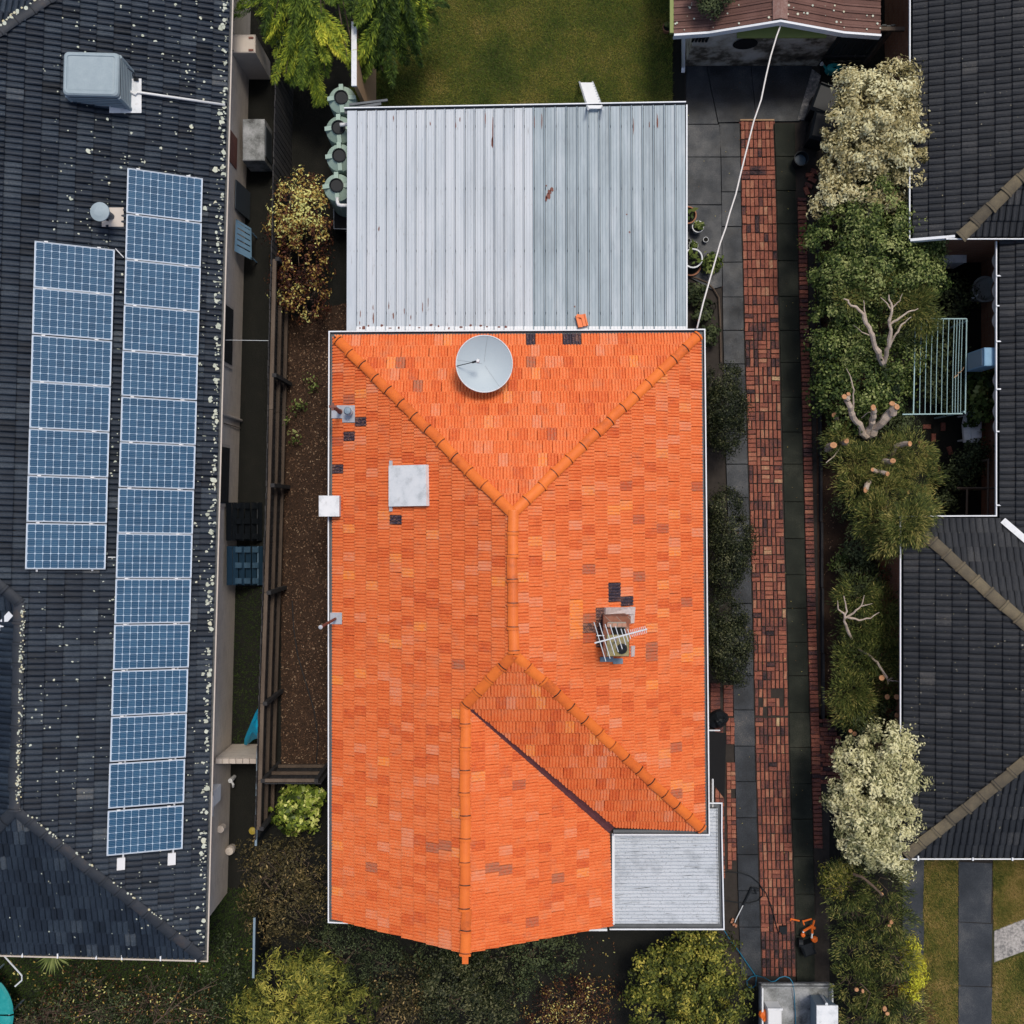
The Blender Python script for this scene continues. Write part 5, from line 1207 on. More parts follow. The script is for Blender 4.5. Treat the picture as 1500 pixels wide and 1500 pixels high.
# trampoline
tr = thing('trampoline', 'round trampoline with teal padding in the lower left corner', 'trampoline', P(-50, 1482))
c = P(-48, 1486, .75); r = 68*(H-.75)/F
for k in range(8):
    g = G(); a0, a1 = math.pi/4*k+.02, math.pi/4*(k+1)-.02; g.lathe(c, [(r*.62, .0), (r*.68, .035), (r*.95, .045), (r, .0), (r*.98, -.06)], 10, a0=a0, a1=a1); g.build('pad', MT['teal'], tr)
g = G(); g.disc(c+Vector((0, 0, -.01)), r*.63, 32); g.build('mat', MT['black_plastic'], tr)
for k in range(6):
    a = math.pi/3*k; g = G(); p = c+Vector((r*.9*math.cos(a), r*.9*math.sin(a), 0)); g.tube([p, Vector((p.x, p.y, -.05))], .025, 6); g.build('leg', MT['steel_blue'], tr)
g = G(); g.tube([P(4, 1398, 1.2), P(32, 1429, 1.2), P(32, 1436, 1.2), P(22, 1445, 1.2)], .02, 6); sc_ = tag(g.build('net_frame', MT['alu']), 'bent pale metal tube beside the trampoline', 'tube')

# ------------------------------------------------------------------ right house
ZH = 2.7; TR = .364
rh = thing('tiled_house', 'charcoal tiled house with red brick walls wrapped round a small courtyard on the right', 'house', P(1450, 800, 0))
xw1 = SX(1339, ZH); xw2 = SX(1325.5, ZH); xm = SX(1466, ZH)
yS1 = SY(350, ZH); yN2 = SY(762, ZH); yS2 = SY(1252, ZH)
# lower hip wing
hr = (yN2-yS2)/2; ap = Vector((xw2+hr, (yN2+yS2)/2, ZH+hr*TR))
n2, s2 = Vector((xw2, yN2, ZH)), Vector((xw2, yS2, ZH))
zt_ = lambda x: ZH+(x-xm)*TR
XR = xm+5.6                                                  # main ridge
ZMR = ZH+5.6*TR
vin = Vector((xm, yN2, ZH)); xv = xm+hr; vtop = Vector((xv, ap.y, ap.z))
vin2 = Vector((xm, yS1, ZH))
pw2 = Patch([[n2, s2, ap]], n2, s2, T_RIGHT)
pn2 = Patch([[n2, ap, vtop, vin]], n2, vin, T_RIGHT)
ps2 = Patch([[s2, Vector((XR+3, yS2, ZH)), Vector((XR+3, ap.y, ap.z)), ap]], s2, s2+Vector((3, 0, 0)), T_RIGHT)
# main west-facing strip between the wings
ytop = yS1+.0
zj = lambda y: 0
Ytop1 = 14.5
pm = Patch([[vin, vin2, Vector((XR, yS1+5.6, ZMR)), Vector((XR, ap.y-1, ZMR)), vtop]], vin, vin2, T_RIGHT)
# upper wing: west slope carries on past the hip foot; south slope
hipf = Vector((SX(1410, ZH+.39), yS1, 0)); runh = hipf.x-xw1; hipf.z = ZH+runh*TR
lr = 4.3
pw1 = Patch([[Vector((xw1, yS1, ZH)), hipf, Vector((hipf.x+lr, yS1+lr, hipf.z+lr*TR)), Vector((hipf.x+lr, Ytop1, hipf.z+lr*TR)), Vector((xw1, Ytop1, ZH))]], Vector((xw1, Ytop1, ZH)), Vector((xw1, yS1, ZH)), T_RIGHT)
ps1 = Patch([[hipf, Vector((hipf.x+lr+4, yS1, hipf.z)), Vector((hipf.x+lr+4, yS1+lr, hipf.z+lr*TR)), Vector((hipf.x+lr, yS1+lr, hipf.z+lr*TR))]], hipf, hipf+Vector((2, 0, 0)), T_RIGHT)
RP = [pw2, pn2, ps2, pm, pw1, ps1]
g = G()
for p in RP:
    for q in p.src: g.add([v-Vector((0, 0, .012)) for v in q], (tuple(range(len(q))),))
rroof = g.build('roof', MT['underlay'], rh)
def right_tint(px, py):
    r = random.random()
    if r < .02: return random.uniform(.6, .75)
    return random.gauss(.44, .07)
lay_tiles(rh, rroof, RP, T_RIGHT, MT['right_tile'], right_tint, over=.03)
for (pp_, n_) in ((pw2, 420), (ps2, 260), (pw1, 300), (pm, 160), (pn2, 90)):
    us_ = [a for q in pp_.polys for a, b in q]; vs_ = [b for q in pp_.polys for a, b in q]
    g = lichen_on(pp_, [(random.uniform(min(us_), max(us_)), random.uniform(0, max(vs_)), abs(random.gauss(0, .006))+.004) for _ in range(n_)], rroof, None)
    g.t = [random.uniform(.1, .6) for _ in g.t]; g.build('lichen', MT['dull_lichen'], rroof, stuff=True)
CMR = cap_mesh('ridge_cap', MT['olive_cap'], .135)
lay_caps(rroof, CMR, n2+Vector((.25, -.2, .09)), ap, .42, lift=.05); lay_caps(rroof, CMR, s2, ap, .42, lift=.05); lay_caps(rroof, CMR, hipf+Vector((-.05, -.05, 0)), Vector((hipf.x+lr, yS1+lr, hipf.z+lr*TR)), .42, lift=.05)
lay_caps(rroof, CMR, ap, vtop, .42, lift=.05)
g = G(); d = vtop-vin; sv = Vector((0, 0, 1)).cross(d).normalized()*.075
for k in range(6):
    a, b = vin.lerp(vtop, k/6), vin.lerp(vtop, (k+1)/6); w1 = 1
    g.add([a-sv*w1+Vector((0, 0, .10)), b-sv*w1+Vector((0, 0, .10)), b+sv*w1+Vector((0, 0, .10)), a+sv*w1+Vector((0, 0, .10))], ((0, 1, 2, 3),))
g.build('valley_tray', MT['white_panel'], rroof)
gutter(rh, [Vector((xm+2.2, yS1-.0, hipf.z-.0)), Vector((hipf.x-.35, yS1-.0, hipf.z-.0))][::-1], w=.09, mat='black_plastic')
gutter(rh, [Vector((xw1-.01, yS1+.0, ZH)), Vector((xw1, Ytop1, ZH))][::-1], w=.09, mat='black_plastic')
gutter(rh, [Vector((XR, yS2-.01, ZH)), Vector((xw2-.01, yS2-.01, ZH)), Vector((xw2-.01, yN2, ZH)), Vector((xm-.01, yN2+.01, ZH)), Vector((xm-.01, yS1-.05, ZH))][::-1], w=.09, mat='black_plastic')
g = G(); g.box(((xw1+hipf.x)/2-.1, yS1-.03, ZH+.12), (hipf.x-xw1, .06, .16), Matrix.Rotation(-math.atan(TR), 4, 'Y')); g.build('barge_board', MT['white_metal'], rh)
for x in (1345, 1425, 1483):
    p = P(x, 1253, ZH+.03); g = G(); g.box((p.x, yS2-.07, ZH+.03), (.03, .11, .03)); g.build('gutter_bracket', MT['white_metal'], rh)
for y in (404, 448, 500, 570, 632, 740):
    p = P(1462, y, ZH+.03); g = G(); g.box((xm-.07, p.y, ZH+.03), (.11, .03, .03)); g.build('gutter_bracket', MT['white_metal'], rh)
wx1 = 9.53; wx2 = 9.29; wy1 = 6.38; wxm = 12.0
g = G(); g.prism([(wx1, wy1), (XR, wy1), (XR, Ytop1), (wx1, Ytop1)], -.05, ZH-.06); g.prism([(wxm, yN2-.4), (XR, yN2-.4), (XR, wy1-.003), (wxm, wy1-.003)], -.05, ZH-.06)
g.prism([(wx2, yS2+.25), (XR, yS2+.25), (XR, yN2-.41), (wx2, yN2-.41)], -.05, ZH-.06); g.build('wall', MT['red_brick'], rh)
g = G(); z = ZH-.055
for x0, y0, x1, y1 in ((xw1, yS1, wx1+.1, Ytop1), (xm, yN2, wxm+.1, yS1), (xw2, yS2, wx2+.1, yN2), (wx2, yS2, XR, yS2+.3), (wx2, yN2-.45, XR, yN2)):
    g.quad((x0, y0, z), (x1, y0, z), (x1, y1, z), (x0, y1, z)); z -= .003
g.build('eave_soffit', MT['cream_paint'], rh)
# scalloped awnings under the courtyard eave
for (y0, y1, i) in ((370, 480, 0), (545, 636, 1)):
    aw = thing('window_awning', ('longer cream scalloped awning under the courtyard gutter, above the grey box', 'shorter cream scalloped awning under the courtyard gutter, below the grey box')[i], 'awning', P(1460, (y0+y1)/2, 2.2))
    ya, yb = SY(y0, 2.35), SY(y1, 2.35); xe = SX(1456 if i == 0 else 1457, 2.35); n = 5 if i == 0 else 4
    for k in range(n):
        A, B = lerp(ya, yb, k/n), lerp(ya, yb, (k+1)/n); g = G(); vs = []; m = 8
        for q in range(m+1):
            yy = lerp(A, B, q/m); sc = .10*abs(math.sin(math.pi*q/m))
            vs += [(xe+.05-sc*.6, yy, 2.30), (xe+.95, yy, 2.52)]
        g.add(vs, [(2*q, 2*q+1, 2*q+3, 2*q+2) for q in range(m)]); g.add([(v[0], v[1], v[2]-.03) for v in vs], [(2*q+2, 2*q+3, 2*q+1, 2*q) for q in range(m)]); o = g.build('awning_slat', MT['cream_paint'], aw)
wac = thing('wall_unit', 'blue-grey box unit sticking out of the courtyard wall between two awnings', 'air conditioner', P(1442, 522, 1.6))
g = G(); z0, z1 = 1.55, 2.55; a, b = P(1442, 536, z1), P(1466, 509, z1); g.box(((a.x+b.x)/2, (a.y+b.y)/2, (z0+z1)/2), (b.x-a.x, b.y-a.y, z1-z0), bev=.015); g.build('casing', MT['blue_paint'], wac)
g = G(); g.box((a.x-.005, (a.y+b.y)/2, 2.05), (.02, b.y-a.y-.06, .8)); g.build('grille', MT['steel_blue'], wac)
g = G(); c = P(1427, 431, .0); g.lathe(c, [(.20, 0), (.28, .35), (.33, .62), (.28, .62), (.22, .5), (0, .48)], 20); tag(g.build('stone_urn', MT['grey_pot'], smooth=False), 'round stone urn in the shaded top of the courtyard', 'urn')
g = G(); g.tube([P(1424, 437, .65), P(1432, 431, .7)], .03, 6); tag(g.build('white_tube', MT['pvc']), 'short white tube resting on the stone urn', 'tube')
g = G(); p = P(1387, 384, .35); g.box(p, (.62, .16, .7), Matrix.Rotation(R(-2), 4, 'Z')); g.box(p+Vector((0, 0, .36)), (.66, .2, .04)); tag(g.build('white_trough', MT['white_panel']), 'white trough against the courtyard brick wall below the upper wing', 'trough')
wb_ = thing('plastic_chair', 'white plastic seat half hidden by courtyard leaves', 'seat', P(1425, 625))
g = G(); pts = [P(x, y, .55) for x, y in ((1414, 606), (1421, 601), (1432, 600), (1438, 612), (1438, 640), (1432, 648), (1413, 648), (1411, 622))][::-1]; g.prism([(p.x, p.y) for p in pts], .45, .55); g.build('seat', MT['white_panel'], wb_)
g = G(); pts = [P(x, y, .62) for x, y in ((1422, 615), (1432, 612), (1436, 622), (1435, 640), (1424, 644))][::-1]; g.prism([(p.x, p.y) for p in pts], .551, .62); g.build('cushion', MT['pvc'], wb_)
for x, y in ((1416, 608), (1434, 608), (1416, 644), (1434, 644)):
    g = G(); p = P(x, y, .45); g.tube([p, Vector((p.x, p.y, -.05))], .025, 6); g.build('leg', MT['white_panel'], wb_)
# clothesline
cl = thing('clothesline', 'pale teal folding clothesline with parallel wires in the courtyard', 'clothesline', P(1416, 536))
zl = 1.7; f_ = lambda x, y: P(x, y, zl)
for a, b in (((1341, 467), (1416, 467)), ((1416, 467), (1414, 606)), ((1322, 607), (1410, 606)), ((1341, 467), (1338, 607))):
    g = G(); g.tube([f_(*a), f_(*b)], .016, 6); g.build('frame_tube', MT['teal_wire'], cl)
for i, x in enumerate((1350, 1358, 1366, 1374, 1382, 1390, 1398, 1402, 1406, 1410)):
    g = G(); g.tube([f_(x, 467), f_(x-1.6, 537)+Vector((0, 0, -.02)), f_(x-3, 606)], .0075, 5); g.build('wire', MT['teal_wire'], cl)
for q in ((1416, 470), (1413, 603)):
    g = G(); p = f_(*q); g.tube([p, Vector((p.x, p.y, -.05))], .025, 6); g.build('post', MT['teal_wire'], cl)
g = G(); p = f_(1404, 546)
for k in range(5): g.box(p+Vector((-.08+.05*k, -.10+.05*k+random.uniform(-.02, .02), -.02)), (.07, .015, .03), Matrix.Rotation(R(random.uniform(0, 90)), 4, 'Z'))
tag(g.build('clothes_pegs', MT['tan_board']), 'bunch of brown pegs clipped on the clothesline wires', 'pegs')
pen = thing('animal_pen', 'small timber and wire pen in the lower corner of the courtyard', 'pen', P(1440, 738))
z = 1.1
for a, b, w_ in (((1402, 715), (1459, 715), .05), ((1417, 716), (1416, 759), .06), ((1448, 672), (1447, 758), .06), ((1459, 716), (1459, 758), .04)):
    g = G(); g.tube([P(*a, z), P(*b, z)], w_/2, 4); g.build('rail', MT['timber'], pen)
for a in ((1417, 716), (1448, 716), (1448, 674)):
    g = G(); p = P(*a, z); g.tube([p, Vector((p.x, p.y, -.05))], .03, 4); g.build('post', MT['timber'], pen)
g = G()
for k in range(8): g.tube([P(1449, 718+k*5, z), P(1459, 723+k*5, z)], .003, 3); g.tube([P(1459, 718+k*5, z), P(1449, 723+k*5, z)], .003, 3)
g.build('wire_mesh', MT['gutter_in'], pen)
cy = []
for (x, y, a) in ((1358, 625, 90), (1382, 625, 0), (1368, 641, 0), (1392, 660, 20), (1360, 668, 70), (1376, 690, 10), (1350, 650, 30)): cy.append((x, y, 12, 6.5, a, .0, random.uniform(.2, .5)))
cyd = struct(sheet('courtyard_ground', [(1330, 380), (1440, 380), (1440, 760), (1330, 760)], MT['soil'], -.05)); lay_bricks(cyd, cy)

# ------------------------------------------------------------------ garage
ga = thing('garage', 'garage with rusty red gabled roof and white fascia at the top edge', 'garage', P(1110, 60))
ZGa = 2.2; ZGr = 2.87; yf = SY(47, ZGa); YB = 15.0
def GP(px, z): return Vector((SX(px, z), 0, z))
prof = [(987, 2.18), (1038, 2.30), (1143, ZGr), (1236, 2.30), (1290, 2.16)]
pts2 = [GP(x, z) for x, z in prof]
for i in range(4):
    a, b = pts2[i], pts2[i+1]; m = 4 if i in (1, 2) else 2
    dirn = (b-a)
    for k in range(22):      # sheets: ribs run down the slope; one strip per rib
        y0 = yf-.02+k*.165
        if y0 > 15: break
        g = G()
        for (o0, o1, h) in ((0, .10, .0), (.10, .148, .024)):
            q = [Vector((a.x, y0+o0, a.z)), Vector((b.x, y0+o0, b.z)), Vector((b.x, y0+o1, b.z)), Vector((a.x, y0+o1, a.z))]
            up = Vector((0, 0, h)); g.hexa([p+up*.0-Vector((0, 0, .02)) for p in q], [p+up for p in q])
        q = [Vector((a.x, y0+.148, a.z-.01)), Vector((b.x, y0+.148, b.z-.01)), Vector((b.x, y0+.165, b.z-.01)), Vector((a.x, y0+.165, a.z-.01))]; g.hexa([p-Vector((0, 0, .02)) for p in q], q)
        o = g.build('roof_sheet', MT['rust_sheet'], ga); o['tint'] = random.uniform(-.12, .1)
for s_ in (-1, 1):
    xr = pts2[2].x; g = G(); g.hexa([(xr, yf-.02, ZGr+.03), (xr+s_*.17, yf-.02, ZGr-.03), (xr+s_*.17, YB, ZGr-.03), (xr, YB, ZGr+.03)] if s_ > 0 else [(xr-.17, yf-.02, ZGr-.03), (xr, yf-.02, ZGr+.03), (xr, YB, ZGr+.03), (xr-.17, YB, ZGr-.03)],
        [(xr, yf-.02, ZGr+.07), (xr+s_*.17, yf-.02, ZGr+.0), (xr+s_*.17, YB, ZGr+.0), (xr, YB, ZGr+.07)] if s_ > 0 else [(xr-.17, yf-.02, ZGr+.0), (xr, yf-.02, ZGr+.07), (xr, YB, ZGr+.07), (xr-.17, YB, ZGr+.0)]); o = g.build('ridge_cap', MT['rust_sheet'], ga); o['tint'] = .35
for i in range(4):
    a, b = pts2[i].copy(), pts2[i+1].copy(); a.y = b.y = yf-.05; u3 = Vector((0, 0, .05)); d3 = Vector((0, 0, -.14)); o3 = Vector((0, -.05, 0))
    g = G(); g.hexa([a+d3+o3, b+d3+o3, b+d3, a+d3], [a+u3+o3, b+u3+o3, b+u3, a+u3]); g.build('fascia', MT['white_metal'], ga)
wy = 11.40; gl, gr = 4.40, 7.80
g = G(); g.prism([(gl, wy), (gr, wy), (gr, YB), (gl, YB)], -.05, 2.12); g.build('wall', MT['fibro'], ga)
g = G(); x0, x1 = GP(1085, 2.1).x, GP(1205, 2.1).x; g.add([(x0-.4, wy-.01, 2.12), (x1+.4, wy-.01, 2.12), (pts2[2].x, wy-.01, ZGr-.03)], ((0, 1, 2),)); g.build('gable', MT['green_paint'], ga)
g = G(); g.box(((x0+x1)/2, wy-.12, 2.10), (2.1, .28, .05)); g.build('gable_trim', MT['green_paint'], ga)
g = G(); g.lathe((SX(1087, .9), wy-.02, 1.25), [(0, 0), (.30, 0)], 20, Matrix.Rotation(R(90), 4, 'X')); g.build('vent_hole', MT['black'], ga)
for k in range(5):
    g = G(); g.box((SX(1012+k*5, 1.2), wy-.03, 1.55), (.05, .04, .3)); g.build('vent_slat', MT['black_plastic'], ga)
g = G(); g.tube([Vector((SX(1001, 2.1), yf+.02, 2.1)), Vector((4.36, wy-.06, .08)), Vector((4.36, wy-.2, .03))], .05, 6); g.build('downpipe', MT['white_metal'], ga)
g = G(); g.box((GP(984, 2.15).x, (yf+YB)/2, 2.12), (.09, YB-yf, .10)); g.build('side_gutter', MT['green_paint'], ga)
sg = thing('corrugated_gate', 'dark corrugated metal gate beside the garage under its right eave', 'gate', (8.3, 11.4, 0))
for k in range(12):
    g = G(); x = 7.83+k*.11; g.box((x, 11.52+(k % 2)*.02, .95), (.10, .03, 1.9)); g.build('panel', MT['dark_gate'], sg)
g = G(); g.box((8.45, 11.49, 1.75), (1.35, .05, .08)); g.box((8.45, 11.49, .3), (1.35, .05, .08)); g.build('rail', MT['dark_timber'], sg)
g = G(); p = P(1310, 43, 1.9); g.box((SX(1306, 1.9), p.y, 1.9), (.6, .09, .09)); g.box((SX(1306, 1.9), p.y, .95), (.1, .08, 1.85)); tag(g.build('gate_beam', MT['timber']), 'short timber beam between the garage roof and the red brick wall', 'beam')
g = G(); p = P(1247, 110, .6); g.box((p.x, p.y, .3), (.09, .09, .7)); tag(g.build('red_post', MT['terracotta']), 'short red post behind the cream tree near the teal watering can', 'post')
wc_ = thing('watering_can', 'teal plastic watering can on the ground near the garage corner', 'watering can', P(1215, 104))
c = P(1217, 105, .0); g = G(); g.lathe(c, [(.13, 0), (.15, .1), (.14, .26), (.09, .30), (.05, .30)], 16, Matrix.Diagonal((1.25, .8, 1, 1))); g.build('body', MT['teal'], wc_)
g = G(); g.tube([c+Vector((-.12, .02, .08)), c+Vector((-.28, .06, .27))], [.035, .02], 8); g.build('spout', MT['teal'], wc_)
g = G(); g.tube([c+Vector((-.27, .06, .27)), c+Vector((-.33, .075, .30))], [.025, .055], 8); g.build('rose', MT['pvc'], wc_)
g = G(); g.tube([c+Vector((.13, 0, .08)), c+Vector((.23, 0, .2)), c+Vector((.10, 0, .36)), c+Vector((-.06, 0, .30))], .018, 6); g.build('handle', MT['teal'], wc_)
# bins and tubs
def wheelie(px, py, rot, label):
    t = thing('wheelie_bin', label, 'bin', P(px, py), 'black bins under the cream tree'); c = P(px, py, 0); M = Matrix.Rotation(R(rot), 4, 'Z')
    def ringb(w, d, z): return [c+M @ Vector((x, y, z)) for x, y in ((-w, -d), (w, -d), (w, d), (-w, d))]
    g = G(); a, b = ringb(.21, .24, .05), ringb(.27, .32, .92); g.hexa(a, b); g.build('body', MT['black_plastic'], t)
    g = G(); a, b = ringb(.29, .34, .925), ringb(.24, .28, 1.0); g.hexa(a, b); g.build('lid', MT['black_plastic'], t)
    g = G(); g.tube([c+M @ Vector((-.25, .37, .95)), c+M @ Vector((.25, .37, .95))], .02, 6); g.build('handle', MT['black_plastic'], t)
    for s_ in (-.2, .2):
        g = G(); g.tube([c+M @ Vector((s_-.03, .25, .1)), c+M @ Vector((s_+.03, .25, .1))], .1, 10); g.build('wheel', MT['black_plastic'], t)
wheelie(1193, 168, -20, 'black bin nearest the garage, half under the cream tree'); wheelie(1190, 206, -12, 'black bin with a dull blue sheen below the first bin, by the cream tree')
tb = thing('round_tub', 'round black tub on the mossy slab below the bins', 'tub', P(1169, 239))
c = P(1168.5, 239, 0); g = G(); g.lathe(c, [(.15, 0), (.18, .35), (.19, .36), (.17, .36), (.14, .2), (0, .18)], 24); g.build('body', MT['black_plastic'], tb)
g = G(); g.lathe(c+Vector((0, 0, .22)), [(.15, 0), (.0, .01)], 20); g.build('water', MT['navy_plastic'], tb)
g = G(); pts = [P(1222+7*math.cos(t), 147+6.5*math.sin(t), .7) for t in [2*math.pi*k/20 for k in range(21)]]; g.tube(pts, .02, 5, caps=False); tag(g.build('hoop', MT['yellow']), 'yellow hoop poking out of the left side of the cream tree', 'hoop')
# pots beside the carport
def pot(px, py, r, h, mat, label, leaves=None):
    t = thing('plant_pot', label, 'plant pot', P(px, py), 'plant pots beside the carport'); c = P(px, py, 0)
    g = G(); g.lathe(c, [(r*.7, 0), (r*.95, h*.85), (r*1.04, h*.87), (r*1.04, h), (r*.90, h), (r*.88, h*.85), (r*.86, h*.8)], 24); g.build('pot', MT[mat], t)
    g = G(); g.disc(c+Vector((0, 0, h*.82)), r*.88, 20); g.build('potting_soil', MT['soil'], t)
    if leaves:
        n = leaves; vs = []; tt = []
        for k in range(n):
            a = random.uniform(0, 6.28); l = r*random.uniform(.35, .95); s_ = l*.28; d = Vector((math.cos(a), math.sin(a), random.uniform(.1, .9))); q = Vector((-math.sin(a), math.cos(a), 0)); o = c+Vector((random.uniform(-r, r)*.45, random.uniform(-r, r)*.45, h*.9+random.uniform(0, .12)))
            vs += [o, o+d*l*.5+q*s_, o+d*l, o+d*l*.5-q*s_]; tt.append(random.uniform(.35, .9))
        raw_mesh('foliage', np.array([list(v) for v in vs]), n, np.array(tt), MT['f_green'], t)
pot(1004, 321, .215, .38, 'terracotta', 'terracotta pot half under the carport edge, topmost of the group', 10)
pot(1019.5, 336.5, .145, .30, 'white_panel', 'white pot with dark green leaves next to the terracotta pot', 40)
pot(1032.5, 353, .066, .14, 'white_panel', 'smallest white pot, standing alone towards the concrete', None)
pot(1014, 363, .12, .2, 'grey_pot', 'grey-green pot between the white pot and the large dark pot', 26)
pot(1008, 354, .05, .12, 'grey_pot', 'tiny grey pot tucked against the carport above the grey-green pot', None)
pot(1011, 384, .24, .42, 'white_panel', 'largest pot with pale rim and dark soil', 14)
pot(1011, 390, .26, .10, 'terracotta', 'terracotta saucer rim showing below the largest pot', None)
g = G(); g.tube([P(x, y, .02) for x, y in ((1012, 405), (1022, 408), (1036, 414), (1046, 424), (1053, 436), (1055, 470), (1056, 530))], .022, 5); tag(g.build('garden_edging', MT['timber']), 'thin curved garden edging below the plant pots', 'edging')

# ------------------------------------------------------------------ east side of the orange house
aw = thing('side_awning', 'black sloping awning on the right side of the orange house', 'awning', P(1048, 1110, 2.2))
q = [P(1036, 1071, 2.55), P(1064, 1074, 1.9), P(1061, 1170, 1.9), P(1036, 1137, 2.55)]
g = G(); g.hexa([p-Vector((0, 0, .03)) for p in q[::-1]], [p for p in q[::-1]]); g.build('canvas', MT['black'], aw)
g = G(); g.tube([P(1037, 1070, 2.5), P(1054, 1070, 2.2)], .02, 5); g.build('arm', MT['pvc'], aw)
g = G(); g.tube([P(1044, 1141, 2.6), P(1044, 1182, 2.6)], .022, 5); tag(g.build('porch_pole', MT['pvc']), 'thin white pole joining the awning to the porch gutter', 'pole')
jb = thing('rubbish_bag', 'black crumpled plastic sack on the red pavers above the awning', 'sack', P(1050, 1052))
g = G(); c = P(1050, 1052, 0); g.lathe(c, [(.0, .42), (.08, .40), (.14, .33), (.25, .22), (.29, .1), (.25, 0)], 12, Matrix.Rotation(R(20), 4, 'Z') @ Matrix.Diagonal((1.0, .8, 1, 1))); 
g.v = [(x+random.uniform(-.025, .025), y+random.uniform(-.025, .025), z+random.uniform(-.02, .02)) for x, y, z in g.v]; g.build('body', MT['black_plastic'], jb)
# ------------------------------------------------------------------ pressure washer, hoses, tools
hz = .035
g = G(); g.tube([P(x, y, hz) for x, y in ((1052, 1278), (1068, 1277), (1085, 1278.5), (1100, 1284), (1112, 1294), (1117, 1304), (1117, 1312), (1111, 1319), (1098, 1323), (1080, 1322), (1062, 1319), (1045, 1318))], .013, 6)
g.tube([P(x, y, hz) for x, y in ((1113, 1297), (1122, 1308), (1129, 1326), (1134, 1342), (1137, 1356), (1141, 1368))], .013, 6)
tag(g.build('black_hose', MT['black_plastic'], smooth=True), 'looped black pressure hose on the concrete and brick drive', 'hose')
wn_ = thing('pressure_wand', 'pressure washer wand with a black grip and steel lance lying on the concrete', 'pressure washer wand', P(1090, 1325))
g = G(); g.tube([P(1101, 1300, .06), P(1096, 1311, .06), P(1088.5, 1326, .06)], [.03, .026, .026], 8); g.tube([P(1101, 1300, .06), P(1111, 1302, .06)], .022, 6); g.tube([P(1106, 1302, .06), P(1108, 1309, .05), P(1101, 1308, .05)], .014, 6); g.build('grip', MT['black_plastic'], wn_)
g = G(); g.tube([P(1088.5, 1326, .06), P(1078, 1347, .06), P(1076.5, 1351, .04)], .013, 6); g.build('lance', MT['alu'], wn_)
g = G()
for (x, y) in ((1072, 1350), (1075, 1354), (1078, 1356), (1073, 1347)): g.box(P(x, y, .03), (.07, .05, .04), Matrix.Rotation(R(random.uniform(0, 90)), 4, 'Z'))
g.build('nozzle', MT['terracotta'], wn_)
pwm = thing('pressure_washer', 'orange and black pressure washer tipped over at the right edge of the drive', 'pressure washer', P(1185, 1368))
def seg(g, a, b, r, z0=.25, z1=.25): g.tube([P(a[0], a[1], z0), P(b[0], b[1], z1)], r*.7, 6)
g = G(); seg(g, (1158, 1346), (1171, 1349), .03); seg(g, (1158, 1349), (1159, 1345), .025); seg(g, (1175.5, 1350), (1189, 1346), .03); seg(g, (1176, 1348), (1178, 1355), .028); seg(g, (1190.5, 1357), (1193, 1348), .035); seg(g, (1177, 1364), (1189, 1357), .045); seg(g, (1189.5, 1357), (1190, 1367), .045); seg(g, (1194, 1360), (1187, 1356), .05); g.build('frame', MT['orange_plastic'], pwm)
g = G(); seg(g, (1190, 1366), (1189, 1374), .035); seg(g, (1179, 1363), (1176, 1366), .035); g.build('chrome_tube', MT['pvc'], pwm)
g = G(); c = P(1180, 1385, 0); g.box(c+Vector((0, 0, .16)), (.32, .30, .32), Matrix.Rotation(R(20), 4, 'Z'), bev=.05); g.lathe(P(1173, 1381, .15), [(0, .05), (.12, .05), (.12, -.05), (0, -.05)], 14, Matrix.Rotation(R(80), 4, 'Y')); g.build('motor', MT['black_plastic'], pwm)
g = G(); g.lathe(P(1176, 1369, .12), [(0, .06), (.05, .05), (.06, 0), (0, -.05)], 10); g.lathe(P(1193, 1376, .12), [(0, .05), (.07, .04), (.09, 0), (0, -.05)], 10); g.build('knob', MT['orange_plastic'], pwm)
g = G(); cbx = [(1142, 1357, 1153, 1361), (1145, 1361, 1153, 1369), (1142, 1361, 1145, 1366)]
for x0, y0, x1, y1 in cbx: sbox(g, x0, y0, x1, y1, .0, .08)
tag(g.build('tool_case', MT['black_plastic']), 'small black bracket-shaped tool lying on the bricks beside the pressure washer', 'tool')
g = G(); sbox(g, 1144.5, 1362.5, 1150, 1366, .03, .07); tag(g.build('brick_piece', MT['paver']), 'loose half brick beside the small black tool', 'brick')
# blue hose
g = G(); g.tube([P(x, y, z) for x, y, z in ((1059, 1360, .6), (1070, 1378, .4), (1082, 1393, .1), (1095, 1412, .05), (1108, 1431, .05), (1107, 1443, .1), (1101, 1448, .1), (1095, 1445, .1), (1094, 1437, .1), (1100, 1431, .1), (1108, 1429, .15), (1120, 1432, .4), (1130, 1438, .92), (1136, 1437, .95), (1142, 1432, .95), (1150, 1430, .95), (1157, 1433, 1.0), (1161, 1439, 1.05), (1163, 1450, .95), (1164, 1470, .9), (1165, 1485, .9), (1166, 1520, .9))], .012, 6)
tag(g.build('blue_hose', MT['hose_blue'], smooth=True), 'long blue hose looping from the concrete up into the grey tray', 'hose')
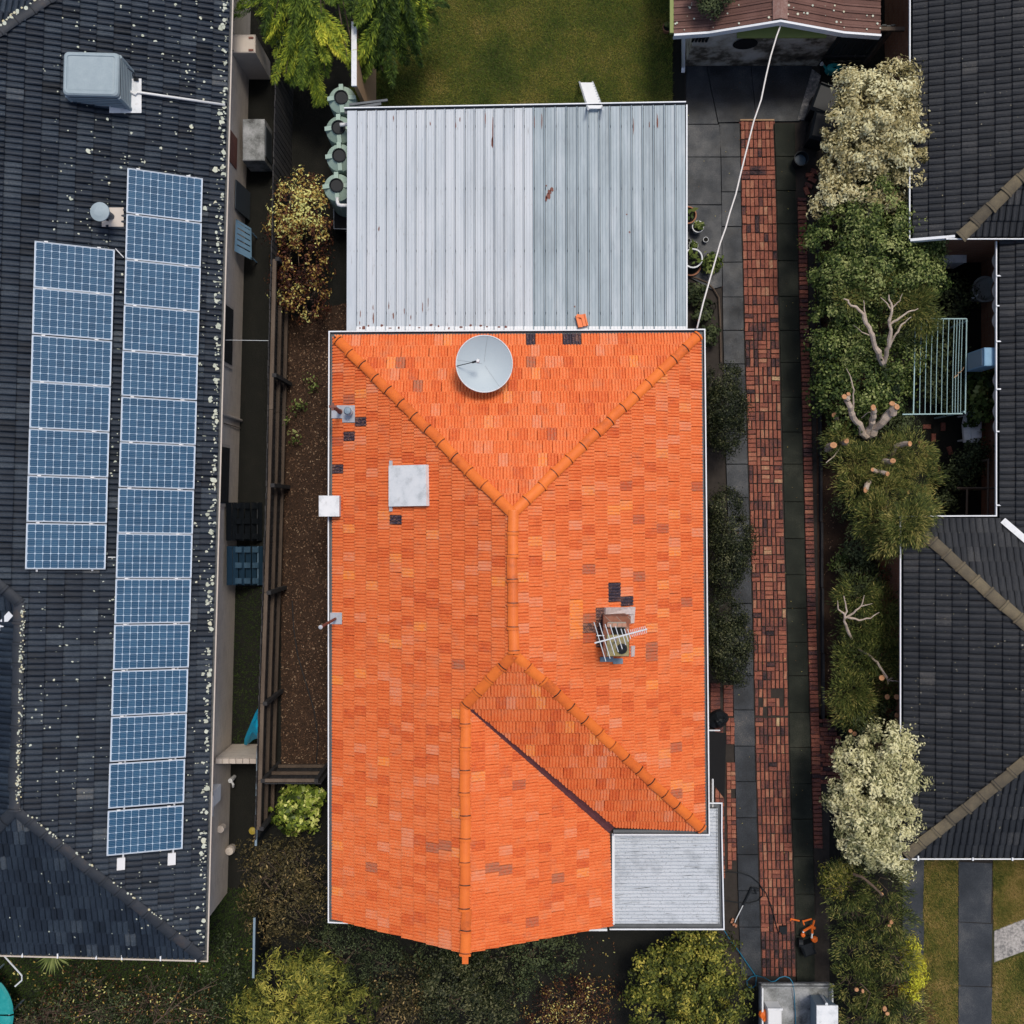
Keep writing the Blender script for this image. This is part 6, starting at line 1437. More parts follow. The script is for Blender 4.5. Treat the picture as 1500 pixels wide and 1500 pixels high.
# vehicle tray
tr = thing('vehicle_tray', 'pale grey flat tray of a parked vehicle at the bottom edge of the picture', 'vehicle tray', P(1165, 1480))
zt = .85
x0, x1 = SX(1113, zt), SX(1217, zt); yt, yb = SY(1442, zt), SY(1700, zt)
g = G(); g.prism([(x0, yb), (x1, yb), (x1, yt), (x0, yt)], .72, zt-.02); g.build('floor', MT['tray'], tr)
g = G(); g.box((x0+.02, (yt+yb)/2, zt+.08), (.04, yt-yb, .26)); g.build('side_board', MT['white_panel'], tr)
g = G(); g.box((x1-.02, (yt+yb)/2, zt+.08), (.04, yt-yb, .26)); g.build('side_board', MT['white_panel'], tr)
g = G(); g.tube([(x0, yt+.07, zt+.16), (x1+.02, yt+.07, zt+.16)], .025, 6); g.tube([(x0, yt-.02, zt+.13), (x1, yt-.02, zt+.13)], .018, 6); g.build('end_rail', MT['tray'], tr)
g = G(); g.box(((x0+x1)/2, yt, zt+.02), (x1-x0, .03, .20)); g.build('end_board', MT['gutter_in'], tr)
for s_ in (x0+.2, x1-.2):
    g = G(); g.tube([(s_-.1, yt-2.0, .32), (s_+.1, yt-2.0, .32)], .32, 18); g.build('wheel', MT['black_plastic'], tr)
tbx = thing('toolbox', 'tall pale grey metal toolbox with a pointed latch standing on the tray', 'toolbox', P(1205, 1490, zt))
zb = 1.95; a, b = P(1196.5, 1640, zb), P(1226, 1473, zb)
g = G(); g.hexa([(SX(1187, zt)+.0, a.y, zt), (b.x, a.y, zt), (b.x, SY(1457, zt), zt), (SX(1187, zt), SY(1457, zt), zt)], [(a.x, a.y, zb), (b.x, a.y, zb), (b.x, b.y, zb), (a.x, b.y, zb)]); g.build('box', MT['steel_blue'], tbx)
g = G(); g.box(((a.x+b.x)/2, (a.y+b.y)/2, zb+.02), (b.x-a.x+.03, b.y-a.y+.03, .04)); g.build('lid', MT['white_panel'], tbx)
g = G(); g.tube([P(1203, 1458, 1.0), P(1210.5, 1470, 1.85)], [.03, .02], 6); g.lathe(P(1210.5, 1470.5, 1.95), [(0, .04), (.035, .02), (.03, -.03)], 10); g.build('latch', MT['alu'], tbx)
wp_ = thing('white_crate', 'white plastic tub standing on the left side of the tray', 'tub', P(1133, 1490, zt))
z1 = 1.25; a, b = P(1125, 1560, z1), P(1145.5, 1478, z1); g = G(); g.box(((a.x+b.x)/2, (a.y+b.y)/2, (zt+z1)/2), (b.x-a.x, b.y-a.y, z1-zt), bev=.02); g.build('body', MT['pvc'], wp_)
g = G(); g.box(((a.x+b.x)/2, b.y-.0, z1+.01), (b.x-a.x+.03, .05, .04)); g.build('rim', MT['white_panel'], wp_)
g = G(); g.lathe(P(1119, 1486, 1.0), [(0, .08), (.10, .06), (.13, 0), (.1, -.1)], 12); g.tube([P(1118, 1495, 1.05), P(1124, 1489, 1.05)], .05, 6); tag(g.build('orange_canister', MT['orange_plastic']), 'orange fuel can wedged beside the white tub', 'fuel can')

# ------------------------------------------------------------------ plants
def leaves_arrays(cen, nrm, size, aspect, tint, axis=None, fold=.25):
    N = len(cen); rnd = RNG.normal(0, 1, (N, 3))
    nrm = nrm/np.linalg.norm(nrm, axis=1, keepdims=True)
    if axis is None:
        a = rnd-(rnd*nrm).sum(1, keepdims=True)*nrm
    else: a = axis
    a = a/np.maximum(np.linalg.norm(a, axis=1, keepdims=True), 1e-6)
    s = np.cross(a, nrm); s = s/np.maximum(np.linalg.norm(s, axis=1, keepdims=True), 1e-6)
    L = size[:, None]; Wd = (size*aspect)[:, None]
    v = np.stack([cen-a*L*.5, cen+s*Wd*.5+a*L*.05+nrm*Wd*fold*.5, cen+a*L*.5, cen-s*Wd*.5+a*L*.05+nrm*Wd*fold*.5], 1)
    return v.reshape(-1, 3), tint
def crown(root, lobes, nclump, per, leaf, aspect, mat, clump=.2, tint=(.45, .2, .15), needle=False, zbias=.12, name='crown', inner=.62, seed=None):
    """lobes: (px, py, r_px, z centre, z radius[, tint shift])"""
    w = np.array([l[2]**2 for l in lobes], float); w /= w.sum(); C = []; NR = []; SZ = []; T = []; AX = []
    for l, ww in zip(lobes, w):
        c = np.array(P(l[0], l[1], l[3])); r = l[2]*(H-l[3])/F; rz = l[4]; sh = l[5] if len(l) > 5 else 0
        n = max(3, int(nclump*ww)); ph = RNG.uniform(0, 6.28, 3)
        d = RNG.normal(0, 1, (n, 3)); d[:, 2] = np.abs(d[:, 2])*.9-.25; d /= np.linalg.norm(d, axis=1, keepdims=True)
        az = np.arctan2(d[:, 1], d[:, 0]); wob = 1+.13*np.sin(3*az+ph[0])+.10*np.sin(5*az+ph[1])+.06*np.sin(9*az+ph[2])
        rad = RNG.uniform(inner, 1.0, n)**.7*wob
        cc = c+d*rad[:, None]*np.array([r, r, rz])
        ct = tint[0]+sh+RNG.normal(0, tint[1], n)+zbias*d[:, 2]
        m = max(4, int(per)); off = np.clip(RNG.normal(0, 1, (n, m, 3)), -1.7, 1.7)*clump*RNG.uniform(.45, 1.1, (n, 1, 1)); off[:, :, 2] *= .7
        pos = (cc[:, None, :]+off).reshape(-1, 3)
        nn = (d[:, None, :]*.7+off/clump*.5+np.array([0, 0, .55])+RNG.normal(0, .45, (n, m, 3))).reshape(-1, 3)
        ax = (d[:, None, :]*.9+off/clump*.45+RNG.normal(0, .3, (n, m, 3))).reshape(-1, 3)
        C.append(pos); NR.append(nn); AX.append(ax); SZ.append(leaf*RNG.uniform(.6, 1.35, n*m))
        T.append(np.repeat(ct, m)+RNG.normal(0, tint[2], n*m))
    C, NR, SZ, T, AX = map(np.concatenate, (C, NR, SZ, T, AX))
    C[:, 2] = np.maximum(C[:, 2], .02)
    if needle: NR = RNG.normal(0, .6, NR.shape)+np.array([0, 0, 1.0])
    v, t = leaves_arrays(C, NR, SZ, aspect, np.clip(T, 0, 1), AX if needle else None)
    return raw_mesh(name, v, len(C), t, MT[mat], root)
def limb_path(a, b, n=6, wob=.06):
    a, b = Vector(a), Vector(b); out = [a]
    for i in range(1, n): out.append(a.lerp(b, i/n)+Vector((random.gauss(0, wob), random.gauss(0, wob), random.gauss(0, wob))))
    return out+[b]
def trunk(root, px, py, h, r, mat='bark', tips=(), name='trunk'):
    g = G(); b = P(px, py, 0); b.z = -.05; top = Vector((b.x+random.gauss(0, .05), b.y+random.gauss(0, .05), h)); pth_ = limb_path(b, top, 5, .03)
    g.tube(pth_, [lerp(r, r*.55, i/5) for i in range(6)], 8)
    for t in tips:
        e = P(*t); s_ = pth_[random.randint(2, 4)]; q = limb_path(s_, e, 5, .05); g.tube(q, [lerp(r*.5, r*.10, i/5) for i in range(6)], 6)
    return g.build(name, MT[mat], root)
def twigs(root, lobes, n, mat='bark', r=.012, name='twig', length=.5):
    g = G()
    for i in range(n):
        l = random.choice(lobes); c = P(l[0], l[1], l[3]); rr = l[2]*(H-l[3])/F; a = random.uniform(0, 6.28); 
        e = c+Vector((math.cos(a)*rr*random.uniform(.5, 1.05), math.sin(a)*rr*random.uniform(.5, 1.05), l[4]*random.uniform(.2, .9))); s_ = c+Vector((random.gauss(0, rr*.15), random.gauss(0, rr*.15), -l[4]*.3))
        p = limb_path(s_, e, 4, .05); g.tube(p, [r, r*.8, r*.6, r*.45, r*.25], 4)
        for k in range(2):
            m_ = p[random.randint(2, 3)]; g.tube([m_, m_+Vector((random.gauss(0, .18), random.gauss(0, .18), random.uniform(0, .2)))*length*2], [r*.4, r*.12], 3)
    return g.build(name, MT[mat], root, stuff=True)
def plant(name, label, cat, lobes, nclump, per, leaf, aspect, mat, base=None, h=None, tr=.06, bark='bark', tw=0, group=None, **k):
    bx = base or (lobes[0][0], lobes[0][1]); t = thing(name, label, cat, P(bx[0], bx[1], 0), group)
    crown(t, lobes, nclump, per, leaf, aspect, mat, **k)
    hh = h or lobes[0][3]
    trunk(t, bx[0], bx[1], hh, tr, bark, [(l[0], l[1], l[3]+l[4]*.3) for l in lobes[:5]])
    if tw: twigs(t, lobes, tw, bark)
    return t

# conifer at the top left: drooping feathery sprays
cf = thing('conifer_tree', 'yellow-green feathery conifer leaning in at the top left', 'conifer', P(500, -40, 0))
g = G(); b = P(505, -60, 0); g.tube([Vector((b.x, b.y, 0)), Vector((b.x+.1, b.y-.1, 4.0))], [.22, .06], 8); g.build('trunk', MT['bark'], cf)
fr_v = []; fr_t = []
def spray(root, tip, width, n, bright):
    """a frond: axis from root to tip, side sprigs with thin scale leaves, thicker near the middle"""
    ax = tip-root; L = np.linalg.norm(ax); a = ax/L; up = np.array([0, 0, 1.0]); s = np.cross(a, up); s /= np.linalg.norm(s)
    t = RNG.uniform(.05, 1.0, n)**.8; side = RNG.choice([-1, 1], n); env = np.sin(np.clip(t*1.02, 0, 1)*math.pi*.93+.12)*.9+.14
    reach = RNG.uniform(.1, 1.0, n)*env*width
    base = root+a*(t*L)[:, None]; base[:, 2] -= (t**2)*L*.18
    out = a*.9+s*side[:, None]*.75+RNG.normal(0, .14, (n, 3)); out /= np.linalg.norm(out, axis=1, keepdims=True)
    cen = base+out*reach[:, None]; cen[:, 2] += RNG.normal(0, .03, n)-reach*.12
    nn = np.array([0, 0, 1.0])+RNG.normal(0, .35, (n, 3))
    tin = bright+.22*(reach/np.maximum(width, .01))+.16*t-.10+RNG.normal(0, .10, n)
    v, tt = leaves_arrays(cen, nn, RNG.uniform(.06, .14, n), .14, np.clip(tin, 0, 1), out+RNG.normal(0, .16, (n, 3))); fr_v.append(v); fr_t.append(tt)
hub = [(500, -70, 3.7), (440, -40, 3.2), (570, -50, 3.4)]
tips = [(393, 58, 2.2, .6), (382, 10, 2.4, .5), (420, 72, 2.2, .62), (445, 95, 2.3, .50), (418, 110, 2.0, .6), (466, 148, 1.8, .55), (508, 85, 2.6, .80), (497, 62, 2.8, .78), (480, 80, 2.5, .55), (455, 52, 2.7, .45), (520, 92, 2.3, .55), (535, 60, 2.4, .35), (552, 90, 2.1, .35), (572, 72, 2.2, .32), (590, 88, 1.9, .3), (600, 55, 2.2, .38), (617, 40, 2.3, .55), (622, 10, 2.5, .6), (630, -10, 2.5, .55),
        (545, 40, 2.7, .30), (575, 30, 2.7, .28), (520, 30, 3.0, .45), (470, 20, 3.1, .42), (430, 25, 2.9, .45), (400, 30, 2.6, .5), (560, 8, 2.9, .35), (600, 15, 2.7, .45), (490, 0, 3.3, .4), (440, -5, 3.1, .38), (530, 112, 2.0, .42), (560, 106, 1.9, .32), (432, 118, 1.9, .4), (475, 105, 2.2, .45), (610, 70, 2.0, .33), (345, 3, 2.2, .45), (640, 25, 2.0, .3)]
for (x, y, z, b_) in tips:
    tp_ = np.array(P(x, y, z)); h_ = min(hub, key=lambda q: (q[0]-x)**2+(q[1]-y)**2); rt = np.array(P(h_[0]+RNG.normal(0, 12), h_[1]+RNG.normal(0, 8), h_[2]))
    L = np.linalg.norm(tp_-rt); rt = tp_+(rt-tp_)*min(1, 1.25/L); spray(rt, tp_, .26, 800, b_-.04)
    for k in range(3):
        tq = tp_+np.array([RNG.normal(0, .26), RNG.normal(.12, .22), RNG.normal(-.05, .1)]); rq = rt+(tq-rt)*.45+RNG.normal(0, .1, 3); spray(rq, tq, .16, 260, b_-.12+RNG.normal(0, .08))
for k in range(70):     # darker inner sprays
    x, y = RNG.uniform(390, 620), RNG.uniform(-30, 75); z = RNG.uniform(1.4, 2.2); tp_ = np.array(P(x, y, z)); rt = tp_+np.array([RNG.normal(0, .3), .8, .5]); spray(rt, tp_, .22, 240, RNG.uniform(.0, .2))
for k in range(110):    # the far side of the crown, beyond the frame
    a = RNG.uniform(-.35, math.pi+.35); q = RNG.uniform(.5, 1.9); c0 = np.array(P(505, -60, 0)); z = 3.7-q*.8+RNG.normal(0, .15)
    tp_ = np.array([c0[0]+math.cos(a)*q, c0[1]+math.sin(a)*q, z]); rt = np.array([c0[0]+math.cos(a)*q*.35, c0[1]+math.sin(a)*q*.35, z+.55]); spray(rt, tp_, .24, 240, RNG.uniform(.2, .5))
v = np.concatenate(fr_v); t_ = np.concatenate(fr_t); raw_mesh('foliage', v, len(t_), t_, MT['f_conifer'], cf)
g = G()
for (x, y, z, b_) in tips[::2]: e = P(x, y, z); g.tube([Vector((b.x, b.y, 3.6)), Vector(e).lerp(Vector((b.x, b.y, 3.6)), .4)+Vector((0, 0, .2)), e+Vector((0, .05, -.05))], [.04, .025, .006], 4)
g.build('branch', MT['bark'], cf)

plant('shrub', 'gold and bronze leaved shrub beside the water tanks on the left', 'shrub', [(440, 300, 42, 1.5, .5, .22), (420, 335, 30, 1.3, .4, .05), (455, 345, 34, 1.4, .5, .10), (438, 390, 38, 1.2, .5, -.12), (425, 425, 30, 1.0, .4, -.10), (450, 440, 32, 1.1, .4, -.02), (455, 280, 24, 1.4, .4, .2)], 230, 34, .075, .5, 'f_brown', clump=.12, tint=(.46, .2, .2), tw=14)
plant('shrub', 'small bush with glossy yellow-green leaves by the short fence', 'shrub', [(436, 1188, 34, .9, .4), (450, 1170, 20, 1.0, .3), (425, 1195, 20, .9, .3)], 90, 20, .13, .62, 'f_lime', clump=.10, tint=(.48, .2, .2), tw=4)
plant('shrub', 'dull olive shrub with bare twigs below the left house corner', 'shrub', [(405, 1290, 55, 1.3, .6), (385, 1260, 36, 1.2, .4), (440, 1270, 40, 1.2, .5), (430, 1330, 50, 1.2, .5), (395, 1340, 40, 1.0, .5), (452, 1300, 30, 1.0, .4)], 240, 26, .085, .35, 'f_twig', clump=.15, tint=(.40, .16, .16), tw=46, tr=.05)
plant('shrub', 'bright yellow-green shrub with narrow leaves at the bottom left of the orange house', 'shrub', [(420, 1465, 65, 1.3, .6, .08), (380, 1490, 45, 1.2, .5, .08), (480, 1450, 50, 1.3, .5, -.02), (450, 1430, 40, 1.4, .4, .04), (510, 1480, 45, 1.0, .4, -.12), (430, 1520, 60, 1.2, .5)], 330, 44, .125, .20, 'f_yellow', clump=.125, tint=(.45, .2, .17), tr=.05)
plant('shrub', 'dark shrub under the front left corner of the orange roof', 'shrub', [(500, 1395, 50, .9, .4), (560, 1420, 45, .9, .4), (470, 1380, 30, .9, .4), (540, 1380, 30, .8, .3)], 200, 34, .06, .4, 'f_dark', clump=.14, tint=(.45, .2, .2), tw=10)
plant('shrub', 'grey-green bush below the middle of the front gable', 'shrub', [(660, 1450, 55, 1.0, .5), (710, 1440, 40, 1.0, .4), (690, 1490, 60, 1.0, .4), (720, 1400, 30, .8, .3)], 260, 34, .07, .5, 'f_hedge', clump=.14, tint=(.62, .16, .18))
plant('shrub', 'low dark leafy ground plants under the right half of the front gable', 'shrub', [(780, 1395, 36, .5, .3), (760, 1420, 30, .5, .3), (820, 1400, 28, .4, .3), (740, 1470, 34, .5, .3), (640, 1405, 34, .6, .3)], 190, 30, .065, .5, 'f_dark', clump=.13, tint=(.6, .22, .2), tr=.03, h=.3)
plant('shrub', 'brownish bush between the yellow-green shrub and the grey-green bush', 'shrub', [(560, 1475, 50, .8, .4), (600, 1440, 36, .8, .35), (590, 1500, 45, .8, .4)], 190, 28, .065, .5, 'f_twig', clump=.13, tint=(.36, .18, .2), tw=10)
plant('shrub', 'low autumn-coloured bush in front of the porch', 'shrub', [(830, 1470, 42, .5, .3), (870, 1460, 34, .5, .3), (800, 1490, 36, .5, .3), (850, 1500, 40, .5, .3)], 170, 24, .06, .4, 'f_brown', clump=.13, tint=(.38, .2, .2), tw=20)
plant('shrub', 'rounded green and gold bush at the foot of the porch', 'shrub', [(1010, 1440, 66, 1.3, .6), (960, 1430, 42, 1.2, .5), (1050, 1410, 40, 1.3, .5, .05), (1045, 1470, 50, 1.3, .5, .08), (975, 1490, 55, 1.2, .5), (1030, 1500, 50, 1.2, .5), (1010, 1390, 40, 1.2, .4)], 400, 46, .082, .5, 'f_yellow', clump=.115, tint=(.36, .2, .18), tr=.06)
for i, (cx_, cy_, rs, lb) in enumerate(((1059, 598, ((1058, 598, 32, 1.2, .6), (1056, 560, 26, 1.1, .5), (1062, 635, 28, 1.1, .5), (1066, 600, 26, 1.2, .5)), 'topmost of the three dark clipped bushes along the right wall of the orange house'),
        (1066, 790, ((1068, 780, 34, 1.2, .6), (1062, 745, 27, 1.1, .5), (1066, 825, 30, 1.1, .5), (1074, 800, 27, 1.1, .5), (1060, 850, 22, 1.0, .5)), 'middle of the three dark clipped bushes along the right wall of the orange house'),
        (1066, 940, ((1066, 950, 36, 1.2, .6), (1062, 900, 28, 1.1, .5), (1070, 975, 26, 1.1, .5), (1060, 925, 27, 1.1, .5)), 'lowest of the three dark clipped bushes along the right wall of the orange house'))):
    plant('clipped_bush', lb, 'bush', list(rs), 300, 56, .05, .5, 'f_hedge', clump=.11, tint=((.42, .12, .22), (.46, .14, .24), (.44, .14, .24))[i], group='dark clipped bushes beside the orange house', inner=.75)
for (x, y, r_, lb) in ((1048, 388, 12, 'small leafy plant in the ground to the right of the largest pot'), (1035, 460, 12, 'low dark plant in the bed beside the carport corner'), (1040, 495, 12, 'low green plant below the cable end at the orange roof corner'), (1020, 432, 14, 'dark green plant below the plant pots')):
    plant('small_plant', lb, 'plant', [(x-6, y, r_, .25, .15), (x, y-8, r_*.8, .2, .12)], 26, 14, .11, .6, 'f_dark' if r_ != 12 or y > 400 else 'f_green', clump=.07, tint=(.5, .2, .15), tr=.01, h=.2)
plant('small_plant', 'scraggly green seedlings in the mulch bed left of the flue', 'plant', [(437, 600, 12, .2, .12), (432, 640, 10, .2, .1), (455, 560, 12, .2, .1), (415, 620, 7, .3, .1)], 30, 8, .08, .55, 'f_green', clump=.08, tint=(.62, .2, .15), tr=.008, h=.2)
plant('shrub', 'red-brown twiggy weeds below the bottom edge of the dark roof', 'shrub', [(130, 1475, 70, .5, .3), (220, 1470, 60, .5, .3), (60, 1500, 50, .5, .3), (280, 1490, 50, .5, .3)], 210, 12, .06, .45, 'f_brown', clump=.2, tint=(.34, .24, .22), tw=90, tr=.02, h=.3)
plant('shrub', 'dark tangled shrubs along the bottom edge right of the trampoline', 'shrub', [(70, 1478, 40, .6, .3), (120, 1450, 34, .5, .3), (180, 1485, 46, .6, .3), (250, 1455, 36, .5, .3), (300, 1480, 40, .6, .3), (330, 1430, 30, .5, .3), (345, 1380, 24, .4, .3)], 230, 26, .07, .4, 'f_dark', clump=.15, tint=(.55, .25, .22), tr=.03, h=.3)
fp = thing('fern_plant', 'pale spiky plant showing under the front gutter of the dark roof', 'plant', P(80, 1402))
vs = []; tt = []
for k in range(46):
    a = random.uniform(R(195), R(345)); d = Vector((math.cos(a), math.sin(a), random.uniform(-.2, .6))); l = random.uniform(.35, .62); q = Vector((-math.sin(a), math.cos(a), 0))*.012; o = P(80, 1394, .5)
    vs += [o-q, o+d*l*.5+q*1.6, o+d*l+Vector((0, 0, -.12)), o+d*l*.5-q*1.6]; tt.append(random.uniform(.5, .95))
raw_mesh('frond', np.array([list(v) for v in vs]), len(tt), np.array(tt), MT['f_green'], fp)
g = G(); g.tube([P(80, 1396, 0), P(80, 1394, .5)], .03, 5); g.build('stem', MT['bark'], fp)
g = G()      # bare red twigs, lower left
for (pts_) in ([(225, 1500), (262, 1470), (290, 1452), (320, 1434)], [(285, 1454), (300, 1448), (318, 1442)], [(258, 1472), (290, 1484), (330, 1492)], [(80, 1496), (90, 1462), (97, 1446)], [(240, 1488), (255, 1466), (270, 1430)], [(110, 1490), (150, 1478), (190, 1470)]):
    g.tube([P(x, y, .7) for x, y in pts_], [.016*(1-.22*i) for i in range(len(pts_))], 5)
tag(g.build('bare_branch', MT['bark']), 'bare brown branches reaching up near the bottom left corner', 'branch')

# ---- the hedge row on the right
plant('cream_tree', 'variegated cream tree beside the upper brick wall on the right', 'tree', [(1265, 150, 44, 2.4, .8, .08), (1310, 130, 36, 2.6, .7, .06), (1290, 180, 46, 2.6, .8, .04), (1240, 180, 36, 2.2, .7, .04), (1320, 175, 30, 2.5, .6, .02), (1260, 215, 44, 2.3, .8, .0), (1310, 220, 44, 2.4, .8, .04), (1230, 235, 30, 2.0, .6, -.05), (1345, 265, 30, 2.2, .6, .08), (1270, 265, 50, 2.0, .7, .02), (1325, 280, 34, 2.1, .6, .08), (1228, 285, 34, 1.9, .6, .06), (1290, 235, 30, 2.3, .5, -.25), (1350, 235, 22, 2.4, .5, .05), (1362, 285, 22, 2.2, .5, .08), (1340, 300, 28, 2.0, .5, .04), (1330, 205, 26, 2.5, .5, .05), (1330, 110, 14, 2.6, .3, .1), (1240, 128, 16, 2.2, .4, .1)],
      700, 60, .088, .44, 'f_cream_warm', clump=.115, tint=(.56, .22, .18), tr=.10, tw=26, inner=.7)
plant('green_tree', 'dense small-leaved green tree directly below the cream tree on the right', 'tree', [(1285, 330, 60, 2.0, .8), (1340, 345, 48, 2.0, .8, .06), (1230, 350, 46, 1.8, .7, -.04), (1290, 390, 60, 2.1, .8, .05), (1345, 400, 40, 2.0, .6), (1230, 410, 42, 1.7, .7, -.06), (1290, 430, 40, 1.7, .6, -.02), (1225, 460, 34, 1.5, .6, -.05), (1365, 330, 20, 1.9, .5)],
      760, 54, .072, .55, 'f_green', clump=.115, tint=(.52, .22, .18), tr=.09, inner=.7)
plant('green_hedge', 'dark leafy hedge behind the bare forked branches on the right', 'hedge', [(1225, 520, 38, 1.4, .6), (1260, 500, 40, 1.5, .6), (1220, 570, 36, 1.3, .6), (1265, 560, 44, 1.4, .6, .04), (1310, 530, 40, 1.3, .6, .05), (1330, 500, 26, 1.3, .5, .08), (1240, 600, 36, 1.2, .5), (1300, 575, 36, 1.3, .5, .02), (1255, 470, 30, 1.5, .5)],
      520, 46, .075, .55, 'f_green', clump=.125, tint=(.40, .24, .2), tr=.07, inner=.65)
# olive tea-tree with bare forks
tt_ = thing('bare_tree', 'tree with pale forked bare branches and thin olive tips above the courtyard hedge', 'tree', P(1292, 540))
lob = [(1335, 450, 28, 2.2, .35), (1352, 470, 22, 2.1, .35, .0), (1312, 428, 22, 2.2, .25), (1243, 435, 16, 2.2, .25), (1350, 440, 16, 2.2, .25), (1262, 430, 12, 2.2, .25), (1292, 428, 16, 2.2, .25)]
crown(tt_, lob, 190, 52, .12, .10, 'f_olive', clump=.13, tint=(.48, .2, .18), needle=True)
g = G()
def br(pts, r0, r1):
    q = []; rr = []; n = len(pts)-1
    for i in range(n):
        a, b = P(*pts[i]), P(*pts[i+1])
        for k in range(3):
            t = k/3; j = r0*.22 if 0 < i+k else 0
            q.append(a.lerp(b, t)+Vector((random.gauss(0, j), random.gauss(0, j), random.gauss(0, j)))); rr.append(lerp(r0, r1, (i+t)/n)*random.uniform(.84, 1.16))
    q.append(P(*pts[-1])); rr.append(r1); g.tube(q, rr, 8)
br([(1291, 560, 0), (1292, 548, .9), (1294, 536, 1.5)], .10, .085)
br([(1294, 536, 1.7), (1285, 515, 2.2), (1277, 492, 2.5), (1270, 472, 2.65), (1258, 455, 2.75), (1243, 443, 2.8), (1236, 438, 2.85)], .075, .014)
br([(1294, 536, 1.7), (1300, 515, 2.2), (1304, 490, 2.5), (1304, 470, 2.7), (1308, 450, 2.8), (1302, 432, 2.9)], .065, .014)
br([(1300, 512, 2.2), (1312, 490, 2.5), (1320, 476, 2.6), (1335, 464, 2.7)], .035, .01); br([(1304, 475, 2.6), (1318, 466, 2.7), (1330, 457, 2.75), (1345, 452, 2.8)], .03, .01); br([(1306, 455, 2.75), (1300, 445, 2.8), (1290, 436, 2.85)], .022, .008); br([(1270, 472, 2.65), (1266, 455, 2.75), (1265, 440, 2.8)], .022, .008)
br([(1277, 492, 2.1), (1262, 486, 2.2), (1250, 476, 2.3)], .018, .005); br([(1308, 450, 2.6), (1318, 440, 2.7), (1322, 430, 2.8)], .018, .005)
g.build('trunk', MT['pale_bark'], tt_)
# pruned trees with cut ends
pt_ = thing('pruned_tree', 'heavily pruned tree with thick sawn-off limbs left of the clothesline', 'tree', P(1272, 645))
g = G(); br([(1270, 650, 0), (1270, 644, .8), (1268, 636, 1.3)], .14, .12); br([(1268, 638, 1.3), (1258, 622, 1.6), (1248, 606, 1.9), (1243, 590, 2.15), (1239, 582, 2.3)], .075, .055); br([(1270, 636, 1.3), (1276, 622, 1.6), (1279, 610, 1.9), (1279, 598, 2.1)], .075, .065); br([(1272, 638, 1.2), (1288, 622, 1.6), (1301, 606, 1.9), (1313, 595, 2.15)], .11, .09); br([(1249, 606, 1.9), (1250, 590, 2.1), (1251, 572, 2.3), (1246, 552, 2.4), (1240, 540, 2.5)], .025, .008); br([(1239, 586, 2.2), (1244, 578, 2.3)], .045, .04); br([(1262, 612, 1.6), (1272, 604, 1.8), (1285, 603, 1.9)], .014, .005)
g.build('trunk', MT['pale_bark'], pt_)
def cut(root, px, py, z, r, up=(0, 0, 1)):
    g = G(); q = Vector((0, 0, 1)).rotation_difference(Vector(up).normalized()).to_matrix().to_4x4(); g.lathe(P(px, py, z), [(r, -.03), (r, 0), (r*.9, .006), (r*.35, .006), (r*.3, .001), (0, .001)], 12, q @ Matrix.Diagonal((random.uniform(.75, 1.1), random.uniform(.75, 1.1), 1, 1))); o = g.build('cut_end', MT['cut_wood'], root); return o
for (x, y, z, r) in ((1237, 581, 2.32, .065), (1243, 577, 2.33, .05), (1279.5, 597, 2.14, .07), (1314, 596, 2.2, .085), (1307, 591, 2.2, .07)): cut(pt_, x, y, z, r, (.15, .1, 1))
st = thing('pruned_tree', 'olive bush with sawn round branch stubs facing upward beside the courtyard', 'tree', P(1300, 690))
lob = [(1255, 680, 34, 1.3, .5), (1300, 670, 30, 1.4, .5, .04), (1335, 665, 30, 1.4, .5, .06), (1340, 705, 32, 1.4, .5, .06), (1260, 715, 32, 1.3, .5, .02), (1300, 725, 36, 1.5, .5, .04), (1342, 742, 24, 2.3, .5), (1285, 760, 34, 1.8, .5), (1330, 768, 32, 2.95, .4, .05), (1345, 752, 20, 2.9, .35, .04), (1312, 785, 26, 2.7, .4, -.03), (1296, 795, 22, 2.2, .4, -.05), (1230, 640, 20, 1.2, .4, -.04)]
crown(st, lob, 560, 60, .11, .12, 'f_olive', clump=.13, tint=(.50, .2, .18), needle=True, inner=.6)
g = G(); br([(1300, 700, 0), (1300, 695, .8)], .10, .08)
stubs = [(1333, 650, 2.0, .075, 1312, 653), (1308, 675, 2.0, .08, 1295, 676), (1300, 694, 1.95, .07, 1282, 690), (1278, 688, 1.9, .06, 1290, 694), (1268, 718, 1.8, .08, 1275, 700), (1331, 721, 1.8, .06, 1324, 714), (1302, 767, 1.9, .04, 1300, 760), (1222, 608, 1.5, .08, 1228, 618), (1240, 646, 1.6, .08, 1232, 650), (1221, 652, 1.5, .10, 1212, 655)]
for (x, y, z, r, x0, y0) in stubs: br([(1298, 694, .6) if x > 1250 else (1232, 660, .2), (x0, y0, z-.45), (x, y, z)], r*.95, r*.76)
br([(1231, 655, 1.2), (1222, 668, 1.3), (1210, 678, 1.4)], .02, .008); br([(1296, 768, 1.9), (1300, 775, 2.0), (1312, 778, 2.1), (1326, 778, 2.1)], .018, .008); br([(1302, 772, 2.0), (1320, 764, 2.1)], .012, .005)
g.build('trunk', MT['pale_bark'], st)
for (x, y, z, r, *_) in stubs: cut(st, x, y, z+.02, r*.80, (random.uniform(-.2, .3), random.uniform(-.3, .2), 1))
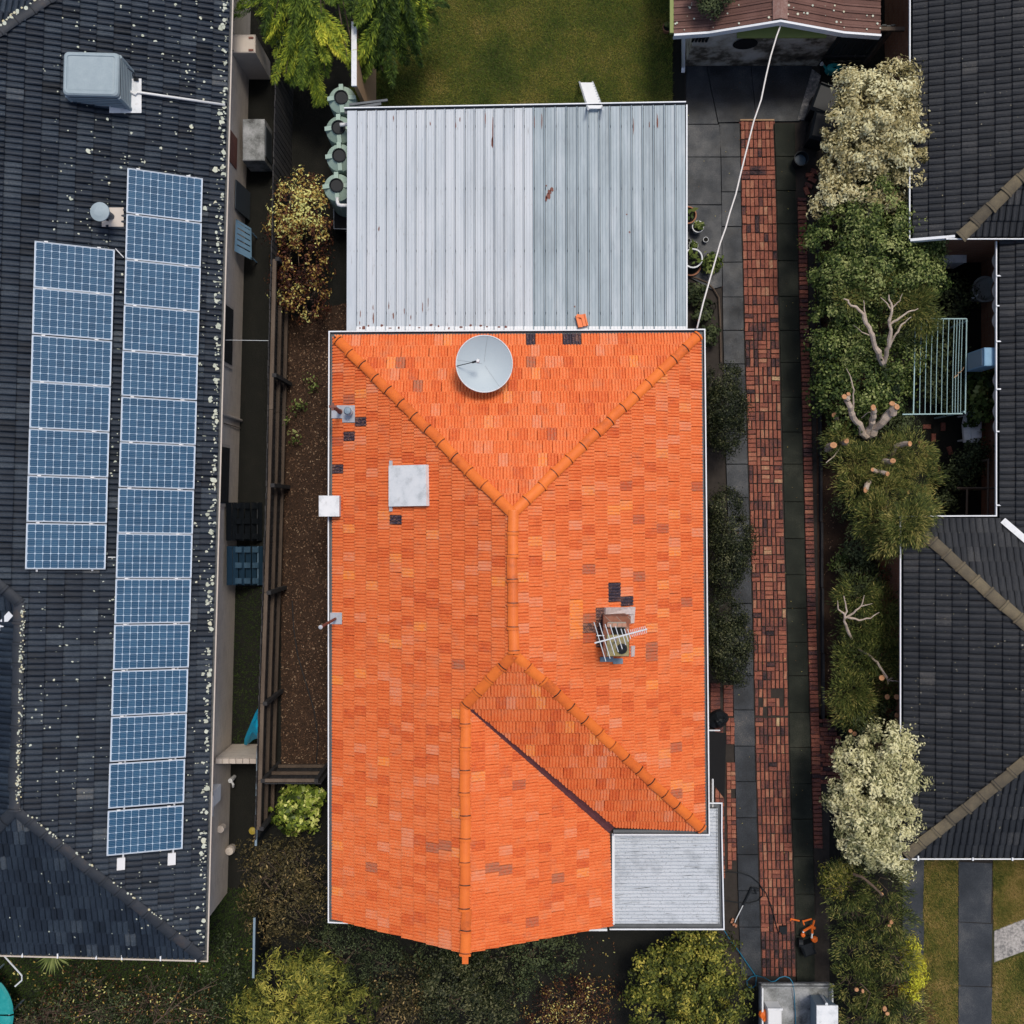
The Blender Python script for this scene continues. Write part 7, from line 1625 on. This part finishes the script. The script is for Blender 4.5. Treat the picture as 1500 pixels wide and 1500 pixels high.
plant('green_hedge', 'dark leafy undergrowth filling the garden bed between the pruned trees and the olive bush', 'hedge', [(1262, 800, 26, 1.0, .4), (1265, 850, 30, 1.0, .4), (1300, 1040, 26, 1.1, .4), (1270, 1060, 30, 1.2, .4), (1285, 620, 30, .9, .4), (1240, 650, 28, .8, .4), (1320, 620, 22, .9, .4), (1250, 740, 26, .9, .4)],
      330, 40, .075, .5, 'f_dark', clump=.13, tint=(.62, .22, .2), tr=.04, inner=.6)
plant('olive_bush', 'dark olive bush with a pale bare branch above the lower tiled wing', 'bush', [(1255, 875, 32, 1.5, .5), (1295, 892, 32, 1.5, .5, .04), (1260, 920, 30, 1.4, .5, -.06), (1300, 930, 36, 1.5, .5), (1280, 960, 40, 1.4, .5), (1325, 985, 30, 1.5, .5, .06), (1250, 970, 28, 1.2, .4), (1300, 1000, 30, 1.3, .4), (1245, 1015, 36, 1.3, .5, .05), (1250, 1040, 26, 1.2, .4, .02)],
      560, 58, .11, .12, 'f_olive', clump=.14, tint=(.38, .18, .18), needle=True, tr=.06, inner=.6)
bb_ = thing('bare_branch', 'pale bare branch spreading above the dark olive bush', 'branch', P(1246, 935))
g = G(); br([(1250, 945, .8), (1246, 932, 1.6), (1240, 918, 1.9), (1237, 905, 2.1), (1240, 890, 2.2), (1236, 873, 2.3)], .045, .012); br([(1238, 905, 2.1), (1250, 898, 2.2), (1262, 888, 2.3), (1266, 872, 2.4)], .03, .008); br([(1240, 904, 2.1), (1258, 908, 2.2), (1275, 905, 2.3), (1288, 897, 2.4)], .028, .008); br([(1238, 900, 2.1), (1228, 893, 2.2), (1227, 880, 2.3)], .024, .008); br([(1262, 888, 2.3), (1278, 884, 2.4)], .014, .005)
br([(1252, 948, 1.2), (1270, 958, 1.6), (1285, 970, 1.8), (1300, 993, 2.0)], .03, .022); 
for k in range(8): br([(1300, 996, 1.95), (1300+random.uniform(-8, 22), 990+random.uniform(-6, 14), 2.2)], .012, .004)
g.build('limb', MT['pale_bark'], bb_)
for (x, y, z, r) in ((1292, 993, 2.0, .09), (1300, 1021, 1.9, .085), (1314, 1021, 1.9, .085), (1314, 1048, 1.8, .08), (1314, 1062, 1.8, .08), (1246, 1071, 1.7, .07), (1252, 1075, 1.7, .08), (1267, 1108, 1.8, .07), (1256, 1108, 1.8, .07)):
    g = G(); g.tube([P(x-3, y-1, .3), P(x, y, z)], [r*.9, r*.72], 8); g.build('limb', MT['bark'], bb_); cut(bb_, x, y, z+.02, r*.74)
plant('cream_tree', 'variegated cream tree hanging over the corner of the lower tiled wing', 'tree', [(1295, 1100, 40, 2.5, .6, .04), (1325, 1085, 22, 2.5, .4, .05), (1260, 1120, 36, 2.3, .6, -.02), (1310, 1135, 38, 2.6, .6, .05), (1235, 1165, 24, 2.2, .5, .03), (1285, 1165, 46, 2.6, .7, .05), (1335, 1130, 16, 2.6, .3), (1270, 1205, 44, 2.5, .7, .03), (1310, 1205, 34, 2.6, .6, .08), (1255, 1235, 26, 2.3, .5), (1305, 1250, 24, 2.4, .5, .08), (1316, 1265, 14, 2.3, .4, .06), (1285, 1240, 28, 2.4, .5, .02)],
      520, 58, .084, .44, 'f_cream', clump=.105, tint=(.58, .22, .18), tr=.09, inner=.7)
plant('shrub', 'tangled dark green and brown hedge at the lower right', 'hedge', [(1240, 1300, 36, 1.3, .5), (1290, 1300, 40, 1.4, .5), (1250, 1350, 36, 1.2, .5), (1300, 1345, 40, 1.5, .5, .03), (1270, 1390, 44, 1.3, .5, .03), (1310, 1400, 34, 1.5, .5, .08), (1255, 1440, 40, 1.2, .5), (1300, 1450, 44, 1.4, .5), (1260, 1500, 40, 1.2, .5), (1310, 1500, 46, 1.3, .5)],
      430, 56, .10, .15, 'f_olive', clump=.125, tint=(.36, .26, .2), needle=True, tr=.05, inner=.6, tw=60)
plant('shrub', 'shrub strip right of the tangled hedge, its leaves coloured a sunlit yellow', 'shrub', [(1331, 1385, 13, 1.3, .4), (1338, 1410, 13, 1.3, .4), (1339, 1432, 12, 1.2, .4), (1334, 1450, 12, 1.1, .4)], 130, 40, .06, .3, 'f_bright', clump=.09, tint=(.55, .2, .15), tr=.03)  # warm sun on the hedge's right side is put into the leaf colour
plant('shrub', 'brown dry twiggy bush beside the path at the lower right edge', 'shrub', [(1330, 1475, 34, .8, .4), (1345, 1500, 30, .7, .3), (1320, 1440, 26, .9, .4)], 130, 36, .08, .12, 'f_brown', clump=.14, tint=(.40, .14, .15), needle=True, tw=50, tr=.03)
plant('shrub', 'yellow-tipped small bush at the start of the lower hedge under the cream tree', 'shrub', [(1225, 1285, 22, .9, .4), (1215, 1300, 14, .8, .3), (1240, 1275, 16, .9, .3)], 90, 30, .06, .5, 'f_yellow', clump=.11, tint=(.48, .2, .18), tr=.03)
plant('small_plant', 'yellow flowering plant beside the black bins', 'plant', [(1213, 174, 9, .5, .2), (1217, 163, 6, .5, .2)], 24, 16, .05, .6, 'f_bright', clump=.05, tint=(.6, .2, .15), tr=.012, h=.4)
plant('small_plant', 'pale green sprout in the shade of the garden bed between the pruned trees', 'plant', [(1238, 818, 12, .5, .2), (1228, 825, 10, .4, .2)], 24, 14, .09, .4, 'f_green', clump=.09, tint=(.6, .2, .15), tr=.012, h=.4)
plant('courtyard_shrub', 'dark leafy shrub in the courtyard beneath the grey box unit', 'shrub', [(1440, 560, 18, .8, .4), (1425, 575, 18, .7, .4), (1440, 585, 16, .7, .3), (1432, 610, 12, .8, .3)], 90, 18, .13, .75, 'f_green', clump=.11, tint=(.42, .16, .15), tr=.03)
plant('courtyard_shrub', 'dark foliage filling the courtyard under the clothesline', 'shrub', [(1385, 520, 28, .7, .3), (1370, 560, 26, .7, .3), (1395, 580, 24, .7, .3), (1380, 480, 22, .6, .3), (1400, 440, 26, .5, .3), (1385, 420, 22, .5, .3)], 200, 22, .09, .6, 'f_dark', clump=.14, tint=(.55, .2, .2), tr=.03)
plant('courtyard_shrub', 'dim bush in the darkest lower part of the courtyard', 'shrub', [(1420, 680, 24, .6, .3), (1400, 700, 22, .6, .3), (1380, 735, 18, .5, .3), (1430, 660, 16, .6, .3)], 120, 22, .08, .5, 'f_dark', clump=.13, tint=(.45, .2, .2), tr=.03)
plant('creeper', 'dark green plant overhanging the rusty garage roof at the top edge', 'plant', [(1040, 5, 18, 2.7, .25), (1055, -8, 18, 2.8, .25), (1030, -10, 20, 2.7, .25)], 100, 26, .07, .5, 'f_dark', clump=.09, tint=(.6, .2, .2), tr=.03)
pot(976, 45, .12, .22, 'terracotta', 'terracotta pot of green leaves on the lawn beside the garage', 30)
hl = thing('lopped_branches', 'sawn branch ends poking out of the tangled lower hedge', 'branches', P(1290, 1400))
for (x, y, r_) in ((1306, 1351, .05), (1303, 1356, .045), (1255, 1450, .05), (1264, 1452, .045), (1296, 1478, .065), (1300, 1485, .05), (1292, 1310, .045)):
    g = G(); e = P(x, y, 1.85); g.tube([P(x-8, y-6, .8), e], [r_, r_*.9], 8); g.build('limb', MT['bark'], hl); cut(hl, x, y, 1.87, r_, (random.uniform(-.3, .3), random.uniform(-.3, .3), 1))
for pts_, a_, b_ in (([(1250, 1280, 1.7), (1262, 1284, 1.85), (1280, 1298, 1.9), (1292, 1312, 1.9)], .035, .028), ([(1260, 1440, 1.7), (1275, 1455, 1.8), (1268, 1478, 1.8)], .012, .005), ([(1310, 1400, 1.8), (1322, 1415, 1.8), (1316, 1440, 1.8)], .010, .004)):
    g = G(); br(pts_, a_, b_); g.build('twig', MT['bark'], hl)
# grey-green scum of lichen on the garage roof
g = G()
for k in range(46):
    i = random.choice((0, 1, 1, 2, 2, 3)); a, b = pts2[i], pts2[i+1]; t = random.random(); p = a.lerp(b, t); y = yf+abs(random.gauss(0, .5)); r = random.uniform(.008, .03)
    g.add([(p.x+r*math.cos(q), y+r*math.sin(q), p.z+.031) for q in [2*math.pi*k2/7 for k2 in range(7)]], (tuple(range(7)),), random.uniform(-.2, .3))
g.build('lichen', MT['lichen'], ga, stuff=True)
